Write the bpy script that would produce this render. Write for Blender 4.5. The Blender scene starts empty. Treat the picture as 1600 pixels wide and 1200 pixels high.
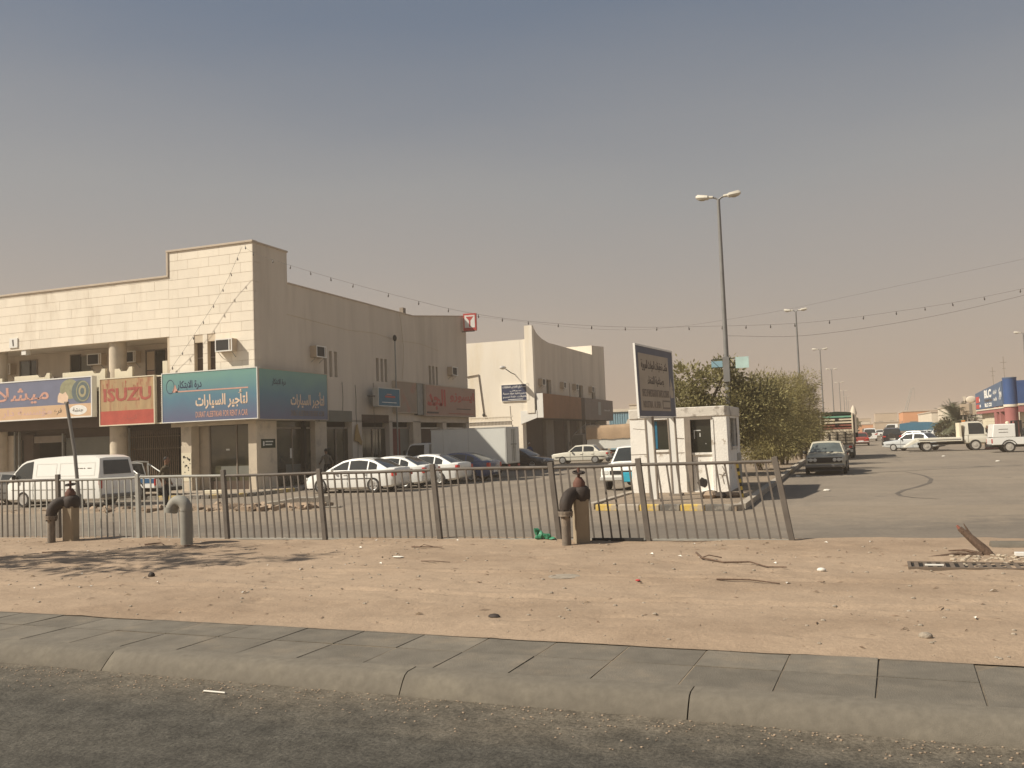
import bpy, bmesh, math, random
from mathutils import Vector, Matrix, geometry
random.seed(7)
scene = bpy.context.scene
COL = scene.collection
rad = math.radians

# ------------------------------------------------------------------ camera, light, sky
cam_d = bpy.data.cameras.new('camera')
cam = bpy.data.objects.new('camera', cam_d)
COL.objects.link(cam)
cam_d.sensor_width = 36.0
cam_d.lens = 32.2
cam_d.clip_start = 0.1
cam_d.clip_end = 6000
CAM_ROT = ((0.938213, 0.055561, 0.341568), (0.344086, -0.044567, -0.93788), (-0.036887, 0.99746, -0.060932))
cam.matrix_world = Matrix.Translation((0, 0, 2.0)) @ Matrix(CAM_ROT).to_4x4()
scene.camera = cam

SUN = Vector((0.90, 0.60, -1.0)).normalized()          # direction the light travels
sun_d = bpy.data.lights.new('sun', 'SUN')
sun_d.energy = 4.8
sun_d.angle = rad(0.6)
sun_d.color = (1.0, 0.92, 0.79)
sun = bpy.data.objects.new('sun', sun_d)
COL.objects.link(sun)
sun.rotation_euler = SUN.to_track_quat('-Z', 'Y').to_euler()

world = bpy.data.worlds.new('World')
scene.world = world
world.use_nodes = True
wn, wl = world.node_tree.nodes, world.node_tree.links
bg = wn['Background']
sky = wn.new('ShaderNodeTexSky')
sky.sky_type = 'NISHITA'
sky.sun_disc = False
sky.sun_elevation = math.asin(-SUN.z)
sky.sun_rotation = math.atan2(-SUN.x, -SUN.y)
sky.air_density = 1.0
sky.dust_density = 4.0
sky.ozone_density = 1.0
geo = wn.new('ShaderNodeTexCoord')
sep = wn.new('ShaderNodeSeparateXYZ')
ramp = wn.new('ShaderNodeValToRGB')          # the dusty air itself: tan near the horizon, grey blue above
ramp.color_ramp.elements[0].position = 0.0
ramp.color_ramp.elements[0].color = (4.0, 3.05, 2.38, 1)
ramp.color_ramp.elements[1].position = 0.62
ramp.color_ramp.elements[1].color = (0.92, 1.28, 1.80, 1)
for p, c in ((0.12, (3.6, 2.93, 2.36, 1)), (0.27, (2.72, 2.60, 2.42, 1)), (0.43, (1.30, 1.57, 1.98, 1))):
    e = ramp.color_ramp.elements.new(p); e.color = c
mixw = wn.new('ShaderNodeMix'); mixw.data_type = 'RGBA'
mixw.inputs[0].default_value = 0.85
wl.new(geo.outputs['Generated'], sep.inputs[0])
dn = wn.new('ShaderNodeTexNoise'); dn.inputs['Scale'].default_value = 1.6; dn.inputs['Detail'].default_value = 4     # uneven dust in the air
dmp = wn.new('ShaderNodeMapping'); dmp.inputs['Scale'].default_value = (1, 1, 3.5); wl.new(geo.outputs['Generated'], dmp.inputs[0]); wl.new(dmp.outputs[0], dn.inputs['Vector'])
dm = wn.new('ShaderNodeMath'); dm.operation = 'MULTIPLY_ADD'; dm.inputs[1].default_value = 0.10; wl.new(dn.outputs['Fac'], dm.inputs[0])
ds = wn.new('ShaderNodeMath'); ds.operation = 'SUBTRACT'; ds.inputs[1].default_value = 0.05; wl.new(sep.outputs['Z'], ds.inputs[0]); wl.new(ds.outputs[0], dm.inputs[2])
wl.new(dm.outputs[0], ramp.inputs[0])
wl.new(sky.outputs[0], mixw.inputs[6])
wl.new(ramp.outputs[0], mixw.inputs[7])
wl.new(mixw.outputs[2], bg.inputs['Color'])
bg.inputs['Strength'].default_value = 0.10

scene.view_settings.view_transform = 'Standard'
scene.view_settings.look = 'None'
scene.view_settings.exposure = 0.32
scene.view_settings.gamma = 1.0
scene.view_settings.use_curve_mapping = False
scene.cycles.max_bounces = 8
scene.cycles.volume_bounces = 1
scene.cycles.use_denoising = True

# ------------------------------------------------------------------ materials
def mat(name, col, rough=0.8, var=0.12, scale=2.0, bump=0.0, bscale=40.0, metal=0.0, spec=0.3, col2=None,
        mixlo=0.45, mixhi=0.62, mscale=0.6, rnd=0.0, stretch=None, detail=6.0, coat=0.0):
    """Principled surface: colour varied by noise; an optional second colour (dust, rust, stain) mixed in patches."""
    m = bpy.data.materials.new(name)
    m.use_nodes = True
    n, l = m.node_tree.nodes, m.node_tree.links
    b = n['Principled BSDF']
    b.inputs['Roughness'].default_value = rough
    b.inputs['Metallic'].default_value = metal
    b.inputs['Specular IOR Level'].default_value = spec
    b.inputs['Coat Weight'].default_value = coat
    tc = n.new('ShaderNodeTexCoord')
    mp = n.new('ShaderNodeMapping')
    l.new(n.new('ShaderNodeNewGeometry').outputs['Position'] if rnd else tc.outputs['Object'], mp.inputs[0])    # pieces of one surface share one stain pattern
    if stretch: mp.inputs['Scale'].default_value = stretch
    def noise(s, d=detail):
        t = n.new('ShaderNodeTexNoise'); t.inputs['Scale'].default_value = s; t.inputs['Detail'].default_value = d
        t.inputs['Roughness'].default_value = 0.62
        l.new(mp.outputs[0], t.inputs['Vector']); return t
    t1 = noise(scale)
    mr = n.new('ShaderNodeMapRange')
    mr.inputs['From Min'].default_value = 0.3; mr.inputs['From Max'].default_value = 0.7
    mr.inputs['To Min'].default_value = 1 - var; mr.inputs['To Max'].default_value = 1 + var
    l.new(t1.outputs['Fac'], mr.inputs['Value'])
    base = n.new('ShaderNodeRGB'); base.outputs[0].default_value = (*col, 1)
    src = base.outputs[0]
    if col2 is not None:
        t2 = noise(mscale, 8)
        r2 = n.new('ShaderNodeMapRange'); r2.interpolation_type = 'SMOOTHSTEP'
        r2.inputs['From Min'].default_value = mixlo; r2.inputs['From Max'].default_value = mixhi
        l.new(t2.outputs['Fac'], r2.inputs['Value'])
        mx = n.new('ShaderNodeMix'); mx.data_type = 'RGBA'
        mx.inputs[7].default_value = (*col2, 1)
        l.new(r2.outputs[0], mx.inputs[0]); l.new(src, mx.inputs[6]); src = mx.outputs[2]
    mul = n.new('ShaderNodeVectorMath'); mul.operation = 'SCALE'
    l.new(src, mul.inputs[0]); l.new(mr.outputs[0], mul.inputs['Scale']); src = mul.outputs[0]
    if rnd:
        oi = n.new('ShaderNodeObjectInfo'); r3 = n.new('ShaderNodeMapRange')
        r3.inputs['To Min'].default_value = 1 - rnd; r3.inputs['To Max'].default_value = 1 + rnd
        l.new(oi.outputs['Random'], r3.inputs['Value'])
        m2 = n.new('ShaderNodeVectorMath'); m2.operation = 'SCALE'
        l.new(src, m2.inputs[0]); l.new(r3.outputs[0], m2.inputs['Scale']); src = m2.outputs[0]
    l.new(src, b.inputs['Base Color'])
    if bump:
        t3 = noise(bscale, 5); bp = n.new('ShaderNodeBump')
        bp.inputs['Strength'].default_value = bump; bp.inputs['Distance'].default_value = 0.05
        l.new(t3.outputs['Fac'], bp.inputs['Height']); l.new(bp.outputs[0], b.inputs['Normal'])
    return m

def leafmat(name, col, rough, var, scale):
    """Thin leaves: part of the light passes through them."""
    m = mat(name, col, rough, var, scale, detail=3); n, l = m.node_tree.nodes, m.node_tree.links
    b = n['Principled BSDF']; tr = n.new('ShaderNodeBsdfTranslucent'); mx = n.new('ShaderNodeMixShader'); mx.inputs[0].default_value = 0.32
    l.new(b.inputs['Base Color'].links[0].from_socket, tr.inputs['Color'])
    l.new(b.outputs[0], mx.inputs[1]); l.new(tr.outputs[0], mx.inputs[2]); l.new(mx.outputs[0], n['Material Output'].inputs['Surface'])
    return m
M = {}
M['stone'] = mat('cream stone', (0.82, 0.74, 0.61), 0.85, 0.05, 1.3, 0.15, 30, rnd=0.035, col2=(0.60, 0.51, 0.39), mixlo=0.5, mixhi=0.78, mscale=0.8, stretch=(1, 1, .28))
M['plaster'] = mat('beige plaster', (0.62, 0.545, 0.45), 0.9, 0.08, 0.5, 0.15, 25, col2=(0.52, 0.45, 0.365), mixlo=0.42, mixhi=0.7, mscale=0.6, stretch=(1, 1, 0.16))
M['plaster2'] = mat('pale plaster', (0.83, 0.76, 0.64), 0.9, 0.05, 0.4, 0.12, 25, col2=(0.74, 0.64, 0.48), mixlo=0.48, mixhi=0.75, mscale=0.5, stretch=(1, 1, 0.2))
M['joint'] = mat('wall joint', (0.60, 0.50, 0.37), 0.95)
M['pier'] = mat('rendered pier', (0.56, 0.48, 0.37), 0.9, 0.08, 1.5, 0.15, 30, col2=(0.40, 0.34, 0.27), mixlo=0.52, mixhi=0.72, mscale=1.2)
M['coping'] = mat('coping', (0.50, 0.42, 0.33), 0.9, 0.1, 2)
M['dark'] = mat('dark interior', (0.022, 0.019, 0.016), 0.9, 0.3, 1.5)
M['brownish'] = mat('brown wall', (0.085, 0.06, 0.045), 0.9, 0.15, 1.0)
M['glass'] = mat('tinted glass', (0.022, 0.024, 0.018), 0.08, 0.25, 0.8, spec=0.6)
M['shopglass'] = mat('shop glass', (0.075, 0.068, 0.04), 0.10, 0.3, 0.45, spec=0.6, col2=(0.035, 0.034, 0.024), mixlo=0.45, mixhi=0.6, mscale=0.35)
M['carglass'] = mat('car glass', (0.03, 0.034, 0.034), 0.06, 0.2, 1.5, spec=0.6)
M['paleglass'] = mat('dusty car glass', (0.10, 0.115, 0.11), 0.12, 0.25, 2.0, spec=0.6)
M['shutter'] = mat('grey shutter', (0.165, 0.165, 0.14), 0.6, 0.12, 1.0, metal=0.2)
M['rustgrille'] = mat('rusty grille', (0.16, 0.115, 0.075), 0.8, 0.2, 4)
M['white'] = mat('white paint', (0.78, 0.76, 0.70), 0.45, 0.05, 1.0)
M['cream'] = mat('cream paint', (0.70, 0.63, 0.47), 0.7, 0.05, 1.0)
M['aluminium'] = mat('aluminium', (0.55, 0.54, 0.50), 0.5, 0.08, 3, metal=0.5)
M['galv'] = mat('galvanised steel', (0.30, 0.30, 0.28), 0.6, 0.15, 3, metal=0.4)
M['fence'] = mat('painted rail steel', (0.135, 0.116, 0.097), 0.7, 0.2, 3, col2=(0.20, 0.175, 0.145), mixlo=0.45, mixhi=0.7, mscale=0.8)
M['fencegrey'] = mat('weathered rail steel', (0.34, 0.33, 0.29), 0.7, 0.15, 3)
M['pipe'] = mat('cast pipe', (0.17, 0.14, 0.11), 0.75, 0.2, 6, 0.2, 60, col2=(0.28, 0.22, 0.16), mixlo=0.5, mixhi=0.7, mscale=3)
M['pipegrey'] = mat('grey pipe', (0.25, 0.24, 0.205), 0.7, 0.1, 5, 0.1, 60, col2=(0.33, 0.30, 0.25), mixlo=0.5, mixhi=0.7, mscale=3)
M['valve'] = mat('dark valve iron', (0.045, 0.034, 0.028), 0.7, 0.25, 6, 0.2, 60)
M['redrust'] = mat('red oxide', (0.13, 0.062, 0.045), 0.8, 0.2, 8)
M['pierconc'] = mat('sandy concrete', (0.30, 0.24, 0.165), 0.95, 0.1, 4, 0.3, 50)
M['concrete'] = mat('concrete', (0.33, 0.295, 0.24), 0.95, 0.12, 3, 0.3, 40)
M['slab'] = mat('paving concrete', (0.162, 0.142, 0.112), 0.95, 0.16, 4, 0.3, 70, col2=(0.22, 0.182, 0.134), mixlo=0.48, mixhi=0.75, mscale=1.6, rnd=0.11)
M['kerb'] = mat('kerb concrete', (0.158, 0.138, 0.108), 0.95, 0.13, 14.0, 0.25, 140, col2=(0.195, 0.170, 0.130), mixlo=0.5, mixhi=0.72, mscale=2.2, rnd=0.06)
M['kerbyellow'] = mat('worn yellow kerb', (0.56, 0.40, 0.11), 0.9, 0.15, 5, col2=(0.40, 0.33, 0.23), mixlo=0.5, mixhi=0.62, mscale=3)
M['kerbblack'] = mat('worn black kerb', (0.13, 0.12, 0.105), 0.9, 0.2, 5, col2=(0.27, 0.24, 0.20), mixlo=0.5, mixhi=0.65, mscale=3)
M['kerbplain'] = mat('plain kerb', (0.38, 0.33, 0.265), 0.95, 0.12, 4)
M['tyre'] = mat('rubber', (0.028, 0.026, 0.024), 0.85, 0.2, 5, col2=(0.10, 0.085, 0.065), mixlo=0.5, mixhi=0.8, mscale=4)
M['rim'] = mat('rim metal', (0.55, 0.54, 0.51), 0.35, 0.1, 5, metal=0.6)
M['hub'] = mat('steel wheel', (0.42, 0.39, 0.34), 0.6, 0.2, 6)
M['black'] = mat('black trim', (0.025, 0.024, 0.023), 0.6, 0.2, 4)
M['under'] = mat('underbody', (0.02, 0.018, 0.016), 0.95)
M['carwhite'] = mat('white car paint', (0.80, 0.79, 0.74), 0.28, 0.03, 1.0, spec=0.5, coat=0.4)
M['carcream'] = mat('aged white car paint', (0.74, 0.70, 0.58), 0.4, 0.05, 1.2, spec=0.4, coat=0.2)
M['carsilver'] = mat('silver car paint', (0.58, 0.60, 0.59), 0.3, 0.04, 1.0, metal=0.35, coat=0.4)
M['carblue'] = mat('dark blue car paint', (0.025, 0.055, 0.15), 0.25, 0.08, 1.0, spec=0.5, coat=0.6)
M['carblack'] = mat('black car paint', (0.016, 0.016, 0.020), 0.2, 0.08, 1.0, spec=0.5, coat=0.6)
M['cargrey'] = mat('grey car paint', (0.17, 0.16, 0.145), 0.45, 0.08, 1.0)
M['carred'] = mat('dull red car paint', (0.30, 0.06, 0.045), 0.4, 0.08, 1.0)
M['cardusty'] = mat('dusty faded paint', (0.50, 0.46, 0.36), 0.75, 0.12, 2.0, col2=(0.22, 0.215, 0.18), mixlo=0.52, mixhi=0.64, mscale=1.3)
M['redlamp'] = mat('red lamp', (0.50, 0.035, 0.03), 0.25, 0.1, 5)
M['amber'] = mat('amber lamp', (0.6, 0.22, 0.05), 0.3, 0.1, 5)
M['lens'] = mat('clear lens', (0.62, 0.62, 0.58), 0.15, 0.08, 5, spec=0.6)
M['boxwhite'] = mat('truck box panel', (0.66, 0.66, 0.61), 0.5, 0.05, 0.7, col2=(0.54, 0.53, 0.47), mixlo=0.55, mixhi=0.75, mscale=0.6, stretch=(1, 1, 0.4))
M['tarp'] = mat('brown tarpaulin', (0.36, 0.25, 0.155), 0.9, 0.12, 1.5, 0.4, 6)
M['teal'] = mat('teal plastic', (0.03, 0.33, 0.46), 0.5, 0.1, 4)
M['tealpanel'] = mat('teal window panel', (0.03, 0.16, 0.26), 0.4, 0.12, 4)
M['boothwhite'] = mat('peeling whitewash', (0.84, 0.805, 0.73), 0.9, 0.05, 2.0, 0.3, 18, col2=(0.50, 0.44, 0.36), mixlo=0.585, mixhi=0.66, mscale=2.2)
M['boothtop'] = mat('weathered parapet', (0.66, 0.61, 0.53), 0.9, 0.06, 2.0, 0.3, 18, col2=(0.36, 0.32, 0.27), mixlo=0.48, mixhi=0.62, mscale=2.6)
M['framebrown'] = mat('grey brown frame', (0.25, 0.21, 0.17), 0.7, 0.12, 3)
M['yellowpaint'] = mat('yellow paint', (0.62, 0.45, 0.08), 0.7, 0.12, 5)
M['blackpaint'] = mat('black paint', (0.035, 0.033, 0.03), 0.8, 0.2, 5)
M['bark'] = mat('bark', (0.13, 0.095, 0.065), 0.95, 0.25, 6, 0.5, 30)
M['deadwood'] = mat('dead wood', (0.15, 0.10, 0.07), 0.95, 0.3, 8, 0.6, 30, stretch=(3, 3, 1))
M['leafa'] = leafmat('olive leaves', (0.25, 0.222, 0.10), 0.75, 0.35, 1.2)
M['leafb'] = leafmat('fine dusty foliage', (0.28, 0.24, 0.10), 0.8, 0.32, 1.0)
M['leafdark'] = leafmat('dark foliage', (0.13, 0.12, 0.06), 0.8, 0.35, 1.0)
M['frond'] = mat('palm frond', (0.10, 0.105, 0.06), 0.7, 0.3, 1.5)
M['pole'] = mat('lamp pole steel', (0.20, 0.195, 0.185), 0.6, 0.12, 2, metal=0.2)
M['lamphead'] = mat('lamp housing', (0.60, 0.56, 0.47), 0.6, 0.06, 4)
M['lamplens'] = mat('lamp glass', (0.42, 0.37, 0.28), 0.3, 0.1, 6)
M['wire'] = mat('black cable', (0.10, 0.09, 0.08), 0.9)
M['bulb'] = mat('lamp bulb', (0.10, 0.09, 0.08), 0.5)
M['signface'] = mat('unlit brown sign face', (0.44, 0.375, 0.30), 0.8, 0.08, 1.5)  # brown puts the shade of the unlit board into the colour
M['signblue'] = mat('slate blue border', (0.15, 0.155, 0.19), 0.8, 0.08, 2)
M['textdark'] = mat('dark lettering', (0.10, 0.085, 0.075), 0.8)
M['textbrown'] = mat('faded lettering', (0.23, 0.195, 0.165), 0.8)
M['textwhite'] = mat('white lettering', (0.80, 0.78, 0.72), 0.6)
M['textcream'] = mat('cream lettering', (0.74, 0.55, 0.40), 0.6, 0.08, 4)
M['textorange'] = mat('salmon lettering', (0.58, 0.32, 0.25), 0.7, 0.1, 4)
M['textpink'] = mat('pale pink lettering', (0.60, 0.40, 0.36), 0.7, 0.12, 4)
M['textred'] = mat('red lettering', (0.46, 0.10, 0.085), 0.7, 0.12, 4)
M['textred2'] = mat('faded red lettering', (0.38, 0.10, 0.075), 0.8, 0.25, 3, col2=(0.40, 0.24, 0.13), mixlo=0.56, mixhi=0.72, mscale=2.5)
M['slateblue'] = mat('faded blue panel', (0.165, 0.18, 0.255), 0.6, 0.08, 1.0)
M['peach'] = mat('peach panel', (0.62, 0.42, 0.26), 0.7, 0.08, 1.0)
M['tan'] = mat('bleached panel', (0.42, 0.29, 0.155), 0.8, 0.18, 1.4, col2=(0.33, 0.14, 0.08), mixlo=0.5, mixhi=0.72, mscale=1.6, stretch=(1.5, 1, 0.35))
M['signred'] = mat('red band', (0.43, 0.085, 0.06), 0.7, 0.14, 1.8)
M['tyreprint'] = mat('printed tyre', (0.12, 0.15, 0.15), 0.7, 0.15, 6)
M['tyreprint2'] = mat('printed hub', (0.38, 0.33, 0.20), 0.7, 0.15, 6)
M['olive'] = mat('olive print', (0.30, 0.29, 0.18), 0.7, 0.2, 4)
M['navy'] = mat('navy panel', (0.028, 0.04, 0.09), 0.5, 0.1, 2)
M['pinkpanel'] = mat('dusty pink panel', (0.42, 0.27, 0.21), 0.8, 0.08, 1.0, col2=(0.36, 0.25, 0.20), mixlo=0.5, mixhi=0.7, mscale=0.8)
M['greypanel'] = mat('bare grey panel', (0.34, 0.27, 0.21), 0.85, 0.1, 1.0, col2=(0.36, 0.22, 0.17), mixlo=0.5, mixhi=0.65, mscale=0.9)
M['brownpanel'] = mat('rust brown fascia', (0.26, 0.13, 0.068), 0.8, 0.12, 0.9)
M['darkgrey'] = mat('dark grey fascia', (0.215, 0.175, 0.15), 0.8, 0.1, 0.9)
M['bluepanel'] = mat('blue sign', (0.045, 0.155, 0.235), 0.6, 0.1, 2)
M['maroon'] = mat('maroon panel', (0.17, 0.045, 0.04), 0.8, 0.12, 1.5)
M['yred'] = mat('sign red', (0.50, 0.07, 0.06), 0.5, 0.08, 2)
M['shedblue'] = mat('blue corrugated sheet', (0.22, 0.36, 0.42), 0.6, 0.08, 0.6)
M['bldblue'] = mat('royal blue fascia', (0.04, 0.085, 0.21), 0.5, 0.1, 0.6)
M['bldblue2'] = mat('faded blue fascia', (0.09, 0.13, 0.20), 0.6, 0.1, 0.6)
M['bldred'] = mat('dusty red plaster', (0.34, 0.13, 0.12), 0.8, 0.1, 0.8)
M['orange'] = mat('orange wall', (0.62, 0.30, 0.15), 0.85, 0.08, 0.3)
M['farwhite'] = mat('far white wall', (0.66, 0.58, 0.46), 0.9, 0.08, 0.3)
M['fartan'] = mat('far tan wall', (0.50, 0.40, 0.29), 0.9, 0.08, 0.3)
M['skin'] = mat('skin', (0.22, 0.12, 0.075), 0.6, 0.08, 8)
M['hair'] = mat('hair', (0.015, 0.012, 0.010), 0.7)
M['shirt'] = mat('brown shirt', (0.085, 0.068, 0.042), 0.9, 0.12, 6)
M['shirt2'] = mat('tan shirt', (0.15, 0.128, 0.098), 0.9, 0.12, 6)
M['shirtblue'] = mat('blue shirt', (0.03, 0.055, 0.16), 0.9, 0.12, 6)
M['trousers'] = mat('dark trousers', (0.018, 0.018, 0.022), 0.9, 0.15, 6)
M['shoe'] = mat('shoes', (0.03, 0.022, 0.016), 0.7)
M['wheelblue'] = mat('truck blue stripe', (0.03, 0.10, 0.20), 0.5, 0.1, 3)
M['woodslat'] = mat('pale truck boards', (0.68, 0.58, 0.43), 0.85, 0.14, 2.0, rnd=0.12)
M['greenslat'] = mat('green truck board', (0.16, 0.36, 0.25), 0.8, 0.12, 2.0)
M['darkgreen'] = mat('dark green tarp', (0.02, 0.035, 0.022), 0.9, 0.2, 3)
M['redslat'] = mat('red brown board', (0.27, 0.10, 0.07), 0.85, 0.14, 2.0)
M['greenplastic'] = mat('green plastic', (0.04, 0.20, 0.11), 0.45, 0.2, 12)
M['paper'] = mat('litter paper', (0.70, 0.66, 0.58), 0.9, 0.08, 6)
M['redscrap'] = mat('red scrap', (0.45, 0.05, 0.05), 0.7)
M['rock'] = mat('rock', (0.32, 0.27, 0.21), 0.95, 0.2, 10, 0.4, 40)
M['grate'] = mat('rusty grate', (0.15, 0.115, 0.085), 0.85, 0.2, 8)
M['rubble'] = mat('rubble', (0.34, 0.255, 0.18), 0.95, 0.25, 5, 0.4, 30, rnd=0.1)
M['debris'] = mat('dry debris', (0.17, 0.115, 0.075), 0.95, 0.45, 9, detail=2)

def ground_mat(name, col, col2, lo, hi, mscale, grain, gscale, rough=0.95, stretch=(1, 1, 1), dust=None, bump=0.35, streak=None, spots=None, tracks=None):
    """Ground: patchy two-colour surface with grain; dust = (axis, from, to, colour): drifted sand that thickens along one axis."""
    m = bpy.data.materials.new(name); m.use_nodes = True
    n, l = m.node_tree.nodes, m.node_tree.links
    b = n['Principled BSDF']; b.inputs['Roughness'].default_value = rough; b.inputs['Specular IOR Level'].default_value = 0.2
    tc = n.new('ShaderNodeTexCoord'); mp = n.new('ShaderNodeMapping'); mp.inputs['Scale'].default_value = stretch
    l.new(tc.outputs['Object'], mp.inputs[0])
    def noise(s, d=8, vec=None, r=0.6):
        t = n.new('ShaderNodeTexNoise'); t.inputs['Scale'].default_value = s; t.inputs['Detail'].default_value = d
        t.inputs['Roughness'].default_value = r
        l.new(vec or mp.outputs[0], t.inputs['Vector']); return t.outputs['Fac']
    def rng(v, a, c, d=0.0, e=1.0, smooth=True):
        r = n.new('ShaderNodeMapRange'); r.interpolation_type = 'SMOOTHSTEP' if smooth else 'LINEAR'
        for k, x in (('From Min', a), ('From Max', c), ('To Min', d), ('To Max', e)): r.inputs[k].default_value = x
        l.new(v, r.inputs['Value']); return r.outputs[0]
    def mix(f, a, c):
        x = n.new('ShaderNodeMix'); x.data_type = 'RGBA'; l.new(f, x.inputs[0])
        for s, i in ((a, 6), (c, 7)):
            if isinstance(s, tuple): x.inputs[i].default_value = (*s, 1)
            else: l.new(s, x.inputs[i])
        return x.outputs[2]
    c = mix(rng(noise(mscale), lo, hi), col, col2)
    if streak:                                              # long worn or oiled bands along X
        mp2 = n.new('ShaderNodeMapping'); mp2.inputs['Scale'].default_value = (0.03, 1.0, 1)
        l.new(tc.outputs['Object'], mp2.inputs[0])
        c = mix(rng(noise(streak[0], 5, mp2.outputs[0]), 0.5, 0.72), c, streak[1])
    if spots:                                               # oil drips and patched holes
        for sc, lo_, hi_, cc in spots: c = mix(rng(noise(sc, 3, tc.outputs['Object']), lo_, hi_), c, cc)
    if tracks:                                              # worn wheel paths along Y
        mp3 = n.new('ShaderNodeMapping'); mp3.inputs['Scale'].default_value = (1.0, 0.025, 1); l.new(tc.outputs['Object'], mp3.inputs[0])
        c = mix(rng(noise(tracks[0], 4, mp3.outputs[0]), 0.5, 0.7), c, tracks[1])
    if dust:
        sp = n.new('ShaderNodeSeparateXYZ'); l.new(tc.outputs['Object'], sp.inputs[0])
        ad = n.new('ShaderNodeMath'); ad.operation = 'ADD'
        l.new(sp.outputs[dust[0]], ad.inputs[0]); l.new(rng(noise(1.7), 0.3, 0.7, -dust[4], dust[4], False), ad.inputs[1])
        c = mix(rng(ad.outputs[0], dust[1], dust[2]), c, dust[3])
    g = rng(noise(gscale, 4, tc.outputs['Object'], 0.75), 0.25, 0.75, 1 - grain, 1 + grain, False)
    g2 = rng(noise(gscale * 0.12, 5, tc.outputs['Object'], 0.7), 0.3, 0.7, 1 - grain * 0.6, 1 + grain * 0.6, False)
    for gg in (g, g2):
        s = n.new('ShaderNodeVectorMath'); s.operation = 'SCALE'; l.new(c, s.inputs[0]); l.new(gg, s.inputs['Scale']); c = s.outputs[0]
    l.new(c, b.inputs['Base Color'])
    bp = n.new('ShaderNodeBump'); bp.inputs['Strength'].default_value = bump; bp.inputs['Distance'].default_value = 0.02
    l.new(noise(gscale * 0.5, 6, tc.outputs['Object'], 0.7), bp.inputs['Height']); l.new(bp.outputs[0], b.inputs['Normal'])
    return m
M['asphalt'] = ground_mat('near asphalt', (0.070, 0.064, 0.053), (0.092, 0.083, 0.067), 0.4, 0.65, 0.5, 0.62, 34,
                          dust=('Y', 5.4, 6.6, (0.15, 0.127, 0.095), 0.40), stretch=(0.35, 1, 1), bump=1.0)
M['road'] = ground_mat('dusty asphalt', (0.165, 0.14, 0.112), (0.215, 0.18, 0.14), 0.4, 0.65, 0.18, 0.14, 9,
                       dust=('Y', 19.5, 23.0, (0.245, 0.20, 0.15), 1.6), streak=(0.55, (0.125, 0.11, 0.092)))
M['street'] = ground_mat('dusty side street', (0.225, 0.187, 0.145), (0.265, 0.218, 0.165), 0.4, 0.65, 0.15, 0.14, 6, streak=(0.2, (0.20, 0.17, 0.135)), spots=((0.55, .66, .72, (0.165, 0.14, 0.112)), (2.2, .70, .76, (0.13, 0.11, 0.09))), tracks=(0.45, (0.195, 0.163, 0.128)))
M['earth'] = ground_mat('bare earth', (0.30, 0.235, 0.165), (0.26, 0.205, 0.15), 0.4, 0.65, 0.05, 0.12, 3)
M['sand'] = ground_mat('trodden sand', (0.362, 0.268, 0.186), (0.275, 0.198, 0.134), 0.40, 0.70, 0.42, 0.15, 30, stretch=(0.5, 1, 1), bump=0.7)
M['dirt'] = ground_mat('broken dirt', (0.29, 0.225, 0.16), (0.235, 0.185, 0.135), 0.4, 0.6, 0.9, 0.25, 12, bump=0.8)
M['joint_fill'] = ground_mat('sandy joint', (0.27, 0.215, 0.15), (0.11, 0.095, 0.075), 0.42, 0.6, 0.25, 0.2, 20)
M['paving'] = ground_mat('shop pavement', (0.36, 0.30, 0.23), (0.30, 0.25, 0.19), 0.4, 0.65, 0.7, 0.12, 12)

def gradient_mat(name, ctop, cmid, cbot, z0, z1):
    """A sign printed with a vertical colour gradient."""
    m = bpy.data.materials.new(name); m.use_nodes = True
    n, l = m.node_tree.nodes, m.node_tree.links
    b = n['Principled BSDF']; b.inputs['Roughness'].default_value = 0.45
    tc = n.new('ShaderNodeTexCoord'); sp = n.new('ShaderNodeSeparateXYZ'); l.new(tc.outputs['Object'], sp.inputs[0])
    nz = n.new('ShaderNodeTexNoise'); nz.inputs['Scale'].default_value = 1.1; nz.inputs['Detail'].default_value = 5
    l.new(tc.outputs['Object'], nz.inputs['Vector'])
    mr = n.new('ShaderNodeMapRange'); mr.inputs['From Min'].default_value = z0; mr.inputs['From Max'].default_value = z1
    l.new(sp.outputs['Z'], mr.inputs['Value'])
    a = n.new('ShaderNodeMath'); a.operation = 'MULTIPLY_ADD'; a.inputs[1].default_value = 0.35; a.inputs[2].default_value = -0.17
    l.new(nz.outputs['Fac'], a.inputs[0])
    s = n.new('ShaderNodeMath'); s.operation = 'ADD'; l.new(mr.outputs[0], s.inputs[0]); l.new(a.outputs[0], s.inputs[1])
    r = n.new('ShaderNodeValToRGB'); r.color_ramp.elements[0].color = (*cbot, 1); r.color_ramp.elements[1].color = (*ctop, 1)
    r.color_ramp.elements[0].position = 0.05; r.color_ramp.elements[1].position = 0.95
    e = r.color_ramp.elements.new(0.5); e.color = (*cmid, 1)
    l.new(s.outputs[0], r.inputs[0]); l.new(r.outputs[0], b.inputs['Base Color'])
    return m
M['gradsign'] = gradient_mat('teal to blue print', (0.15, 0.31, 0.275), (0.085, 0.195, 0.265), (0.105, 0.125, 0.205), -1.1, 1.1)

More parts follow.
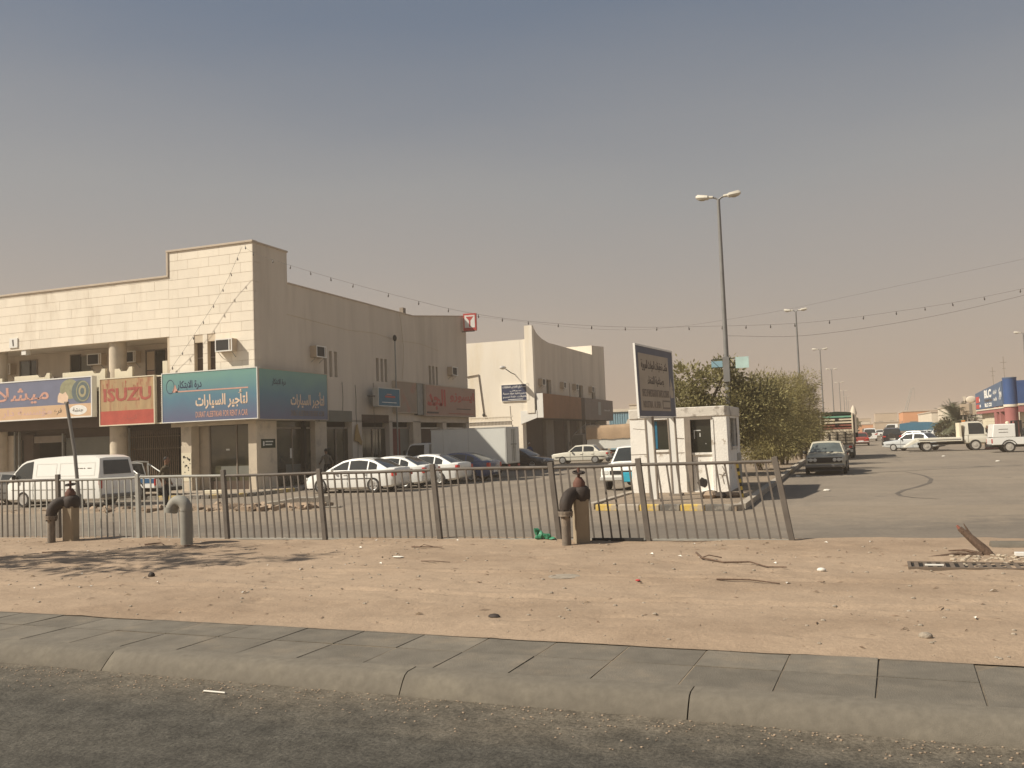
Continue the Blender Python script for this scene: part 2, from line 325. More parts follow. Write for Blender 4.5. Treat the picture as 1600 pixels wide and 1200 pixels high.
# ------------------------------------------------------------------ mesh helpers
class MB:
    """Collects shapes and links them as ONE mesh object."""
    def __init__(s): s.v = []; s.f = []; s.mi = []; s.m = 0
    def add(s, vs, fs):
        o = len(s.v); s.v += [tuple(v) for v in vs]
        for f in fs: s.f.append([i + o for i in f]); s.mi.append(s.m)
        return s
    def box(s, x0, x1, y0, y1, z0, z1):
        return s.add([(x0, y0, z0), (x1, y0, z0), (x1, y1, z0), (x0, y1, z0), (x0, y0, z1), (x1, y0, z1), (x1, y1, z1), (x0, y1, z1)],
                     [(3, 2, 1, 0), (4, 5, 6, 7), (0, 1, 5, 4), (1, 2, 6, 5), (2, 3, 7, 6), (3, 0, 4, 7)])
    def tube(s, pts, r, n=8, cap=True):
        pts = [Vector(p) for p in pts]; rs = list(r) + [r[-1]] * len(pts) if isinstance(r, (list, tuple)) else [r] * len(pts)
        up = None; rings = []
        for i, p in enumerate(pts):
            d = (pts[min(i + 1, len(pts) - 1)] - pts[max(i - 1, 0)]).normalized()
            if up is None: up = Vector((0, 0, 1)) if abs(d.z) < 0.9 else Vector((1, 0, 0))
            a = d.cross(up).normalized(); b = a.cross(d).normalized(); up = b
            rings.append([p + (a * math.cos(t) + b * math.sin(t)) * rs[i] for t in [2 * math.pi * k / n for k in range(n)]])
        vs = [v for q in rings for v in q]; fs = []
        for i in range(len(pts) - 1):
            for k in range(n):
                fs.append((i * n + k, i * n + (k + 1) % n, (i + 1) * n + (k + 1) % n, (i + 1) * n + k))
        if cap: fs.append(tuple(range(n - 1, -1, -1))); fs.append(tuple((len(pts) - 1) * n + k for k in range(n)))
        return s.add(vs, fs)
    def prism(s, poly, axis, a, b):
        """poly in the plane across axis: 'y' -> (x,z), 'x' -> (y,z), 'z' -> (x,y)."""
        def P(p, t): return {'y': (p[0], t, p[1]), 'x': (t, p[0], p[1]), 'z': (p[0], p[1], t)}[axis]
        n = len(poly)
        vs = [P(p, a) for p in poly] + [P(p, b) for p in poly]
        fs = [(k, (k + 1) % n, n + (k + 1) % n, n + k) for k in range(n)] + [tuple(range(n - 1, -1, -1)), tuple(range(n, 2 * n))]
        return s.add(vs, fs)
    def lathe(s, prof, n=16, o=(0, 0, 0), axis='z'):
        vs = []; fs = []
        for r, z in prof:
            for k in range(n):
                t = 2 * math.pi * k / n; x, y = r * math.cos(t), r * math.sin(t)
                p = (x, y, z) if axis == 'z' else ((x, z, y) if axis == 'y' else (z, x, y))
                vs.append((p[0] + o[0], p[1] + o[1], p[2] + o[2]))
        for i in range(len(prof) - 1):
            for k in range(n): fs.append((i * n + k, i * n + (k + 1) % n, (i + 1) * n + (k + 1) % n, (i + 1) * n + k))
        fs.append(tuple(range(n - 1, -1, -1))); fs.append(tuple((len(prof) - 1) * n + k for k in range(n)))
        return s.add(vs, fs)
    def ell(s, c, r, n=10, m=7):
        prof = [(math.sin(math.pi * i / m) + 1e-4, -math.cos(math.pi * i / m)) for i in range(m + 1)]
        q = MB(); q.lathe(prof, n)
        return s.add([(c[0] + v[0] * r[0], c[1] + v[1] * r[1], c[2] + v[2] * r[2]) for v in q.v], q.f)
    def mesh(s, name, mats, smooth=None):
        me = bpy.data.meshes.new(name); me.from_pydata(s.v, [], s.f)
        for m in (mats if isinstance(mats, (list, tuple)) else [mats]): me.materials.append(m)
        me.polygons.foreach_set('material_index', s.mi)
        bm = bmesh.new(); bm.from_mesh(me); bmesh.ops.recalc_face_normals(bm, faces=bm.faces); bm.to_mesh(me); bm.free()
        if smooth:
            me.polygons.foreach_set('use_smooth', [True] * len(me.polygons)); me.set_sharp_from_angle(angle=rad(smooth))
        return me
    def build(s, name, mats, parent=None, smooth=None, bevel=0.0, loc=None):
        o = bpy.data.objects.new(name, s.mesh(name, mats, smooth)); COL.objects.link(o)
        if loc: o.location = loc
        if parent: o.parent = parent
        if bevel:
            b = o.modifiers.new('bevel', 'BEVEL'); b.width = bevel; b.segments = 1; b.limit_method = 'ANGLE'
        return o

def tag(o, label=None, cat=None, group=None, kind=None):
    for k, v in (('label', label), ('category', cat), ('group', group), ('kind', kind)):
        if v: o[k] = v
    return o
def thing(name, label, cat, loc=(0, 0, 0), rz=0.0, group=None):
    o = bpy.data.objects.new(name, None); COL.objects.link(o); o.empty_display_size = 0.3
    o.location = loc; o.rotation_euler = (0, 0, rz)
    return tag(o, label, cat, group)
def structure(o): o['kind'] = 'structure'; return o
def stuff(o): o['kind'] = 'stuff'; return o
def inst(name, me, parent, loc=(0, 0, 0), rot=(0, 0, 0)):
    o = bpy.data.objects.new(name, me); COL.objects.link(o); o.parent = parent; o.location = loc; o.rotation_euler = rot
    return o
def kids(o): return [c for c in ALLKIDS.get(o.name, [])]
ALLKIDS = {}
def index_kids():
    ALLKIDS.clear()
    for o in scene.objects:
        if o.parent: ALLKIDS.setdefault(o.parent.name, []).append(o)
def dup(root, loc, rz, label, group=None, swap=None):
    """A copy of a thing with copies of its parts and sub-parts; swap = {old material: new} gives the copy another colour."""
    index_kids()
    def cp(o, parent):
        c = o.copy()
        if swap and o.data is not None and any(m in swap for m in o.data.materials):
            c.data = o.data.copy()
            for i, m in enumerate(c.data.materials):
                if m in swap: c.data.materials[i] = swap[m]
        COL.objects.link(c)
        if parent: c.parent = parent
        for k in kids(o): cp(k, c)
        return c
    r = cp(root, None); r.location = loc; r.rotation_euler = (0, 0, rz); r['label'] = label
    if group: r['group'] = group
    return r

def holed(outer, holes, mp, depth, mb):
    """A wall face (2D outline and holes mapped to 3D by mp(u,v,d)) with reveals of the given depth round each hole."""
    loops = [outer] + holes
    tris = geometry.tessellate_polygon([[Vector((p[0], p[1], 0)) for p in lp] for lp in loops])
    flat = [p for lp in loops for p in lp]
    mb.add([mp(p[0], p[1], 0) for p in flat], [tuple(t) for t in tris])
    for h in holes:
        n = len(h)
        mb.add([mp(p[0], p[1], 0) for p in h] + [mp(p[0], p[1], depth) for p in h], [(k, (k + 1) % n, n + (k + 1) % n, n + k) for k in range(n)])
def rect(a, b, c, d): return [(a, c), (b, c), (b, d), (a, d)]

# Arabic letters -> joined presentation forms, laid out right to left
_AR = {'ا': (0xFE8D, 2), 'أ': (0xFE83, 2), 'ب': (0xFE8F, 4), 'ت': (0xFE95, 4), 'ة': (0xFE93, 2), 'ث': (0xFE99, 4), 'ج': (0xFE9D, 4), 'ح': (0xFEA1, 4),
       'خ': (0xFEA5, 4), 'د': (0xFEA9, 2), 'ذ': (0xFEAB, 2), 'ر': (0xFEAD, 2), 'ز': (0xFEAF, 2), 'س': (0xFEB1, 4), 'ش': (0xFEB5, 4), 'ص': (0xFEB9, 4),
       'ض': (0xFEBD, 4), 'ط': (0xFEC1, 4), 'ع': (0xFEC9, 4), 'غ': (0xFECD, 4), 'ف': (0xFED1, 4), 'ق': (0xFED5, 4), 'ك': (0xFED9, 4), 'ل': (0xFEDD, 4),
       'م': (0xFEE1, 4), 'ن': (0xFEE5, 4), 'ه': (0xFEE9, 4), 'و': (0xFEED, 2), 'ؤ': (0xFE85, 2), 'ي': (0xFEF1, 4), '\u0001': (0xFEFB, 2)}
def arabic(t):
    t = t.replace('لا', '\u0001'); out = []
    for i, ch in enumerate(t):
        if ch not in _AR: out.append(ch); continue
        base, nf = _AR[ch]
        prev = i > 0 and t[i - 1] in _AR and _AR[t[i - 1]][1] == 4
        nxt = i + 1 < len(t) and t[i + 1] in _AR and nf == 4
        out.append(chr(base + (3 if prev and nxt else 1 if prev else 2 if nxt else 0)))
    return ''.join(reversed(out))
def lettering(name, body, m, parent, face, u0, u1, v0, v1, d, bold=0.0, thick=0.004):
    """Flat letters fitted to u0..u1 x v0..v1 of a board; face 's' looks south (u = X, d = Y), 'e' looks east (u = Y, d = X)."""
    cu = bpy.data.curves.new(name, 'FONT'); cu.body = body; cu.resolution_u = 2; cu.offset = bold; cu.extrude = 0.02
    o = bpy.data.objects.new(name, cu); COL.objects.link(o)
    dg = bpy.context.evaluated_depsgraph_get()
    me = bpy.data.meshes.new_from_object(o.evaluated_get(dg))
    bpy.data.objects.remove(o); bpy.data.curves.remove(cu)
    if not me.vertices: return None
    xs = [v.co.x for v in me.vertices]; ys = [v.co.y for v in me.vertices]
    x0, x1, y0, y1 = min(xs), max(xs), min(ys), max(ys)
    for v in me.vertices:
        u = u0 + (v.co.x - x0) / (x1 - x0) * (u1 - u0); w = v0 + (v.co.y - y0) / (y1 - y0) * (v1 - v0)
        t = thick if v.co.z > 0 else -0.001
        v.co = (u, d - t, w) if face == 's' else (d + t, u, w)
    me.materials.clear(); me.materials.append(m)
    r = bpy.data.objects.new(name, me); COL.objects.link(r)
    if parent: r.parent = parent
    return r

# ------------------------------------------------------------------ ground, roads, kerbs
def sheet(name, m, x0, x1, y0, y1, z, parent=None):
    b = MB(); b.add([(x0, y0, z), (x1, y0, z), (x1, y1, z), (x0, y1, z)], [(0, 1, 2, 3)])
    return structure(b.build(name, m, parent))
def vnoise(x, y, s=1.0, seed=0.0):
    from mathutils import noise
    return noise.noise(Vector((x * s + seed, y * s - seed, seed)))
sheet('ground', M['earth'], -3000, 3000, -3000, 3000, -0.02)
RA = math.atan(-0.0465)                                 # the main road runs slightly askew to the shops
road = sheet('main_road', M['asphalt'], -70, 70, -14, 6.60, 0.0); road.rotation_euler = (0, 0, RA)
sheet('service_road', M['road'], -90, 70, 15.8, 25.0, 0.004)
b = MB(); b.add([(-90, 25.0, 0.004), (11.4, 25.0, 0.004), (11.4, 420, 0.004), (-25.2, 420, 0.004), (-25.2, 33, 0.004), (-90, 33, 0.004)], [(0, 1, 2, 3, 4, 5)])
structure(b.build('side_street', M['street']))
sheet('forecourt', M['street'], 11.4, 70, 25.0, 84.0, 0.003)

kerb = structure(bpy.data.objects.new('kerb', None)); COL.objects.link(kerb); kerb.rotation_euler = (0, 0, RA)
kx = [-30, -27.4, -24.9, -22.1, -19.6, -16.9, -14.2, -11.6, -9.2, -6.95, -3.78, -1.47, 0.95, 3.4, 5.9, 8.5, 11, 13.6]
for i in range(len(kx) - 1):
    j = random.uniform(-0.012, 0.012); t = random.uniform(-0.006, 0.006)
    q = MB(); n = 40; L = kx[i + 1] - kx[i]; vs = []; prof = [(6.47, -0.02), (6.474, 0.012), (6.535, 0.098), (6.575, 0.138), (6.625, 0.157), (6.775, 0.161), (6.775, -0.02)]
    for k in range(n + 1):
        x = kx[i] + 0.006 + (L - 0.012) * k / n
        chip = 0.03 if (k in (0, n) and random.random() < 0.5) else 0
        for py, pz in prof:
            w = 0.005 * vnoise(x, py * 3, 1.7, 3.1) + j + (0.012 * max(0, vnoise(x, 0, 5.3, 8.2)) if pz < .02 else 0)
            vs.append((x, py + w + (chip if py < 6.6 and pz > 0.04 else 0), pz + t + 0.003 * vnoise(x, pz * 5, 2.3, 1.3) - (chip * 0.3 if pz > 0.1 else 0)))
    m = len(prof); fs = [(k * m + a, k * m + (a + 1) % m, (k + 1) * m + (a + 1) % m, (k + 1) * m + a) for k in range(n) for a in range(m)]
    fs += [tuple(range(m - 1, -1, -1)), tuple(n * m + a for a in range(m))]
    q.add(vs, fs); q.build('kerb_stone', M['kerb'], kerb, smooth=50)
# crumbled mortar and drifted sand along the gutter
gut = MB()
for k in range(1500):
    x = random.uniform(-16, 8); y = 6.47 - abs(random.gauss(0, 0.28)) - 0.005; s = random.uniform(0.003, 0.008)
    gut.ell((x, y, 0.004), (s * 1.6, s, s * 0.7), 5, 3)
g = stuff(gut.build('gutter_grit', M['rubble'])); g.rotation_euler = (0, 0, RA)
pav = structure(bpy.data.objects.new('pavement', None)); COL.objects.link(pav); pav.rotation_euler = (0, 0, RA)
sheet('joint_bed', M['joint_fill'], -32, 15, 6.72, 8.05, 0.1465, pav)
for r, (y0, y1) in enumerate(((6.785, 7.37), (7.385, 7.95))):
    q = MB(); q.box(-0.332, 0.332, -(y1 - y0) / 2, (y1 - y0) / 2, -0.03, 0)
    me = q.mesh('paving_slab', M['slab'])
    for k in range(-44, 21):
        o = inst('paving_slab', me, pav, (0.10 - 0.01 * k + k * 0.69, (y0 + y1) / 2, 0.152 + random.uniform(-0.004, 0.004)),
                 (random.uniform(-0.006, 0.006), random.uniform(-0.006, 0.006), random.uniform(-0.006, 0.006)))
# the trodden sand verge between pavement and railing
def sand_z(x, y):
    e = min(1, max(0, (y - (7.93 - 0.0465 * x)) / 0.5)); f = min(1, max(0, (y - 15.2) / 0.7)); a = min(1, max(0, (16.45 - y) / 0.5))
    z = 0.146 + 0.045 * e + 0.035 * vnoise(x, y, 0.35, 2) * e + 0.022 * vnoise(x, y, 1.3, 5) * e + 0.010 * vnoise(x, y, 4.0, 9) * e
    z += f * (0.03 * vnoise(x, y, 0.9, 11) + 0.015)
    for yr in (10.1, 11.75):                            # faint wheel ruts along the verge
        d = y - yr - 0.35 * vnoise(x, yr, 0.12, 4); z += 0.012 * math.exp(-((abs(d) - 0.16) / 0.07) ** 2) - 0.018 * math.exp(-(d / 0.11) ** 2)
    return z * a + 0.0 * (1 - a) if a < 1 else z
vs, fs, nx, ny = [], [], 560, 170
STEPS = {}
for k in range(420):
    fx, fy, fa = random.uniform(-22, 8), random.uniform(8.4, 15.2), random.uniform(-.6, .6); STEPS.setdefault((int(fx // 1), int(fy // 1)), []).append((fx, fy, math.cos(fa), math.sin(fa)))
def footprint(x, y):
    z = 0
    for i in (-1, 0, 1):
        for j in (-1, 0, 1):
            for fx, fy, c, s in STEPS.get((int(x // 1) + i, int(y // 1) + j), ()):
                u, v = (x - fx) * c + (y - fy) * s, -(x - fx) * s + (y - fy) * c; q = (u / .17) ** 2 + (v / .075) ** 2
                if q < 4: z += -0.022 * math.exp(-q * 1.2) + 0.009 * math.exp(-(q - 1.9) ** 2 * 2)
    return z
for j in range(ny + 1):
    for i in range(nx + 1):
        x = -34 + 54 * i / nx; y0 = 7.925 - 0.0465 * x + 0.035 * vnoise(x, 0, 1.6, 4) + 0.02 * vnoise(x, 3, 6, 4); y = y0 + (16.6 - y0) * j / ny
        vs.append((x, y, sand_z(x, y) + (footprint(x, y) if j > 3 else 0) + (0.012 if j == 0 else 0.0)))
for j in range(ny):
    for i in range(nx):
        a = j * (nx + 1) + i; fs.append((a, a + 1, a + nx + 2, a + nx + 1))
b = MB(); b.add(vs, fs); structure(b.build('sand_verge', M['sand'], smooth=80))
sheet('far_verge', M['sand'], -90, -34, 9.5, 15.8, 0.15); sheet('near_verge', M['sand'], 20, 70, 6.0, 15.8, 0.15)
edge = structure(bpy.data.objects.new('verge_edging', None)); COL.objects.link(edge)
q = MB(); q.box(-0.74, 0.74, 0, 0.22, -0.02, 0.115); me = q.mesh('edging_stone', M['kerbplain'])
for k in range(-30, 14):
    inst('edging_stone', me, edge, (k * 1.5, 16.42 + random.uniform(-0.02, 0.02), random.uniform(-0.02, 0.005)), (random.uniform(-.02, .02), random.uniform(-.01, .01), random.uniform(-.01, .01)))

# broken ground strip with rubble in front of the shops
vs, fs, nx, ny = [], [], 200, 26
for j in range(ny + 1):
    for i in range(nx + 1):
        x = -46 + 30.5 * i / nx; y = 24.9 + 1.9 * j / ny; e = min(1, j / 5, (ny - j) / 5, (nx - i) / 8)
        vs.append((x + 0.25 * vnoise(x, y, 0.8, 6) * (1 - e), y + 0.3 * vnoise(x, y, 0.7, 8) * (1 - e), -0.01 + e * (0.07 + 0.09 * max(0, vnoise(x, y, 1.2, 7)) + 0.05 * vnoise(x, y, 3.5, 7))))
for j in range(ny):
    for i in range(nx):
        a = j * (nx + 1) + i; fs.append((a, a + 1, a + nx + 2, a + nx + 1))
b = MB(); b.add(vs, fs); structure(b.build('dirt_strip', M['dirt']))
b = MB()
for k in range(420):
    x = -16.3 - abs(random.gauss(0, 3.6)); y = random.uniform(25.1, 26.6); s = random.choice((0.03, 0.05, 0.08, 0.14)) * random.uniform(0.7, 1.3)
    rot = Matrix.Rotation(random.uniform(0, 3), 3, 'Z') @ Matrix.Rotation(random.uniform(-0.7, 0.7), 3, 'X'); q = MB()
    q.box(-s * 1.3, s * 1.3, -s, s, -s * 0.4, s * 0.45)
    b.add([tuple(rot @ Vector(v) + Vector((x, y, 0.06 + s * 0.2))) for v in q.v], q.f)
tag(stuff(b.build('rubble', M['rubble'])), 'broken paving rubble on the dirt strip', 'rubble')
t = thing('broken_kerb_block', 'long dark broken concrete kerb block lying on the dirt strip', 'concrete block', (-17.2, 26.0, 0), 0.42)
b = MB(); b.prism([(-1.0, 0.0), (1.1, 0.0), (1.12, 0.42), (0.6, 0.36), (0.1, 0.38), (-0.5, 0.30), (-0.95, 0.26)], 'y', -0.18, 0.2); b.build('block', M['concrete'], t, bevel=0.02)
b = MB(); b.box(-0.2, 1.5, -0.5, -0.3, 0, 0.07); b.build('fragment', M['concrete'], t, bevel=0.015)

# shop pavement (raised) with painted kerb
walk = bpy.data.objects.new('shop_pavement', None); COL.objects.link(walk); structure(walk)
arc = [(-24.2 - 1.9 + 1.9 * math.sin(a), 33.8 - 1.9 * math.cos(a)) for a in [math.pi / 2 * k / 8 for k in range(9)]]
poly = [(-90, 31.9)] + arc + [(-24.2, 63.5), (-25.9, 63.5), (-25.9, 41), (-90, 41)]
b = MB(); b.prism(poly, 'z', 0.0, 0.15); b.build('walk_surface', M['paving'], walk)
line = [(-50 + 1.3 * k, 31.9) for k in range(19)] + arc + [(-24.2, 35 + 1.35 * k) for k in range(21)]
for k in range(len(line) - 1):
    (ax, ay), (bx, by) = line[k], line[k + 1]; d = math.hypot(bx - ax, by - ay); a = math.atan2(by - ay, bx - ax)
    mt = M['kerbyellow'] if (k in (17, 21, 24, 28, 30, 32)) else M['kerbblack'] if k > 12 else M['kerbplain']
    q = MB(); q.box(0.01, d - 0.01, -0.14, 0.06, -0.01, 0.165 + random.uniform(-.006, .006)); q.build('kerb_stone', mt, walk, loc=(ax, ay, 0), bevel=0.015).rotation_euler = (0, 0, a)
t = thing('loose_kerb_stone', 'pale loose kerb stone lying on the pavement by the corner shop', 'kerb stone', (-25.9, 33.0, 0.15), 0.1)
b = MB(); b.box(-0.5, 0.5, -0.12, 0.12, 0, 0.16); b.build('stone', M['cream'], t, bevel=0.02)

# traffic island with trees
isl = bpy.data.objects.new('traffic_island', None); COL.objects.link(isl); structure(isl)
b = MB(); b.prism([(-6.5, 24.25), (-2.75, 23.75), (-2.62, 24.2), (-2.7, 27), (-2.75, 160), (-6.9, 160), (-6.8, 27)], 'z', 0.0, 0.12); b.build('island_surface', M['dirt'], isl)
line = [(-6.55, 24.2), (-5.9, 24.1), (-5.3, 24.03), (-4.75, 23.97), (-4.2, 23.9), (-3.55, 23.82), (-2.85, 23.72), (-2.6, 23.95)]
cols = ['kerbyellow', 'kerbplain', 'kerbyellow', 'kerbblack', 'kerbyellow', 'kerbblack', 'kerbplain']
for k in range(7):
    (ax, ay), (bx, by) = line[k], line[k + 1]; d = math.hypot(bx - ax, by - ay); q = MB(); q.box(0.008, d - 0.008, 0, 0.2, -0.01, 0.17)
    q.build('kerb_stone', M[cols[k]], isl, loc=(ax, ay, 0), bevel=0.02).rotation_euler = (0, 0, math.atan2(by - ay, bx - ax))
q = MB(); q.box(-0.2, 0, 0.01, 1.49, -0.01, 0.17); me = q.mesh('kerb_stone', M['kerbplain'])
for k in range(90): inst('kerb_stone', me, isl, (-2.56, 24.1 + 1.5 * k, random.uniform(-.01, 0)), (0, 0, 0.002))
for k in range(70): inst('kerb_stone', me, isl, (-6.7, 24.6 + 1.5 * k, random.uniform(-.01, 0)), (0, 0, 0.002))
t = bpy.data.objects.new('tyre_mark', None)
b = MB(); pts = [(2.2, 43), (2.5, 41.2), (2.72, 39), (2.75, 36.8), (2.5, 34.4), (2.0, 32.4), (1.5, 30.8), (1.25, 29.4), (1.3, 28.4), (1.6, 27.6), (2.2, 27.0)]
for i in range(len(pts) - 1):
    (ax, ay), (bx, by) = pts[i], pts[i + 1]; wa = .03 + .05 * math.sin(math.pi * i / 10); wb_ = .03 + .05 * math.sin(math.pi * (i + 1) / 10); b.add([(ax - wa, ay, .009), (ax + wa, ay, .009), (bx + wb_, by, .009), (bx - wb_, by, .009)], [(0, 1, 2, 3)])
structure(b.build('skid_mark', mat('rubber mark', (0.13, 0.11, 0.09), 0.95, 0.3, 2)))

# ------------------------------------------------------------------ building 1: the corner shop block
XC, YC = -25.75, 35.8
B1 = thing('corner_building', 'two storey stone faced corner building with shops and stepped parapet', 'building')
def smap(u, v, d): return (u, YC + d, v)
def emap(u, v, d): return (XC - d, u, v)
slitS = [rect(-29.15, -28.65, 5.85, 7.2), rect(-28.38, -27.93, 5.85, 7.22)]
# front (south) wall behind the cladding, tower part and long parapet band
b = MB(); holed([(-30.6, 3.2), (XC, 3.2), (XC, 11.72), (-30.6, 11.72)], slitS, lambda u, v, d: (u, YC + 0.03 + d, v), 0.25, b)
b.box(-62, -30.6, YC + 0.03, YC + 0.3, 7.6, 10.50); b.box(-30.75, -30.58, YC + 0.03, YC + 2.2, 5.2, 7.6); b.build('front_wall', M['joint'], B1)
# cladding stones, each its own piece
rh = 0.462; stones = {}
def stone(x0, x1, z0, z1):
    key = (round(x1 - x0, 3), round(z1 - z0, 3))
    if key not in stones:
        q = MB(); q.box(-key[0] / 2 + .006, key[0] / 2 - .006, -0.028, 0, -key[1] / 2 + .007, key[1] / 2 - .007); stones[key] = q.mesh('facing_stone', M['stone'])
    inst('facing_stone', stones[key], B1, ((x0 + x1) / 2, YC + 0.03 + random.uniform(-.002, .003), (z0 + z1) / 2))
def course(x0, x1, z0, z1, off, step=1.386):
    cuts = sorted(set([x0, x1] + [x0 + off + step * k for k in range(60) if x0 + 0.2 < x0 + off + step * k < x1 - 0.2]))
    for a, c in zip(cuts, cuts[1:]):
        segs = [(a, c)]
        for h in slitS:
            ha, hb, hz0, hz1 = h[0][0], h[1][0], h[0][1], h[2][1]
            if z1 > hz0 + .02 and z0 < hz1 - .02:
                segs = [s for p, q2 in segs for s in ((p, min(q2, ha)), (max(p, hb), q2)) if s[1] - s[0] > 0.05]
        for p, q2 in segs: stone(p, q2, z0, z1)
z = 7.6; r = 0
while z < 10.45:
    course(-47.0, -30.6, z, min(z + rh, 10.5), (0.6, 1.2, 0.3)[r % 3]); z += rh; r += 1
z = 5.72; r = 0
while z < 11.65:
    course(-30.6, XC + 0.0, z, min(z + rh, 11.72), (0.55, 1.15)[r % 2], 1.21); z += rh; r += 1
# corner stones returning onto the side wall (long and short)
for i in range(13):
    w = 0.55 if i % 2 else 0.32; q = MB(); q.box(XC - 0.02, XC + 0.022, YC, YC + w, 5.72 + i * rh + .007, 5.72 + (i + 1) * rh - .007); q.build('corner_stone', M['plaster'], B1)
# side (east) wall
ez = [(41.85, 42.15), (42.38, 42.68), (42.9, 43.2), (47.55, 47.9), (48.1, 48.42), (48.6, 48.92), (54.75, 55.1), (55.3, 55.65), (55.85, 56.15)]
slitE = [rect(a, c, 5.72, 7.1) for a, c in ez]
b = MB()
holed([(YC + 0.01, 3.35), (61.3, 3.35), (61.3, 11.1), (52.6, 10.12), (38.62, 10.16), (38.62, 11.72), (YC + 0.01, 11.72)], slitE, emap, 0.22, b)
b.build('side_wall', M['plaster'], B1)
b = MB(); b.prism([(38.62, 10.12), (52.6, 10.08), (61.3, 11.06), (61.3, 10.9), (52.6, 9.9), (38.62, 9.9)], 'x', XC - 0.3, XC - 0.004); b.box(-30.6, XC - 0.3, 38.4, 38.62, 9, 11.7); b.box(-30.6, -30.35, YC + .3, 38.4, 9, 11.7)
b.box(-62, XC - .3, 61.0, 61.3, 0.15, 10.6); b.build('parapet_back', M['plaster'], B1)
b = MB(); b.box(-62, XC - 0.3, YC + 0.3, 61.0, 9.4, 9.6); b.build('roof', M['coping'], B1)
for a, c, n in (((-30.72, 11.72), (XC + 0.06, 11.82), 's'), ((-62, 10.50), (-30.6, 10.60), 's')):
    b = MB(); b.box(a[0], c[0], YC - 0.06, YC + 0.32, a[1], c[1]); b.build('coping', M['coping'], B1, bevel=0.01)
b = MB(); b.box(-30.70, -30.6, YC - 0.05, YC + 0.3, 10.6, 11.72); b.build('coping', M['coping'], B1)
b = MB(); b.prism([(YC + .33, 11.72), (38.66, 11.72), (38.66, 11.80), (YC + .33, 11.80)], 'x', XC - .3, XC + .05); b.build('coping', M['coping'], B1)
b = MB(); b.prism([(38.66, 10.16), (52.6, 10.12), (61.3, 11.1), (61.3, 11.17), (52.6, 10.19), (38.66, 10.23)], 'x', XC - .3, XC + .04); b.build('coping', M['coping'], B1)
for h, c in [(h, 's') for h in slitS] + [(h, 'e') for h in slitE]:
    u0, u1, v0, v1 = h[0][0], h[1][0], h[0][1], h[2][1]
    w = MB(); q = MB()
    if c == 's':
        w.box(u0, u1, YC + .24, YC + .28, v0, v1); q.box(u0 + .03, u1 - .03, YC + .2, YC + .235, v0 + .6, v0 + .64)
        mm = M['brownish']
    else:
        w.box(XC - .25, XC - .21, u0, u1, v0, v1); q.box(XC - .2, XC - .17, u0 + .02, u1 - .02, v0 + .6, v0 + .64); mm = M['glass']
    f = w.build('window', mm, B1); q.build('glazing_bar', M['framebrown'], f)
# hairline crack and drain pipe on the side wall
b = MB(); pts = [(38.5, 8.62), (41.5, 8.52), (44.5, 8.42), (47.5, 8.55), (50, 8.38), (53.5, 8.45), (56.5, 8.2)]
b.tube([(XC + 0.004, y, z) for y, z in pts], 0.014, 4); b.build('wall_crack', M['joint'], B1)
b = MB(); b.tube([(XC + 0.01, 50.9 + 0.25 * math.sin(z), z) for z in (6.0, 7.0, 8.0, 9.0, 10.1)], 0.012, 4); b.build('wall_crack', M['joint'], B1)
# gallery behind the long parapet
b = MB(); b.box(-62, -30.75, 38.0, 38.2, 5.2, 9.4); b.build('gallery_wall', M['plaster'], B1)
b = MB(); b.box(-62, -30.75, YC + 0.05, 38.0, 7.62, 7.75); b.build('gallery_soffit', M['plaster'], B1)
b = MB(); b.box(-62, XC - 0.35, YC + 0.3, 40.0, 5.0, 5.2); b.build('gallery_floor', M['plaster'], B1)
b = MB(); b.box(-62, XC - .05, YC + 0.1, YC + 0.3, 3.4, 5.72); b.build('fascia_wall', M['brownish'], B1)
for x0, x1, zt, nt in ((-46, -42.9, 6.15, 1), (-42.1, -41.45, 6.2, 1), (-40.6, -38.2, 6.3, 1), (-37.35, -34.6, 6.3, 1), (-34.0, -32.9, 6.3, 1), (-31.05, -30.75, 6.45, 0)):
    b = MB(); w = x1 - x0
    p = [(x0, 5.2), (x1, 5.2), (x1, zt), (x1 - .22, zt), (x1 - .22, zt - .05), (x1 - .34, zt - .2), (x1 - .7, zt - .2), (x1 - .8, zt - .06), (x0, zt - .06)] if nt and w > 1 else [(x0, 5.2), (x1, 5.2), (x1, zt), (x0, zt)]
    b.prism(p, 'y', YC + 0.02, YC + 0.16); b.build('balustrade', M['cream'], B1)
for x in (-34.28, -42.3, -50.2):
    b = MB(); b.lathe([(0.42, 0.15), (0.42, 7.62)], 20, (x, 36.35, 0)); b.build('column', M['pier'], B1, smooth=40)
def opening(x0, x1, z0, z1, y, mt, cat='window', split=None, panel=None):
    b = MB(); b.box(x0, x1, y - .02, y + .03, z0, z1); f = b.build(cat, mt, B1)
    q = MB()
    for a, c, d, e in ((x0 - .05, x0, z0, z1 + .05), (x1, x1 + .05, z0, z1 + .05), (x0, x1, z1, z1 + .05)): q.box(a, c, y - .06, y + .02, d, e)
    if split: q.box(split - .025, split + .025, y - .05, y - .021, z0, z1)
    q.build('frame', M['framebrown'], f)
    if panel: q = MB(); q.box(panel[0], panel[1], y - .04, y - .021, panel[2], panel[3]); q.build('panel', M[panel[4]], f)
opening(-33.95, -32.7, 5.2, 7.3, 38.0, M['glass'], 'window', -33.4, (-33.9, -33.42, 5.9, 6.25, 'pinkpanel'))
b = MB(); b.box(-33.9, -33.43, 37.955, 37.978, 6.3, 7.25); b.build('window_pane', M['fartan'], B1)
opening(-39.0, -38.35, 5.2, 7.4, 38.0, M['dark'], 'doorway'); opening(-38.3, -37.6, 5.2, 7.3, 38.0, M['shutter'], 'door')
opening(-42.6, -41.9, 5.2, 7.3, 38.0, M['paleglass'], 'window'); opening(-41.85, -41.4, 5.2, 7.3, 38.0, M['glass'], 'window')
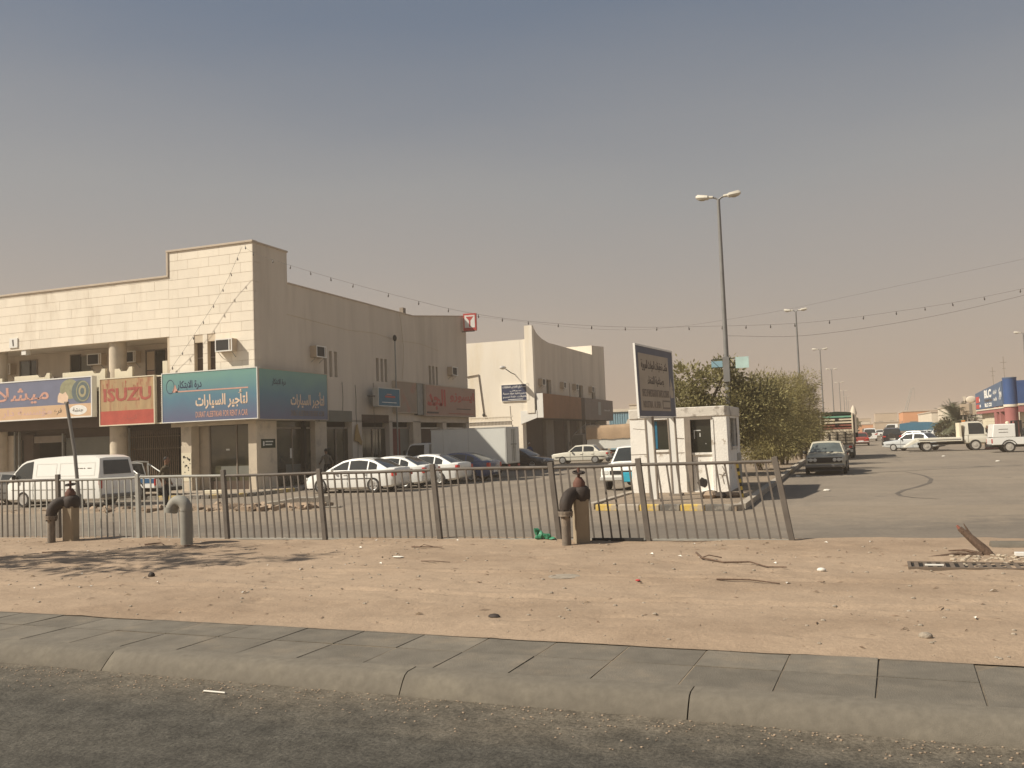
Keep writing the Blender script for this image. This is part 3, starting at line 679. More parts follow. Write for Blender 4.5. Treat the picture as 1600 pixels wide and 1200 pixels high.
# ground floor, south side
b = MB(); b.box(-62, XC - .05, 36.9, 37.1, 2.95, 3.42); b.build('lintel', M['brownish'], B1)
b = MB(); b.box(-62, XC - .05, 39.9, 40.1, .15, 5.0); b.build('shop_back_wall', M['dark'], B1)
def bx(name, mt, *a, par=None, bv=0): b = MB(); b.box(*a); return b.build(name, mt, par or B1, bevel=bv)
bx('pillar', M['pier'], -42.9, -41.55, 36.6, 37.1, .15, 3.2)
bx('post', M['galv'], -41.5, -41.42, 36.55, 36.65, .15, 3.4); bx('post', M['galv'], -41.2, -41.12, 36.55, 36.65, .15, 3.4)
bx('pillar', M['brownish'], -40.95, -40.3, 36.7, 37.1, .15, 3.2); bx('post', M['galv'], -38.25, -38.18, 36.6, 36.7, .15, 3.2)
bx('shop_lintel', M['framebrown'], -40.3, -38.25, 36.75, 36.9, 2.75, 3.1)
def shutter(x0, x1, y, z0, z1, mt, par):
    b = MB(); z = z0; k = 0
    while z < z1: b.box(x0, x1, y - (0.012 if k % 2 else 0.0), y + .03, z, min(z + .075, z1)); z += .077; k += 1
    return stuff(b.build('shutter_slats', mt, par))
shutter(-38.15, -35.15, 36.8, .15, 2.95, M['shutter'], B1); bx('jamb', M['pier'], -35.15, -34.75, 36.75, 37.1, .15, 3.0); bx('jamb', M['shutter'], -34.75, -33.95, 36.8, 37.1, .15, 3.0)
bx('shop_post', M['aluminium'], -33.98, -33.92, 36.65, 36.75, .15, 3.3)
b = MB(); b.box(0, .035, 0, .03, 0, 2.95); gb = b.mesh('grille_bar', M['rustgrille'])
for k in range(25): inst('grille_bar', gb, B1, (-33.85 + k * .12, 36.7, .2))
for zz in (.9, 2.2, 2.8): bx('grille_rail', M['rustgrille'], -33.9, -30.85, 36.74, 36.77, zz, zz + .05)
bx('pillar', M['pier'], -30.04, -29.44, 35.85, 36.4, .15, 3.4); bx('pillar', M['pier'], -29.62, -28.85, 36.55, 37.0, .15, 3.4)
bx('poster_patch', M['cream'], -30.03, -29.45, 35.838, 35.848, .6, 1.95)
b = MB()
for k in range(16):
    x = random.uniform(-29.98, -29.55); z = random.uniform(1.0, 1.8); b.box(x, x + random.uniform(.03, .1), 35.83, 35.836, z, z + random.uniform(.02, .09))
stuff(b.build('graffiti', M['black'], B1))
bx('shop_window', M['shopglass'], -28.85, XC - .12, 36.45, 36.49, .55, 3.35)
bx('sill', M['brownish'], -28.85, XC - .12, 36.4, 36.5, .15, .55)
bx('window_mark', M['lens'], -27.9, -27.7, 36.43, 36.448, 2.0, 2.08); bx('window_mark', M['lens'], -26.4, -26.25, 36.43, 36.448, 2.02, 2.1); bx('window_mark', M['shutter'], -28.2, -26.1, 36.435, 36.448, .8, 1.25); bx('window_mark', M['textwhite'], XC - .299, XC - .29, 39.0, 39.25, 1.5, 2.0); bx('window_mark', M['shutter'], XC - .299, XC - .29, 38.6, 40.3, .7, 1.2)  # pale bars paint in the lights on the glass; white one is a sticker
for x in (-28.85, -27.3): bx('mullion', M['framebrown'], x, x + .05, 36.40, 36.448, .55, 3.35)
# ground floor, east side
pe = [(35.85, 37.46, 'pier'), (40.85, 41.96, 'pier'), (44.62, 45.7, 'plaster'), (49.0, 49.4, 'plaster'), (52.2, 53.3, 'pier'), (56.7, 57.32, 'plaster'), (60.8, 61.3, 'plaster')]
for a, c, mm in pe: bx('pillar', M[mm], XC - .45, XC, a, c, .15, 3.4)
for a, c, mm, nm in ((37.46, 40.85, 'shopglass', 'shop_window'), (41.96, 44.62, 'glass', 'shop_window'), (45.7, 49.0, 'glass', 'shop_window'), (49.4, 50.95, 'maroon', 'door'), (50.95, 52.2, 'shutter', 'door')):
    bx(nm, M[mm], XC - .34, XC - .3, a, c, .15, 3.0 if mm != 'shopglass' else 3.4)
    bx('transom', M['framebrown'], XC - .299, XC - .24, a, c, 2.95, 3.05)
    if c - a > 2.5: bx('mullion', M['framebrown'], XC - .299, XC - .25, (a + c) / 2 - .03, (a + c) / 2 + .03, .15, 2.95)
for a, c in ((53.3, 56.7), (57.32, 60.8)):
    b = MB(); z = .15
    while z < 3.0: b.box(XC - .34 + (.015 if int(z * 13) % 2 else 0), XC - .25, a, c, z, z + .085); z += .09
    stuff(b.build('shutter_slats', M['brownish'], B1)); bx('shutter_rail', M['aluminium'], XC - .249, XC - .2, a, c, 2.95, 3.02)
bx('fascia', M['shutter'], XC - .1, XC + .05, 41.2, 44.55, 3.33, 3.92); bx('fascia', M['brownish'], XC - .1, XC + .03, 45.7, 48.9, 3.3, 3.75)
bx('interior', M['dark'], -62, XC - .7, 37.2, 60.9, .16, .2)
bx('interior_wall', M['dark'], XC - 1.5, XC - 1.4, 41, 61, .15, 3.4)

# air conditioners hung on the walls
def aircon(label, x, y, z, face='s', w=0.95, h=0.6, d=0.38):
    t = thing('air_conditioner', label, 'air conditioner', (x, y, z), 0 if face == 's' else math.pi / 2, 'window air conditioners on the walls')
    b = MB(); b.box(-w / 2, w / 2, -d, 0, 0, h); b.build('casing', M['fartan'], t, bevel=0.015)
    b = MB(); b.box(-w / 2 + .05, w * .30, -d - .015, -d - .002, .06, h - .06); g = b.build('grille', M['black'], t)
    b = MB()
    for a in ((-w / 2, w / 2, 0, .05), (-w / 2, w / 2, h - .05, h), (-w / 2, -w / 2 + .05, .05, h - .05), (w * .3, w * .3 + .05, .05, h - .05), (w / 2 - .05, w / 2, .05, h - .05)): b.box(a[0], a[1], -d - .03, -d - .016, a[2], a[3])
    b.build('frame', M['white'], t)
    b = MB(); b.tube([(-w * .4, -d * .8, -.01), (-w * .4, -.0, -.25)], .015, 5); b.tube([(w * .4, -d * .8, -.01), (w * .4, -.0, -.25)], .015, 5); b.build('bracket', M['galv'], t)
aircon('air conditioner on the stone wall right of the two slit windows', -27.15, YC - .001, 6.62)
aircon('air conditioner on the gallery wall left of the round column', -37.05, 38, 6.75); aircon('air conditioner on the gallery wall right of the round column', -34.72, 38, 6.72, w=.82)
aircon('air conditioner on the gallery wall at the left edge of the photo', -43.4, 38, 6.6)
aircon('air conditioner on the shaded wall beside the nearest slit trio', XC, 41.0, 6.62, 'e'); aircon('air conditioner on the shaded wall near the building end', XC, 58.2, 6.6, 'e')
t = thing('outdoor_fan_unit', 'white boxy fan unit standing behind the yellow sign', 'air conditioner', (-40.0, 36.5, 5.2))
b = MB(); b.box(-.42, .42, -.15, .15, .35, 1.02); b.build('casing', M['white'], t); b = MB(); b.box(-.3, .05, -.165, -.152, .45, .92); b.build('grille', M['dark'], t)
t = thing('outdoor_fan_unit', 'dark fan unit standing behind the yellow sign', 'air conditioner', (-39.0, 36.5, 5.2))
b = MB(); b.box(-.42, .5, -.15, .15, .3, .95); b.build('casing', M['framebrown'], t); b = MB(); b.box(-.35, .1, -.165, -.152, .4, .85); b.build('grille', M['dark'], t)
t = thing('small_wall_sign', 'small white number plate on the gallery parapet', 'sign', (-40.6, YC, 7.75))
b = MB(); b.box(-.28, .28, -.05, -.002, 0, .5); b.build('plate', M['white'], t); b = MB(); b.prism([(-.03, .08), (.05, .08), (.02, .42), (-.08, .42)], 'y', -.056, -.051); b.build('mark', M['textdark'], t)
t = thing('soffit_lamp', 'small white lamp box under the gallery soffit', 'lamp', (-40.0, 36.0, 7.35)); b = MB(); b.box(-.15, .15, -.15, .15, 0, .27); b.build('housing', M['white'], t)

# ------------------------------------------------------------------ shop signs
def board(name, label, face, u0, u1, v0, v1, d, thick, m, fm, fr=0.05):
    """Sign box with a face panel and a frame; the thing's origin sits at the middle of its face."""
    uc, vc = (u0 + u1) / 2, (v0 + v1) / 2
    t = thing(name, label, 'sign', (uc, d, vc) if face == 's' else (d, uc, vc)); hu, hv = (u1 - u0) / 2, (v1 - v0) / 2
    def bb(b, a, c, z0, z1, p, q):
        if face == 's': b.box(a, c, p, q, z0, z1)
        else: b.box(-q, -p, a, c, z0, z1)
    b = MB(); bb(b, -hu + fr, hu - fr, -hv + fr, hv - fr, 0.0, thick); b.build('panel', m, t)
    b = MB()
    for a in ((-hu, hu, -hv, -hv + fr), (-hu, hu, hv - fr, hv), (-hu, -hu + fr, -hv + fr, hv - fr), (hu - fr, hu, -hv + fr, hv - fr)): bb(b, *a, -.02, thick)
    b.build('frame', fm, t)
    t['face'] = face
    return t
def LT(t, body, m, u0, u1, v0, v1, bold=0.012, name='lettering'):
    return lettering(name, body, m, t, t['face'], u0, u1, v0, v1, -.004 if t['face'] == 's' else .004, bold)
def strip(t, name, m, u0, u1, v0, v1, out=.006):
    b = MB()
    if t['face'] == 's': b.box(u0, u1, -out, -.001, v0, v1)
    else: b.box(.001, out, u0, u1, v0, v1)
    return b.build(name, m, t)
def disc(t, name, m, u, v, ru, rv, out=.006, inner=0.0):
    b = MB(); n = 24
    P = lambda r, k: ((u + ru * r * math.cos(2 * math.pi * k / n), -out, v + rv * r * math.sin(2 * math.pi * k / n)) if t['face'] == 's' else (out, u + ru * r * math.cos(2 * math.pi * k / n), v + rv * r * math.sin(2 * math.pi * k / n)))
    if inner: b.add([P(1, k) for k in range(n)] + [P(inner, k) for k in range(n)], [(k, (k + 1) % n, n + (k + 1) % n, n + k) for k in range(n)])
    else: b.add([P(1, k) for k in range(n)], [tuple(range(n))])
    return b.build(name, m, t)
# blue over peach tyre shop sign
t = board('shop_sign', 'blue and peach tyre shop sign with printed tyres at its right end', 's', -47.2, -34.82, 3.9, 5.93, 35.2, .3, M['slateblue'], M['white'], .06)
strip(t, 'lower_band', M['peach'], -6.12, 6.12, -.955, -.33)
LT(t, arabic('ميشلان'), M['textorange'], -1.0, 3.4, -.22, .70, .016)
LT(t, arabic('مؤسسة دار الاطارات'), M['textpink'], -2.4, 3.6, -.86, -.42, .014)
LT(t, arabic('فرع'), M['textdark'], 3.75, 4.25, -.85, -.50, .012)
disc(t, 'printed_tyre', M['olive'], 4.75, .42, .62, .50); disc(t, 'printed_tyre', M['tyreprint'], 5.45, .28, .56, .56, .009); disc(t, 'printed_tyre_ring', M['olive'], 5.62, .28, .44, .52, .012, .86)
disc(t, 'printed_hub', M['tyreprint2'], 5.58, .28, .24, .30, .014); disc(t, 'printed_hub', M['tyreprint'], 5.58, .28, .13, .17, .016); disc(t, 'printed_hub', M['olive'], 4.85, .45, .10, .12, .008)
b = MB(); b.add([(3.98, -.008, -.2), (4.62, -.008, -.32), (4.68, -.008, .05), (4.5, -.008, .3), (4.3, -.008, .2), (4.1, -.008, .28), (4.0, -.008, .1)], [tuple(range(7))]); b.build('printed_patch', M['textcream'], t)
disc(t, 'oval', M['textwhite'], 5.3, -.64, .56, .25, .009); LT(t, arabic('جنشة'), M['textdark'], 4.95, 5.62, -.76, -.52, .012).location.y = -.006
# bleached red sign
t = board('shop_sign', 'sun bleached tan and red sign with large red Latin letters', 's', -34.37, -31.0, 3.4, 5.74, 35.2, .28, M['tan'], M['cream'], .05)
strip(t, 'red_band', M['signred'], -1.635, 1.635, -1.12, -.45); LT(t, 'ISUZU', M['textred2'], -1.42, 1.48, .0, .66, .035)
b = MB()
for k in range(26):
    x = random.uniform(-1.5, 1.5); z = random.uniform(.2, 1.05); h = random.uniform(.05, .5); w = random.uniform(.015, .05); b.add([(x, -.0065, z), (x + w, -.0065, z), (x + w * .6, -.0065, z - h), (x + w * .4, -.0065, z - h)], [(0, 1, 2, 3)])
b.build('rust_runs', M['signred'], t)
LT(t, arabic('السيارات'), M['textred2'], -.5, .6, -.95, -.68, .005, 'faded_lettering')
# bare frame with torn edge between the signs
t = thing('bare_sign_frame', 'rusty bare frame with torn sheet between the red and blue signs', 'sign frame', (-30.8, 35.3, 3.4))
b = MB(); b.box(-.2, .2, .05, .2, 0.0, 2.3); b.build('back_sheet', M['brownish'], t)
b = MB()
for k in range(24): b.prism([(.05 + random.uniform(0, .05), k * .097), (.2, k * .097 + .01), (.2, k * .097 + .06)], 'y', -.02, .0)
stuff(b.build('torn_edge', M['cream'], t))
b = MB(); b.box(-.2, .2, 0, .06, 2.26, 2.32); b.box(-.2, .2, 0, .06, 0, .05); b.build('frame_bar', M['cream'], t)
# the teal to blue car rental sign, two faces round the corner
def rental(t, e):
    s = 1
    LT(t, arabic('لتأجير السيارات'), M['textcream'], -.75 if not e else -.4, 2.15 if not e else 2.6, -.62, .22, .025)
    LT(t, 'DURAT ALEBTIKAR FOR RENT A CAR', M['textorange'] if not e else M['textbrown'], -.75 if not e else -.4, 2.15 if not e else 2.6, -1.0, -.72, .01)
    LT(t, arabic('درة الابتكار'), M['navy'], -1.8, -.4, .32, .78, .012) if not e else LT(t, arabic('درة الابتكار'), M['navy'], -1.9, -.8, .4, .75, .012)
    if not e:
        strip(t, 'stripe', M['textorange'], -1.9, 2.2, .24, .30); disc(t, 'emblem_ring', M['navy'], -2.2, .52, .24, .34, .006, .9)
        b = MB(); b.add([(-2.1, -.006, .24), (-1.75, -.006, .24), (-1.92, -.006, .62)], [(0, 1, 2)]); b.build('emblem', M['textorange'], t)
t = board('shop_sign', 'sunlit teal to blue car rental sign with cream Arabic letters', 's', -30.58, -25.17, 3.4, 5.77, 35.2, .25, M['gradsign'], M['white'], .035); rental(t, 0)
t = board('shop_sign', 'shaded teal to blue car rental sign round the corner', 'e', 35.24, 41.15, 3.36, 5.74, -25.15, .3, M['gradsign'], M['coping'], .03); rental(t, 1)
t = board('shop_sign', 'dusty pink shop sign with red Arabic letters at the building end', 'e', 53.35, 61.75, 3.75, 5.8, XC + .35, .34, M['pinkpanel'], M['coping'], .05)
LT(t, arabic('ايسوزو'), M['textred'], -.3, 4.0, -.05, .72, .03); LT(t, arabic('الجد'), M['textred'], -3.9, -1.0, -.62, .78, .04)
strip(t, 'small_text_line', M['textdark'], .8, 3.3, -.52, -.46); strip(t, 'small_text_line', M['textdark'], -4.0, -2.2, -.86, -.74); strip(t, 'small_text_line', M['textred2'], -.6, 3.8, -.84, -.8)
board('blank_sign_panel', 'bare stained grey panel left of the pink shop sign', 'e', 49.5, 52.4, 3.9, 5.85, XC + .2, .2, M['greypanel'], M['pier'], .04)
board('blank_sign_panel', 'narrow dull green grey panel beside the pink shop sign', 'e', 52.42, 53.33, 3.8, 5.82, XC + .22, .22, M['galv'], M['shutter'], .03)
t = board('projecting_sign', 'small blue box sign projecting from the shaded wall', 'e', 46.3, 49.0, 4.2, 5.28, XC + .75, .35, M['bluepanel'], M['aluminium'], .05)
strip(t, 'small_text_line', M['textred'], -.5, .75, -.02, .09); strip(t, 'small_text_line', M['textorange'], -.3, .3, .15, .2); strip(t, 'small_text_line', M['textwhite'], -.9, .9, -.32, -.28)
b = MB(); b.tube([(-.8, -1.1, .05), (-.1, -1.1, .05)], .03, 6); b.tube([(-.2, -2.2, 0.02), (-.2, -1.1, .05)], .03, 6); b.build('bracket', M['black'], t)
t = thing('street_name_plate', 'small dark green name plate on the corner shop pillar', 'sign', (XC + .003, 36.75, 2.05), math.pi / 2)
b = MB(); b.box(-.55, .55, -.025, 0, 0, .42); b.build('plate', M['darkgreen'], t)
b = MB()
for z, w in ((.27, .36), (.13, .28)): b.box(-.25, w, -.03, -.026, z, z + .06)
b.add([(-.45, -.03, .1), (-.33, -.03, .1), (-.33, -.03, .32), (-.45, -.03, .32)], [(0, 1, 2, 3)]); b.build('plate_text', M['lens'], t)
t = thing('hanging_cloth', 'torn yellow brown cloth hanging on the side wall pillar', 'cloth', (XC + .06, 45.0, 2.1), math.pi / 2)
b = MB(); b.prism([(-.1, 1.05), (.05, 1.1), (.15, .7), (.5, .1), (.42, -.1), (.1, .1), (-.35, .2), (-.25, .6)], 'y', -.05, -.02); b.build('cloth', mat('yellow brown cloth', (.36, .24, .10), .9, .2, 6), t)
t = thing('wall_lamp_pole', 'slim dark pole with a small lamp standing against the shaded wall', 'lamp', (XC + .35, 49.35, .15))
b = MB(); b.tube([(0, 0, 0), (0, 0, 8.1)], .045, 6); b.build('pole', M['galv'], t)
b = MB(); b.ell((0, 0, 8.25), (.12, .16, .2), 8, 6); b.build('lamp', M['black'], t)
t = thing('roof_box', 'small dark box on the dipped parapet', 'box', (XC - .2, 51.6, 10.18)); b = MB(); b.box(-.12, .12, -.2, .2, 0, .38); b.build('box', M['framebrown'], t)
# loose conduits hanging down the side wall
for y0, y1, z0, lb in ((43.6, 43.7, 5.5, 'thin dark cable hanging beside the shaded car rental sign'), (45.0, 45.2, 5.4, 'thin dark cable hanging above the torn yellow cloth'), (47.1, 47.2, 5.6, 'thin dark cable hanging behind the small blue box sign')):
    t = thing('hanging_cable', lb, 'cable', (XC + .03, y0, .5), 0, 'cables hanging down the shaded wall'); b = MB()
    b.tube([(0, (y1 - y0) * k / 6 + .05 * math.sin(k * 2.1), z0 - .5 - (z0 - .6) * k / 6) for k in range(7)], .014, 4); b.build('cable', M['wire'], t)
# red and white lightbox sign at the roof corner
t = thing('roof_lightbox_sign', 'red and white lightbox sign on the far roof corner', 'sign', (XC + .15, 60.6, 9.95), rad(8))
b = MB(); b.box(0, .95, -.12, .12, 0, 1.25); b.build('box', M['yred'], t, bevel=.01)
b = MB(); b.box(.10, .85, -.128, -.121, .22, 1.12); b.build('face', M['textwhite'], t)
b = MB(); b.add([(.18, -.131, 1.02), (.77, -.131, 1.02), (.53, -.131, .72), (.53, -.131, .26), (.42, -.131, .26), (.42, -.131, .72)], [tuple(range(6))]); b.build('emblem', M['yred'], t)
b = MB(); b.box(-.5, .8, -.02, .02, -.06, -.01); b.build('bracket', M['black'], t)

# ------------------------------------------------------------------ building 2 farther along the street
B2 = thing('pale_building', 'pale rendered building with curved parapet corner and brown fascia', 'building')
def bx2(name, mt, *a, bv=0, par=None): b = MB(); b.box(*a); return b.build(name, mt, par or B2, bevel=bv)
X2, Y2 = -25.6, 75.8
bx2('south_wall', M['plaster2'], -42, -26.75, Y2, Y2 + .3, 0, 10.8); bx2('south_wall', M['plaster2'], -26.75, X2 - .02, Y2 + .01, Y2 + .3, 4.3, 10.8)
bx2('corner_pilaster', M['plaster2'], -26.25, X2 + .06, Y2 - .12, Y2 + .35, 4.3, 11.98)
b = MB(); ew = [(78.0, 78.45, 6.9, 7.5), (79.4, 80.9, 6.05, 7.4), (83.3, 84.9, 6.6, 7.3), (86.7, 87.05, 6.05, 7.4), (89.7, 91.8, 6.05, 7.35), (95.1, 96.7, 6.05, 7.35)]
top = [(Y2 + .3, 11.95), (77.3, 11.35), (78.6, 11.05), (80.5, 10.86), (96.0, 10.9), (96.0, 11.9), (101.2, 12.2)]
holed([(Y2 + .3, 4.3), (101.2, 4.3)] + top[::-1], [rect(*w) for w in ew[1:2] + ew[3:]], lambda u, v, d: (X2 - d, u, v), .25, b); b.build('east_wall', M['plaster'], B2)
for w in ew[1:2] + ew[3:]:
    f = bx2('window', M['framebrown'], X2 - .3, X2 - .26, w[0], w[1], w[2], w[3]); bx2('pane', M['glass'], X2 - .255, X2 - .235, w[0] + .08, w[1] - .08, w[2] + .08, w[3] - .08, par=f)
b = MB(); b.prism([(96.0, 10.9), (101.2, 10.9), (101.2, 12.2), (96.0, 11.9)], 'x', X2 - 3.2, X2 - .01); b.build('stair_parapet', M['plaster2'], B2)
b = MB(); b.box(-42, X2 - .02, 100.9, 101.2, 0, 10.9); b.box(-42, X2 - .3, Y2 + .3, 100.9, 9.5, 9.7); b.build('back_wall', M['plaster2'], B2)
bx2('ground_wall', M['brownish'], -26.9, -26.8, Y2 + .3, 101, 0, 4.3); bx2('corner_jamb', M['plaster2'], -26.85, -26.7, Y2 + .3, Y2 + .8, 0, 4.0)  # dark brown of the ground wall holds the shade under the awning
bx2('awning_soffit', M['brownish'], -26.8, -24.85, Y2 + .05, 101.1, 3.75, 3.85)
bx2('fascia', M['brownpanel'], -25.0, -24.8, Y2 + .05, 83.9, 3.82, 5.98); bx2('fascia', M['brownpanel'], -25.0, -24.795, 83.93, 88.0, 3.82, 5.95); bx2('fascia', M['brownish'], -25.0, -24.83, 88.02, 89.3, 3.9, 5.95)
f = bx2('fascia', M['darkgrey'], -25.0, -24.8, 89.32, 101.1, 3.78, 5.98)
lettering('lettering', arabic('مؤسسة'), M['textbrown'], B2, 'e', 91.2, 94.2, 4.6, 5.4, -24.795, .01); lettering('lettering', arabic('للتجارة'), M['textwhite'], B2, 'e', 97.0, 99.5, 4.75, 4.95, -24.795, .0)
bx2('sign_panel', M['galv'], -24.799, -24.785, 94.6, 95.7, 4.3, 5.7)
bx2('fascia_end', M['white'], -25.35, -24.8, Y2 - .02, Y2 + .045, 3.85, 5.98)
b = MB(); b.prism([(-26.88, 3.35), (-25.36, 3.86), (-25.36, 4.5), (-26.88, 4.5)], 'y', Y2 - .05, Y2 + .0); b.build('awning_end', M['white'], B2)
for y0, y1 in ((81.6, 84.0), (88.6, 89.4), (93, 94)): bx2('pillar', M['framebrown'], -26.8, -26.5, y0, y1, 0, 3.75)
for y, lab in ((77.6, 'small air conditioner at the curved corner of the pale building'), (84.1, 'air conditioner in the middle of the pale building side wall'), (88.3, 'air conditioner beside the wide window of the pale building'), (94.4, 'air conditioner nearest the far end of the pale building')):
    aircon(lab, X2, y, 6.75, 'e')
t = board('wall_sign', 'navy blue board of white Arabic lines on the pale wall', 's', -28.6, -26.0, 5.42, 6.88, Y2 - .1, .08, M['navy'], M['textwhite'], .03)
LT(t, arabic('مؤسسة راي العارض للمقاولات'), M['textwhite'], -1.18, 1.2, .33, .64, .02); LT(t, arabic('جوال'), M['textwhite'], -.5, .6, .10, .22, .02)
LT(t, arabic('تصميم تنفيذ مواد صحية'), M['textwhite'], -1.15, 1.15, -.22, .05, .02); LT(t, arabic('مقاولات عامة ترميم'), M['textwhite'], -1.15, 1.15, -.5, -.26, .02); strip(t, 'small_text_line', M['textwhite'], -.7, .7, -.62, -.57)
t = thing('wall_lamp', 'street lamp head on an arm fixed to the pale wall', 'wall lamp', (-27.3, Y2, 7.75))
b = MB(); b.tube([(0, 0, 0), (-.15, -.5, .12), (-.45, -1.1, .45)], .04, 6); b.build('arm', M['black'], t)
b = MB(); b.ell((-.6, -1.35, .55), (.30, .42, .16), 10, 6); b.build('lamp_head', M['aluminium'], t, smooth=60)
t = thing('wall_pipe', 'thin bent pipe on the pale wall', 'pipe', (0, 0, 0)); b = MB(); b.tube([(-31.9, Y2 - .06, 7.8), (-30.75, Y2 - .06, 7.95), (-30.35, Y2 - .06, 4.2)], .05, 5); b.build('pipe', M['framebrown'], t)
b = MB(); b.ell((-30.35, Y2 - .1, 4.3), (.14, .1, .16), 7, 5); b.build('valve', M['black'], t)
t = thing('slatted_yard_wall', 'cream yard wall with two rows of slatted openings', 'wall', (-29.6, 73.5, 0))
b = MB(); b.box(-3, 2.7, 0, .25, 0, 3.3); b.box(-3, 2.7, 0, .25, 3.62, 3.7); b.box(-3, 2.7, 0, .25, 4.0, 4.06); b.box(-3, -2.85, 0, .25, 3.3, 4.0); b.build('wall', M['plaster2'], t)
q = MB(); q.box(0, .07, .05, .15, 0, .32); me = q.mesh('slat', M['framebrown'])
for k in range(42): inst('slat', me, t, (-2.8 + .13 * k, 0, 3.3))
q = MB(); q.box(0, .05, .05, .12, 0, .3); me = q.mesh('slat', M['plaster2'])
for k in range(42): inst('slat', me, t, (-2.8 + .13 * k, 0, 3.7))
b = MB(); b.tube([(2.62, .1, 3.3), (2.55, .1, 4.9)], .04, 5); b.build('post', M['framebrown'], t)

t = thing('corrugated_shed', 'pale blue corrugated sheet shed behind the tarp truck', 'shed', (-26, 112, 0))
b = MB()
for k in range(24): b.box(-2 + k * .3, -1.85 + k * .3, -.06, .1, 2.3, 5.0)
b.box(-2, 5.2, 0, .2, 0, 5.0); stuff(b.build('corrugated_sheet', M['shedblue'], t)); b = MB(); b.box(-2.1, 5.3, -.2, 6, 5.0, 5.35); b.build('roof', M['farwhite'], t); b = MB(); b.box(-2, 5.2, .2, 6, 0, 5.0); b.build('wall', M['fartan'], t)
b = MB(); b.prism([(0, 3.3), (.6, 3.2), (.9, 3.9), (.4, 4.1)], 'y', -.1, -.07); b.build('patch', M['farwhite'], t)
t = thing('far_block', 'low white block seen beyond the blue shed', 'building', (-21, 128, 0)); b = MB(); b.box(-8, 6, 0, 8, 0, 6.3); b.build('wall', M['farwhite'], t); b = MB(); b.box(-8.1, 6.1, -.1, 8.1, 6.3, 6.5); b.build('roof', M['coping'], t)

# ------------------------------------------------------------------ guard booth
G = thing('guard_booth', 'small whitewashed guard booth with peeling paint on the island', 'booth', (-6.72, 29.6, .12))
BW, BD, BH, BP = 3.12, 3.5, 2.72, 2.4
b = MB(); holed([(0, 0), (BW, 0), (BW, BP), (0, BP)], [rect(.64, 1.33, 1.38, 2.36), rect(1.86, 2.66, .04, 2.37)], lambda u, v, d: (u, d, v), .14, b)
holed([(0, 0), (BD, 0), (BD, BP), (0, BP)], [rect(.8, 2.6, 1.4, 2.34)], lambda u, v, d: (BW - d, u, v), .12, b)
b.add([(0, 0, 0), (0, BD, 0), (0, BD, BP), (0, 0, BP)], [(0, 1, 2, 3)]); b.add([(0, BD, 0), (BW, BD, 0), (BW, BD, BP), (0, BD, BP)], [(0, 1, 2, 3)]); b.build('wall', M['boothwhite'], G)
b = MB(); b.box(-.02, BW + .03, -.03, BD + .03, BP, BH); b.build('parapet', M['boothtop'], G, bevel=.02)
w = MB(); w.box(.64, 1.33, .10, .14, 1.38, 2.36); f = w.build('window', M['glass'], G)
w = MB(); w.box(.67, .88, .085, .098, 1.42, 2.32); w.build('panel', M['tealpanel'], f)
w = MB()
for a in ((.56, .64, 1.31, 2.39), (1.33, 1.39, 1.31, 2.39), (.64, 1.33, 1.31, 1.38), (.64, 1.33, 2.36, 2.39)): w.box(a[0], a[1], -.03, .05, a[2], a[3])
w.build('frame', M['boothwhite'], f)
w = MB(); w.box(.635, .675, .03, .084, 1.38, 2.36); w.box(.675, 1.33, .03, .084, 2.31, 2.36); w.build('inner_frame', M['framebrown'], f)
w = MB(); w.box(1.99, 2.62, .09, .13, .04, 1.22); d = w.build('door', M['boothwhite'], G)
w = MB(); w.box(1.99, 2.62, .09, .12, 1.26, 2.31); w.build('door_glass', M['glass'], d)
w = MB()
for a in ((1.78, 1.97, .03, 2.38), (1.97, 2.66, 2.31, 2.38)): w.box(a[0], a[1], -.035, .10, a[2], a[3])
w.build('door_frame', M['framebrown'], d)
w = MB(); w.box(1.97, 2.66, .04, .088, 1.19, 1.255); w.box(2.62, 2.70, -.02, .10, .03, 2.31); w.build('rail', M['boothwhite'], d)
w = MB(); rh_ = random.Random(3); w.add([(2.28 + .15 * math.cos(a) * rh_.uniform(.8, 1.25), .086, .30 + .15 * math.sin(a) * rh_.uniform(.8, 1.25)) for a in [k * .628 for k in range(10)]], [tuple(range(10))]); w.build('hole', M['dark'], d)
w = MB()
for a in ((2.06, 2.09, 1.70, 1.98), (2.09, 2.28, 1.95, 1.98), (2.24, 2.27, 1.76, 1.88), (2.42, 2.44, 1.52, 1.55)): w.box(a[0], a[1], .083, .088, a[2], a[3])
w.build('glass_marks', M['lens'], d)
w = MB(); w.box(BW - .13, BW - .09, .8, 2.6, 1.4, 2.34); f = w.build('window', M['glass'], G); w = MB(); w.box(BW - .02, BW + .02, .7, .8, 1.3, 2.38); w.box(BW - .02, BW + .02, 2.6, 2.7, 1.3, 2.38); w.box(BW - .02, BW + .02, .8, 2.6, 1.3, 1.4); w.build('frame', M['boothtop'], f)
w = MB(); w.box(BW + .002, BW + .03, 2.4, 3.45, .0, 1.15); w.build('lower_patch', M['fencegrey'], G)
w = MB(); w.tube([(2.95, -.004, .25), (2.9, -.004, .5), (3.0, -.004, .62), (2.92, -.004, .8)], .013, 4); w.tube([(2.8, -.004, .56), (3.05, -.004, .5)], .011, 4); w.tube([(1.45, -.004, 1.75), (1.75, -.004, 1.72)], .011, 4); w.tube([(0, -.004, 1.25), (1.75, -.004, 1.27)], .008, 4); w.tube([(.1, -.004, 2.1), (.55, -.004, 2.05)], .007, 4); w.build('wall_crack', M['framebrown'], G)
t = thing('striped_bollard', 'thin yellow and black striped post beside the guard booth', 'bollard', (-2.95, 27.0, .12), 0)
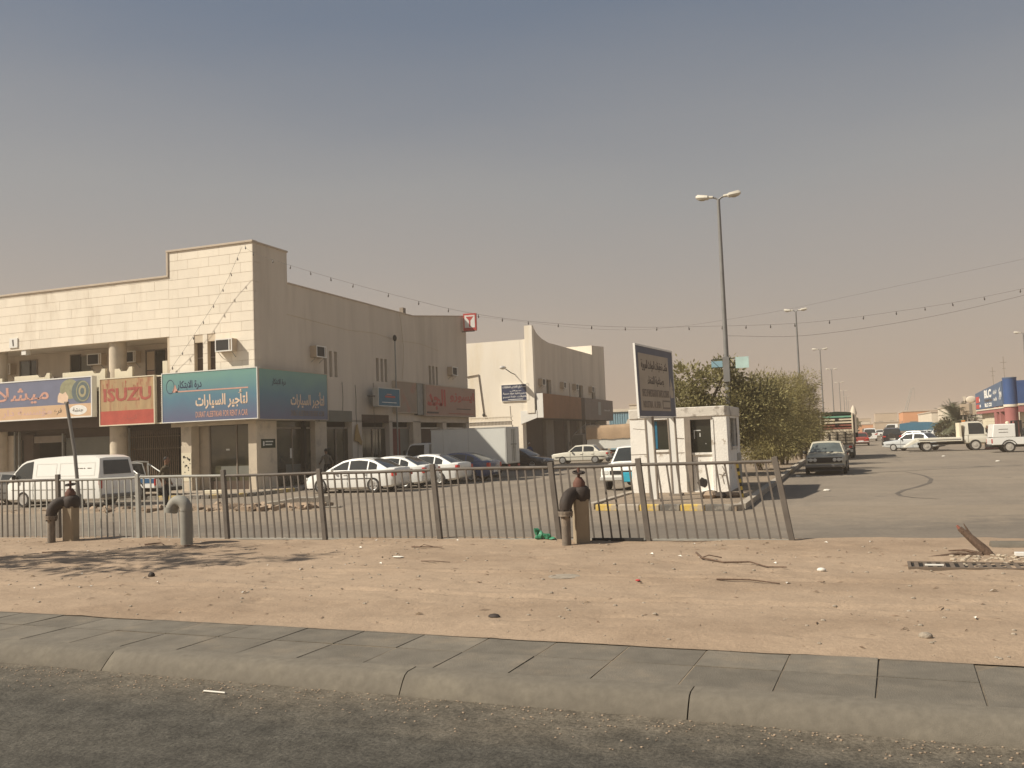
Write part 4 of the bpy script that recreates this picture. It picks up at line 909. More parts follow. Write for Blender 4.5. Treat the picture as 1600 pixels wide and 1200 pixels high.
for k in range(10):
    b = MB(); b.tube([(-.012 * k, 0, .105 * k), (-.012 * (k + 1), 0, .105 * (k + 1))], .05, 8); b.build('band', M['yellowpaint'] if k % 2 == 0 else M['blackpaint'], t)
t = thing('sand_bag_heap', 'small heap of dark rubble at the booth corner', 'rubble heap', (-3.55, 27.0, .12))
for k in range(9):
    b = MB(); s = random.uniform(.09, .2); b.ell((random.uniform(-.3, .4), random.uniform(-.25, .2), s * .5), (s * 1.3, s, s * .7), 6, 4); b.build('chunk', M['rubble'] if k % 3 else M['valve'], t)

# ------------------------------------------------------------------ road information sign on two posts
S = thing('information_board', 'tall shaded information board with slate border beside the guard booth', 'sign', (-5.10, 24.6, .12), 0)
tilt = math.atan2(.42, 3.4)
SB = bpy.data.objects.new('board_panel', None); SX = 1
b = MB(); b.box(-.04, .0, 0, 3.4, 2.42, 4.42); p = b.build('panel', M['signblue'], S); p.rotation_euler = (0, 0, -tilt); p.location = (-.28, .6, 0)
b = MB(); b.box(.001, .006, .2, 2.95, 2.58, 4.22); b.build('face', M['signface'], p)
b = MB()
for a in ((-.04, .0, 4.42, 4.5, 0, 3.4), (-.04, .02, 2.36, 2.42, 0, 3.4)): b.box(-.045, .012, a[4] - .03, a[5] + .03, a[2], a[2] + .05)
b.box(-.045, .012, -.03, .0, 2.42, 4.42); b.box(-.045, .012, 3.4, 3.43, 2.42, 4.42); b.build('frame', M['white'], p)
for txt, u0, u1, v0, v1, mm, bo in ((arabic('مكتب تحقيقات الحوادث المرورية'), .4, 2.8, 3.72, 4.05, 'textdark', .012), (arabic('بصناعية الشفاء'), .9, 2.4, 3.3, 3.6, 'textdark', .012),
                             ('OFFICE OF INVESTIGATIONS TRAFFIC ACCIDENTS', .35, 2.85, 2.98, 3.2, 'textbrown', .012), ('INDUSTRIAL  AL SHIFA', .4, 2.0, 2.66, 2.86, 'textbrown', .014)):
    lettering('lettering', txt, M[mm], p, 'e', u0, u1, v0, v1, .007, bo)
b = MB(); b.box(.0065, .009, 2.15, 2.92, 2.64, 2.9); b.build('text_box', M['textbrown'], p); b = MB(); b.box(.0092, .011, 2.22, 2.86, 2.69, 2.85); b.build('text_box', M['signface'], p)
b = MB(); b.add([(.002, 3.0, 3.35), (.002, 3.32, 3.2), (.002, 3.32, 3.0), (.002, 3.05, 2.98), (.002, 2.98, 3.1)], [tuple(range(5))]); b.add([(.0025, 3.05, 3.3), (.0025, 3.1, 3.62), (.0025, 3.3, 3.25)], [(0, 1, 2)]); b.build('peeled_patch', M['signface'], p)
for y, x in ((1.3, -.16), (3.6, .06)):
    b = MB(); h = 2.40
    b.m = 0; b.box(-.085, .085, -.055, .055, 0, h)
    b.m = 1; b.box(-.125, -.086, -.075, .075, 0, h); b.box(.086, .125, -.075, .075, 0, h)
    o = b.build('post', [M['white'], M['framebrown']], S); o.location = (x, y, 0)
    b = MB(); b.box(-.2, .2, -.2, .2, 0, .06); o = b.build('base_plate', M['framebrown'], S); o.location = (x, y, 0)
S.rotation_euler = (0, rad(-1.3), 0)

# ------------------------------------------------------------------ railing along the verge
F = thing('metal_railing', 'long brown metal railing of thin upright bars on the sand verge', 'railing')
def lean(x):
    pts = [(-40, .0), (-14.5, .02), (-12, .06), (-9.8, .08), (-4.9, .085), (-3.5, .085), (-2.4, .10), (-1, .15), (9, .15)]
    for (a, p), (c, q) in zip(pts, pts[1:]):
        if a <= x <= c: return p + (q - p) * (x - a) / (c - a)
    return 0
posts = [-28.4, -26.0, -23.6, -21.2, -18.85, -16.5, -14.28, -12.02, -9.72, -7.25, -4.92, -3.32, -.95]
FB, FT = .12, 1.52
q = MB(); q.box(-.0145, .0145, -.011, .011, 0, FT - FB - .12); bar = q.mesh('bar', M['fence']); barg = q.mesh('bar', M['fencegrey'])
for i, x in enumerate(posts):
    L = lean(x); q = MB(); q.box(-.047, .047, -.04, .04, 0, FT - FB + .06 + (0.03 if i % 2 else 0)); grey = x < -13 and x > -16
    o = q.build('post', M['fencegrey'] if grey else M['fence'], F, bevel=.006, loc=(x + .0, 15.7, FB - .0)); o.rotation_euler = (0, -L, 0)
    if i + 1 < len(posts):
        x1 = posts[i + 1]; L1 = lean(x1); xt0, xt1 = x - L * (FT - FB), x1 - L1 * (FT - FB); dz = 0.012 * math.sin(i * 2.3)
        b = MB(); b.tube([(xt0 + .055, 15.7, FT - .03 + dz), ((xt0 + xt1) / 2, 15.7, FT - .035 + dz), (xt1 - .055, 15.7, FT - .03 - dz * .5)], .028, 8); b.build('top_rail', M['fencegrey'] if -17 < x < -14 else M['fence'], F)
        b = MB(); b.box(x + .06, x1 - .06, 15.685, 15.715, FB + .07, FB + .10); b.build('bottom_rail', M['fencegrey'], F)
        n = round((x1 - x) / .168)
        for k in range(1, n):
            xb = x + (x1 - x) * k / n; Lb = L + (L1 - L) * k / n + random.uniform(-.008, .008)
            if x < -19.5: Lb = 0
            inst('bar', barg if -17.5 < xb < -12.6 else bar, F, (xb - Lb * .08, 15.7 + random.uniform(-.004, .004), FB + .09), (random.uniform(-.006, .006), -Lb, 0))  # lighter grey also paints in the stronger light on these bars
t = thing('fallen_bar', 'short dark bar lying at the foot of the railing', 'bar', (-3.85, 15.62, .19), .02); b = MB(); b.box(-.45, .45, -.03, .03, 0, .05); b.build('bar', M['black'], t)

# standpipes
def standpipe(label, x, y, rz, group):
    t = thing('standpipe', label, 'standpipe', (x, y, .14), rz, group)
    b = MB(); b.box(-.0, .30, .12, .42, -.1, .80); b.build('concrete_pier', M['pierconc'], t, bevel=.03)
    b = MB(); b.tube([(-.22, .02, -.1), (-.22, .02, .58)], .095, 14); b.build('riser_pipe', M['pipe'], t, smooth=40)
    b = MB(); b.lathe([(.15, .52), (.15, .56)], 14, (-.22, .02, 0)); b.lathe([(.155, .565), (.155, .60)], 14, (-.22, .02, 0)); b.build('flange', M['pipe'], t)
    for k in range(6): a = k * math.pi / 3; q = MB(); q.tube([(-.22 + .125 * math.cos(a), .02 + .125 * math.sin(a), .49), (-.22 + .125 * math.cos(a), .02 + .125 * math.sin(a), .63)], .014, 6); q.build('flange_bolt', M['valve'], t)
    pts = [(-.22, .02, .60)] + [(-.22 + .22 * (1 - math.cos(a)), .02 + .20 * (1 - math.cos(a)), .62 + .24 * math.sin(a)) for a in [k * math.pi / 12 for k in range(7)]] + [(.10, .26, .86)]
    b = MB(); b.tube(pts, [.115, .12, .13, .135, .135, .13, .125, .125], 14); b.build('elbow', M['valve'], t, smooth=50)
    b = MB(); b.lathe([(.17, .74), (.20, .80), (.20, .92), (.16, .97), (.11, 1.0)], 14, (.17, .28, 0)); b.build('valve_body', M['valve'], t, smooth=40)
    b = MB(); b.lathe([(.13, .98), (.13, 1.05), (.09, 1.10), (.06, 1.14)], 12, (.14, .27, 0)); b.build('bonnet', M['redrust'], t, smooth=40)
    b = MB(); b.tube([(.14, .27, 1.1), (.14, .27, 1.30)], .03, 8); b.build('stem', M['redrust'], t)
    b = MB(); n = 16; R = .12
    b.tube([(.14 + R * math.cos(2 * math.pi * k / n), .27 + R * math.sin(2 * math.pi * k / n), 1.22 + .02 * math.sin(2 * math.pi * k / n)) for k in range(n + 1)], .016, 6)
    for k in range(4): a = k * math.pi / 2 + .4; b.tube([(.14, .27, 1.22), (.14 + R * math.cos(a), .27 + R * math.sin(a), 1.22)], .013, 5)
    b.build('handwheel', M['valve'], t)
    b = MB(); b.tube([(.17, .28, .5), (.17, .28, .80)], .11, 12); b.build('down_pipe', M['valve'], t, smooth=40)
    t.scale = (.84, .84, 1.03); return t
standpipe('rusty standpipe with elbow and hand wheel before the white van', -15.78, 15.0, .15, 'rusty standpipes by the railing')
standpipe('rusty standpipe with elbow bulging forward beside the green plastic scrap', -4.42, 15.1, .5, 'rusty standpipes by the railing')
t = thing('cowl_pipe', 'thick grey vent pipe with a downturned gooseneck on the sand', 'vent pipe', (-12.3, 14.8, .12))
pts = [(0, 0, -.15), (0, 0, .75)] + [(-.17 + .17 * math.cos(a), 0, .75 + .17 * math.sin(a)) for a in [k * math.pi / 10 for k in range(1, 9)]] + [(-.36, -.0, .76)]
b = MB(); b.tube(pts[:2], .115, 16); b.build('pipe', M['pipegrey'], t, smooth=40)
b = MB(); b.tube(pts[1:], .118, 16); b.build('gooseneck', M['pipegrey'], t, smooth=50)
b = MB(); b.lathe([(.122, .73), (.122, .77)], 16, (0, 0, 0)); b.build('collar', M['pipegrey'], t, smooth=40)
b = MB(); b.tube([(-.36, 0, .80), (-.368, 0, .70)], [.128, .128], 16, cap=False); b.tube([(-.366, 0, .715), (-.367, 0, .712)], .117, 16); b.build('mouth', [M['pipegrey']], t, smooth=40)
b = MB(); b.tube([(-.3675, 0, .711), (-.3677, 0, .7085)], .112, 16); b.build('opening', M['dark'], t)

# leaning bare post beside the van
t = thing('leaning_post', 'bare steel post leaning in front of the yellow sign and white van', 'post', (-27.55, 27.2, 0))
b = MB(); b.tube([(0, 0, 0), (-.24, 0, 2.2), (-.62, 0, 4.05)], [.07, .065, .06], 8); b.build('post', M['cargrey'], t); b = MB(); b.box(-.69, -.55, -.06, .06, 4.03, 4.10); b.build('cap', M['framebrown'], t)

# ------------------------------------------------------------------ street lamps
def street_lamp(label, x, y, h=12.0, detail=True):
    t = thing('street_lamp', label, 'street lamp', (x, y, 0), 0, 'double armed street lamps down the median')
    b = MB(); b.tube([(0, 0, 0), (0, 0, h * .5), (0, 0, h - .1)], [.125, .10, .07], 10); b.build('pole', M['pole'], t, smooth=40)
    b = MB(); b.lathe([(.2, 0), (.2, .9), (.13, 1.0)], 10); b.build('pole_base', M['pole'], t, smooth=40)
    for s in (-1, 1):
        b = MB(); b.tube([(0, 0, h - .12), (s * .12, 0, h - .03), (s * .24, 0, h + .02)], .04, 6); a = b.build('arm', M['pole'], t)
        prof = [(.22, -.05, .05), (.40, -.06, .05), (.44, -.10, .07), (.84, -.11, .10), (.94, -.05, .05)]; vs = []; fs = []
        for px, zl, zt in prof:
            w = .07 if px < .42 else (.14 if px < .9 else .07); zc = h + .02 + (px - .2) * .10
            vs += [(s * px, -w, zc + zl * .3), (s * px, -w * .7, zc + zt), (s * px, w * .7, zc + zt), (s * px, w, zc + zl * .3), (s * px, w * .6, zc + zl), (s * px, -w * .6, zc + zl)]
        for i in range(len(prof) - 1): fs += [(i * 6 + k, i * 6 + (k + 1) % 6, (i + 1) * 6 + (k + 1) % 6, (i + 1) * 6 + k) for k in range(6)]
        fs += [tuple(range(6)), tuple(range((len(prof) - 1) * 6, len(prof) * 6))]
        b = MB(); b.add(vs, fs); hd = b.build('lamp_head', M['lamphead'], t, smooth=35)
        b = MB(); b.ell((s * .66, 0, h - .01), (.17, .10, .08), 8, 5); b.build('lamp_lens', M['lamplens'], hd, smooth=60)
    return t
LP = [(-4.65, 39.3), (-3.6, 80.3), (-2.8, 122), (-2.1, 165), (-1.3, 215), (-.6, 265), (0.0, 315), (.6, 365)]
NM = ['tallest nearest double street lamp above the guard booth', 'second double street lamp behind the feathery trees', 'third double street lamp at the edge of the feathery trees', 'fourth double street lamp above the stake truck',
      'fifth double street lamp above the stake truck', 'sixth double street lamp in the row, small', 'seventh double street lamp in the row, faint', 'eighth double street lamp in the row, faintest']
for (x, y), lb in zip(LP, NM): street_lamp(lb, x, y)
t = street_lamp('street lamp at the right edge beyond the blue fascia shop', 19.2, 117); t['group'] = 'street lamps'
# name blade on the first lamp
t = thing('street_name_sign', 'pale teal street name blades fixed to the nearest lamp pole', 'sign', (-4.65, 39.18, 4.7))
b = MB(); b.box(.38, .92, -.02, .02, -.05, .42); b.build('blade', mat('pale teal', (.42, .56, .52), .6), t); b = MB()
for a in (((-.62, 0, .02), (-.1, 0, .02)), ((-.62, 0, .36), (-.1, 0, .36)), ((-.62, 0, .36), (-.3, 0, .02)), ((.1, 0, .38), (.4, 0, .38)), ((.1, 0, 0), (.4, 0, 0)), ((.12, 0, .38), (.36, 0, 0))): b.tube(a, .02, 5)
b.build('bracket', M['darkgreen'], t); b = MB(); b.box(-.62, -.16, -.012, .012, .04, .3); b.build('blade', M['shedblue'], t); b = MB(); b.box(-.13, .13, -.13, .13, -.6, .45); b.build('clamp', M['pole'], t)

# ------------------------------------------------------------------ wires
def smooth_line(pts, n=8):
    P = [Vector(p) for p in pts]; P = [2 * P[0] - P[1]] + P + [2 * P[-1] - P[-2]]; out = []
    for i in range(1, len(P) - 2):
        for k in range(n):
            t = k / n; a, b_, c, d = P[i - 1:i + 3]
            out.append(.5 * ((2 * b_) + (c - a) * t + (2 * a - 5 * b_ + 4 * c - d) * t * t + (3 * b_ - a - 3 * c + d) * t ** 3))
    out.append(P[-2]); return out
t = thing('festoon_cable', 'sagging cable of small bulbs strung from the roof corner across the street', 'cable')
pts = [(-25.9, 35.4, 11.7), (-22.6, 33.0, 10.1), (-19.55, 30.4, 8.92), (-16.64, 33.75, 7.95), (-14.71, 35.58, 7.42), (-12.35, 37.44, 7.05), (-9, 39.6, 6.80), (-5.5, 41.3, 6.74), (-1.49, 42.91, 6.76), (2.3, 44.0, 7.08), (5.47, 44.68, 7.45), (9.5, 45.3, 8.15), (14, 46, 9.3)]
pts[1] = (-24.4, 34.0, 10.75); pts[2] = (-20.5, 33.2, 9.25)
ln = smooth_line(pts); b = MB(); b.tube(ln, .005, 4); b.build('cable', M['wire'], t)
q = MB(); q.lathe([(.012, 0), (.018, -.05), (.032, -.09), (.028, -.13), (.01, -.16)], 6); bl = q.mesh('bulb', M['bulb']); acc = 0
for a, c in zip(ln, ln[1:]):
    acc += (c - a).length
    if acc > 1.05: acc = 0; inst('bulb', bl, t, a, (random.uniform(-.2, .2), random.uniform(-.2, .2), 0))
t = thing('festoon_cable', 'cable of small bulbs slanting down the stone corner of the shop building', 'cable')
ln = smooth_line([(-25.9, 35.25, 11.4), (-27.2, 35.5, 9.6), (-28.8, 35.55, 7.7), (-30.55, 35.7, 5.9)]); b = MB(); b.tube(ln, .007, 4); b.build('cable', M['wire'], t); acc = 0
for a, c in zip(ln, ln[1:]):
    acc += (c - a).length
    if acc > .8: acc = 0; inst('bulb', bl, t, a, (random.uniform(-.2, .2), random.uniform(-.2, .2), 0))
for lb, pp, r in (('thin cable from the nearest lamp pole toward the right', [(-4.6, 39.3, 6.05), (-1.4, 40.5, 5.95), (3, 42, 6.45), (7.3, 43.5, 7.3), (12, 45, 8.5)], .006), ('faint upper cable crossing the street', [(-25, 59, 10.9), (-14, 60, 9.1), (-5.5, 60, 9.35), (2, 60, 10.3), (10, 60, 11.4), (16, 60, 12.3)], .005)):
    t = thing('overhead_cable', lb, 'cable'); b = MB(); b.tube(smooth_line(pp), r, 4); b.build('cable', M['wire'], t)

# ------------------------------------------------------------------ trees
import numpy as np
def crown(name, m, parent, clumps, n, size, seed, droop=0.0, thin=.5):
    """Leaf sprays: small quads gathered in twig tufts spread through ellipsoid clumps (cx,cy,cz,rx,ry,rz)."""
    r = np.random.default_rng(seed); V = []
    vol = np.array([c[3] * c[4] * c[5] for c in clumps]) ** .75; vol /= vol.sum()
    for c, w in zip(clumps, vol):
        k = int(n * w); tuft = max(6, k // 16)
        d = r.normal(size=(tuft, 3)); d /= np.linalg.norm(d, axis=1)[:, None]; rr = r.uniform(.25, 1, (tuft, 1)) ** .45 * r.uniform(.8, 1.12, (tuft, 1))
        tc = np.array(c[:3]) + d * rr * np.array(c[3:6])
        idx = r.integers(0, tuft, k); dirs = d[idx] + r.normal(scale=.5, size=(k, 3)); dirs[:, 2] += -droop + .15
        dirs /= np.linalg.norm(dirs, axis=1)[:, None]
        p = tc[idx] + dirs * r.uniform(.0, .42, (k, 1)) + r.normal(scale=.06, size=(k, 3))
        s = size * r.uniform(.6, 1.4, (k, 1)); side = np.cross(dirs, r.normal(size=(k, 3))); side /= np.linalg.norm(side, axis=1)[:, None]
        V.append(np.stack([p, p + dirs * s * .5 + side * s * thin * .5, p + dirs * s, p + dirs * s * .5 - side * s * thin * .5], 1))
    V = np.concatenate(V); k = len(V); me = bpy.data.meshes.new(name)
    me.vertices.add(k * 4); me.vertices.foreach_set('co', V.reshape(-1).astype(np.float32)); me.loops.add(k * 4); me.loops.foreach_set('vertex_index', np.arange(k * 4, dtype=np.int32))
    me.polygons.add(k); me.polygons.foreach_set('loop_start', np.arange(0, k * 4, 4, dtype=np.int32)); me.update(calc_edges=True); me.materials.append(m)
    o = bpy.data.objects.new(name, me); COL.objects.link(o); o.parent = parent; return o
def tree(name, label, loc, clumps, n, size, m, stems=1, seed=0, group=None, thin=.5, droop=0.0):
    t = thing(name, label, 'tree', loc, 0, group); rg = random.Random(seed)
    b = MB()
    for s in range(stems):
        ox = rg.uniform(-.35, .35) * (stems > 1); oy = rg.uniform(-.3, .3) * (stems > 1)
        base = min(c[2] for c in clumps)
        top = (ox * 2.2, oy * 2.2, max(1.0, base)); b.tube([(ox, oy, -.1), (ox * 1.6 + rg.uniform(-.1, .1), oy * 1.6, top[2] * .5), top], [.13 if stems == 1 else .07, .11 if stems == 1 else .06, .08 if stems == 1 else .045], 7)
        for c in (clumps if stems == 1 else rg.sample(clumps, min(2, len(clumps)))):
            mid = ((top[0] + c[0]) / 2 + rg.uniform(-.2, .2), (top[1] + c[1]) / 2, (top[2] + c[2]) / 2 + .1); b.tube([top, mid, (c[0], c[1], c[2] + c[5] * .3)], [.07 if stems == 1 else .04, .045, .015], 5)
    b.build('trunk', M['bark'], t, smooth=60)
    crown('crown', m, t, clumps, n, size, seed + 1, droop, thin)
    return t
tree('leafy_tree', 'broad olive leaved tree just behind the guard booth', (-6.1, 40, 0), [(-.8, 0, 3.2, 1.2, 1.3, 1.0), (.9, .2, 3.7, 1.2, 1.2, 1.0), (.1, -.3, 2.3, 1.9, 1.5, 1.1), (1.9, .1, 2.7, .9, 1.2, 1.2), (-.3, 0, 4.3, .7, .7, .6), (-1.6, .3, 3.9, .5, .6, .5), (1.3, 0, 4.6, .5, .6, .4), (2.6, 0, 3.6, .7, .7, .7), (-1.3, 0, 2.2, 1.0, 1.2, .8), (2.9, .2, 2.8, .8, .8, .9)], 20000, .155, M['leafa'], 1, 11, thin=.5)
fg = 'feathery trees along the median'
tree('feathery_tree', 'feathery dusty tree nearest the guard booth right side', (-3.75, 45.5, 0), [(0, 0, 2.6, 1.15, 1.3, 1.1), (.4, 0, 1.6, 1.3, 1.5, .9), (-.5, .3, 3.5, .9, .9, .9), (.5, -.2, 3.7, .7, .7, .8), (-.1, .2, 4.2, .5, .6, .5), (-.2, 0, 1.3, 1.1, 1.2, .6)], 24000, .16, M['leafb'], 3, 21, fg, .18, .2)
tree('feathery_tree', 'feathery dusty tree in the middle of the median clump', (-3.4, 52, 0), [(0, 0, 2.9, 1.2, 1.4, 1.2), (.5, 0, 1.7, 1.4, 1.5, .9), (-.6, .3, 3.8, .7, .9, .8), (.6, -.2, 4.1, .6, .7, .7), (-.5, 0, 1.6, 1.2, 1.3, .8)], 24000, .16, M['leafb'], 4, 31, fg, .18, .2)
tree('feathery_tree', 'tall feathery dusty tree with bare lower stems by the dusty parked car', (-2.75, 60, 0), [(0, 0, 3.4, 1.05, 1.3, 1.3), (.3, 0, 2.2, 1.25, 1.4, .9), (-.4, .3, 4.5, .7, .8, .7), (.5, -.2, 4.9, .55, .6, .55), (-.6, 0, 2.4, 1.0, 1.2, .8)], 24000, .16, M['leafb'], 6, 41, fg, .18, .2)
tree('feathery_tree', 'feathery dusty tree partly hidden at the back of the median clump', (-4.4, 68, 0), [(0, 0, 3.2, 1.6, 1.5, 1.4), (.4, 0, 2.0, 1.5, 1.5, .9), (-.8, .3, 4.4, .9, .9, .8)], 12000, .18, M['leafb'], 4, 51, fg, .2, .2)
for i, (x, y, s, lb) in enumerate([(-3.2, 96, 1.0, 'low bush tree beyond the stake truck, nearest'), (-2.0, 130, 1.1, 'low bush tree on the median right of the white column'), (-.6, 175, 1.25, 'low bush tree on the median, second from the white column'), (.4, 230, 1.4, 'low faint bush tree at the far end of the median')]):
    tree('bush_tree', lb, (x, y, 0), [(0, 0, 1.7 * s, 1.5 * s, 2.4 * s, 1.1 * s), (.3, 1, 2.5 * s, 1.0 * s, 1.4 * s, .8 * s), (-.6, -.8, 1.3 * s, 1.2 * s, 1.4 * s, .8 * s)], 2600, .34 * s, M['leafdark'], 2, 60 + i, 'bush trees far down the median', .4)
# roadside palm clump by the right hand shops
t = thing('palm_tree', 'shaggy palm with drooping grey green fronds before the brown kiosk', 'tree', (10.6, 104, 0))
b = MB(); b.tube([(0, 0, 0), (.1, 0, 1.6), (0, 0, 2.2)], [.3, .25, .22], 8); b.build('trunk', M['bark'], t)
rg = random.Random(5); lf = MB()
for k in range(120):
    a = rg.uniform(0, 6.28); el = rg.uniform(-.2, 1.35); L = rg.uniform(2.0, 3.0); dx, dy = math.cos(a), math.sin(a); P = []
    for s in range(6):
        u = s / 5; r_ = L * u * math.cos(el) ; z = 2.2 + L * u * math.sin(el) - .9 * u * u * math.cos(el); P.append(Vector((dx * r_, dy * r_, z)))
    for s in range(5):
        d = (P[s + 1] - P[s]); sd = Vector((-dy, dx, 0))
        for q in range(4):
            o = P[s] + d * q / 4
            for sg in (-1, 1):
                tip = o + sd * sg * rg.uniform(.3, .5) + d.normalized() * .3 - Vector((0, 0, rg.uniform(.05, .2))); lf.add([o, o + d * .2, tip], [(0, 1, 2)])
lf.build('crown', M['frond'], t)
crown('undergrowth', M['leafdark'], t, [(1.0, -.5, 1.0, 1.5, 1.0, .9), (-.9, -.3, 1.3, 1.1, .9, 1.0)], 2600, .3, 77)
# street tree left of the view whose shade falls on the verge
tree('leafy_tree', 'street tree standing beside the verge left of the view', (-19.2, 8.6, .15), [(0, 0, 6.6, 1.3, .9, .5), (1.9, -.7, 6.8, 1.1, .7, .4), (.8, .8, 7.4, 1.2, .7, .5), (-.9, -.4, 6.6, 1.0, .7, .5), (3.0, .1, 7.2, 1.0, .5, .35)], 1700, .22, M['leafa'], 1, 81)

# ------------------------------------------------------------------ right hand shop with blue fascia
B3 = thing('blue_fascia_shop', 'corner shop with royal blue fascia and dusty red columns', 'building')
def bx3(name, mt, *a, par=None): b = MB(); b.box(*a); return b.build(name, mt, par or B3)
WX, SY = 12.0, 83.5
bx3('west_wall', M['cream'], WX + .5, WX + .7, SY + 1.5, 101, 0, 3.4); bx3('south_wall', M['cream'], WX + 1.2, 32, SY + .7, SY + .9, 0, 3.4); bx3('roof', M['farwhite'], WX + .4, 32, SY + .5, 100.8, 4.8, 5.0)
b = MB(); b.prism([(SY + .8, 3.35), (101, 3.25), (101, 4.85), (SY + .8, 5.35)], 'x', WX, WX + .35); b.build('west_fascia', M['bldblue2'], B3)
bx3('south_fascia', M['bldblue'], WX + 1.0, 32, SY, SY + .3, 3.45, 5.3)
b = MB(); b.lathe([(.52, 3.4), (.52, 5.55)], 18, (WX + .55, SY + .5, 0)); b.build('corner_drum', M['bldblue'], B3, smooth=40); b = MB(); b.lathe([(.54, 5.5), (.54, 5.6)], 18, (WX + .55, SY + .5, 0)); b.build('drum_cap', M['bldblue2'], B3, smooth=40)
b = MB(); b.lathe([(.50, 0), (.50, 3.2)], 18, (WX + .55, SY + .5, 0)); b.build('column', M['bldred'], B3, smooth=40); b = MB(); b.lathe([(.56, 3.2), (.56, 3.4)], 18, (WX + .55, SY + .5, 0)); b.build('column_band', M['farwhite'], B3, smooth=40)
bx3('fascia_band', M['farwhite'], WX + 1.0, 32, SY - .03, SY + .3, 3.28, 3.42); bx3('lower_band', M['bldred'], WX + 1.0, 32, SY + .02, SY + .3, 2.75, 3.27); bx3('fascia_band', M['farwhite'], WX - .03, WX + .35, SY + .8, 101, 3.12, 3.24); bx3('lower_band', M['bldred'], WX + .02, WX + .35, SY + .8, 101, 2.85, 3.1)
for y0, y1 in ((86.0, 86.7), (88.2, 89.6)): bx3('column', M['bldred'], WX + .03, WX + .5, y0, y1, 0, 3.3)
shutter(WX + 1.7, 16.5, SY + .6, 1.2, 2.75, M['cream'], B3)
b = MB(); z = 1.3
while z < 2.9: b.box(WX + .42 + (.02 if int(z * 11) % 2 else 0), WX + .5, 90, 98.5, z, z + .1); z += .11
stuff(b.build('shutter_slats', M['cream'], B3)); bx3('lower_wall', M['fartan'], WX + .40, WX + .5, 90, 98.5, 0, 1.3); bx3('lower_wall', M['framebrown'], WX + 1.6, 32, SY + .5, SY + .7, 0, 1.2)
lettering('lettering', 'BLC', M['textwhite'], B3, 'e', 0, 1, 0, 1, 0) and None
for o in [o for o in scene.objects if o.parent == B3 and o.name.startswith('lettering')]: bpy.data.objects.remove(o)
def west_text(body, y0, y1, z0, z1, m, bold=.03):
    o = lettering('lettering', body, m, B3, 'e', 0, 1, 0, 1, 0, bold)
    for v in o.data.vertices: v.co = (WX - .012 - v.co.x, y1 + (y0 - y1) * v.co.y, z0 + (z1 - z0) * v.co.z)
west_text('BLC', 90.2, 94.6, 4.2, 4.95, M['textwhite'], .05); west_text('TAMCO', 90.0, 94.8, 3.85, 4.1, M['textdark'], .04); west_text('BLC CO', 90.2, 94.6, 3.4, 3.75, M['textwhite'], .06)
west_text(arabic('للبطاريات'), 87.2, 89.2, 4.35, 4.75, M['textwhite'], .03); west_text(arabic('والزيوت'), 87.2, 89.2, 3.8, 4.15, M['textwhite'], .03); west_text(arabic('مركز'), 84.6, 86.0, 3.8, 4.9, M['textwhite'], .05)
bx3('emblem', M['yred'], WX - .02, WX - .002, 98.2, 100.6, 3.9, 4.5); bx3('emblem', M['yred'], WX - .02, WX - .002, 98.4, 100.6, 3.35, 3.75); bx3('emblem_dot', M['textwhite'], WX - .03, WX - .021, 97.6, 98.1, 4.0, 4.3); bx3('emblem_dot', M['textwhite'], WX - .03, WX - .002, 97.4, 98.0, 3.45, 3.7)
for x, y, h, lb in ((12.6, 93, 2.0, 'shorter thin aerial on the blue fascia shop roof'), (12.8, 88, 2.6, 'taller thin aerial on the blue fascia shop roof, nearer the corner drum')):
    t = thing('roof_aerial', lb, 'aerial', (x, y, 5.0), 0, 'aerials on the blue fascia shop roof'); b = MB(); b.tube([(0, 0, 0), (0, 0, h)], .025, 5); b.build('mast', M['framebrown'], t)
    b = MB(); b.tube([(-.25, 0, h * .8), (.25, 0, h * .8)], .018, 4); b.tube([(-.15, 0, h * .6), (.15, 0, h * .6)], .018, 4); b.build('crossbar', M['framebrown'], t)
t = thing('brown_kiosk_sign', 'brown box sign on posts left of the blue fascia shop', 'sign', (11.5, 102.5, 0)); b = MB(); b.box(-.75, .7, 0, .5, 2.85, 3.95); b.build('box', M['fartan'], t); b = MB(); b.box(.05, .3, -.03, -.002, 2.9, 3.9); b.build('stripe', M['framebrown'], t)
for x in (-.6, -.2, .2, .55):
    b = MB(); b.box(x, x + .12, .1, .3, 0, 2.85); b.build('post', M['framebrown'], t)
t = thing('roof_dish', 'large pale dish and panel above the brown box sign', 'satellite dish', (11.6, 103, 3.95)); b = MB(); b.ell((.25, 0, .42), (.5, .10, .36), 14, 8); b.build('dish', M['farwhite'], t, smooth=60); b = MB(); b.prism([(-.55, .75), (-.2, .75), (-.38, .1)], 'y', -.03, .03); b.build('panel', M['farwhite'], t); b = MB(); b.tube([(.2, .1, 0), (.2, .1, .4)], .06, 6); b.build('mast', M['framebrown'], t)
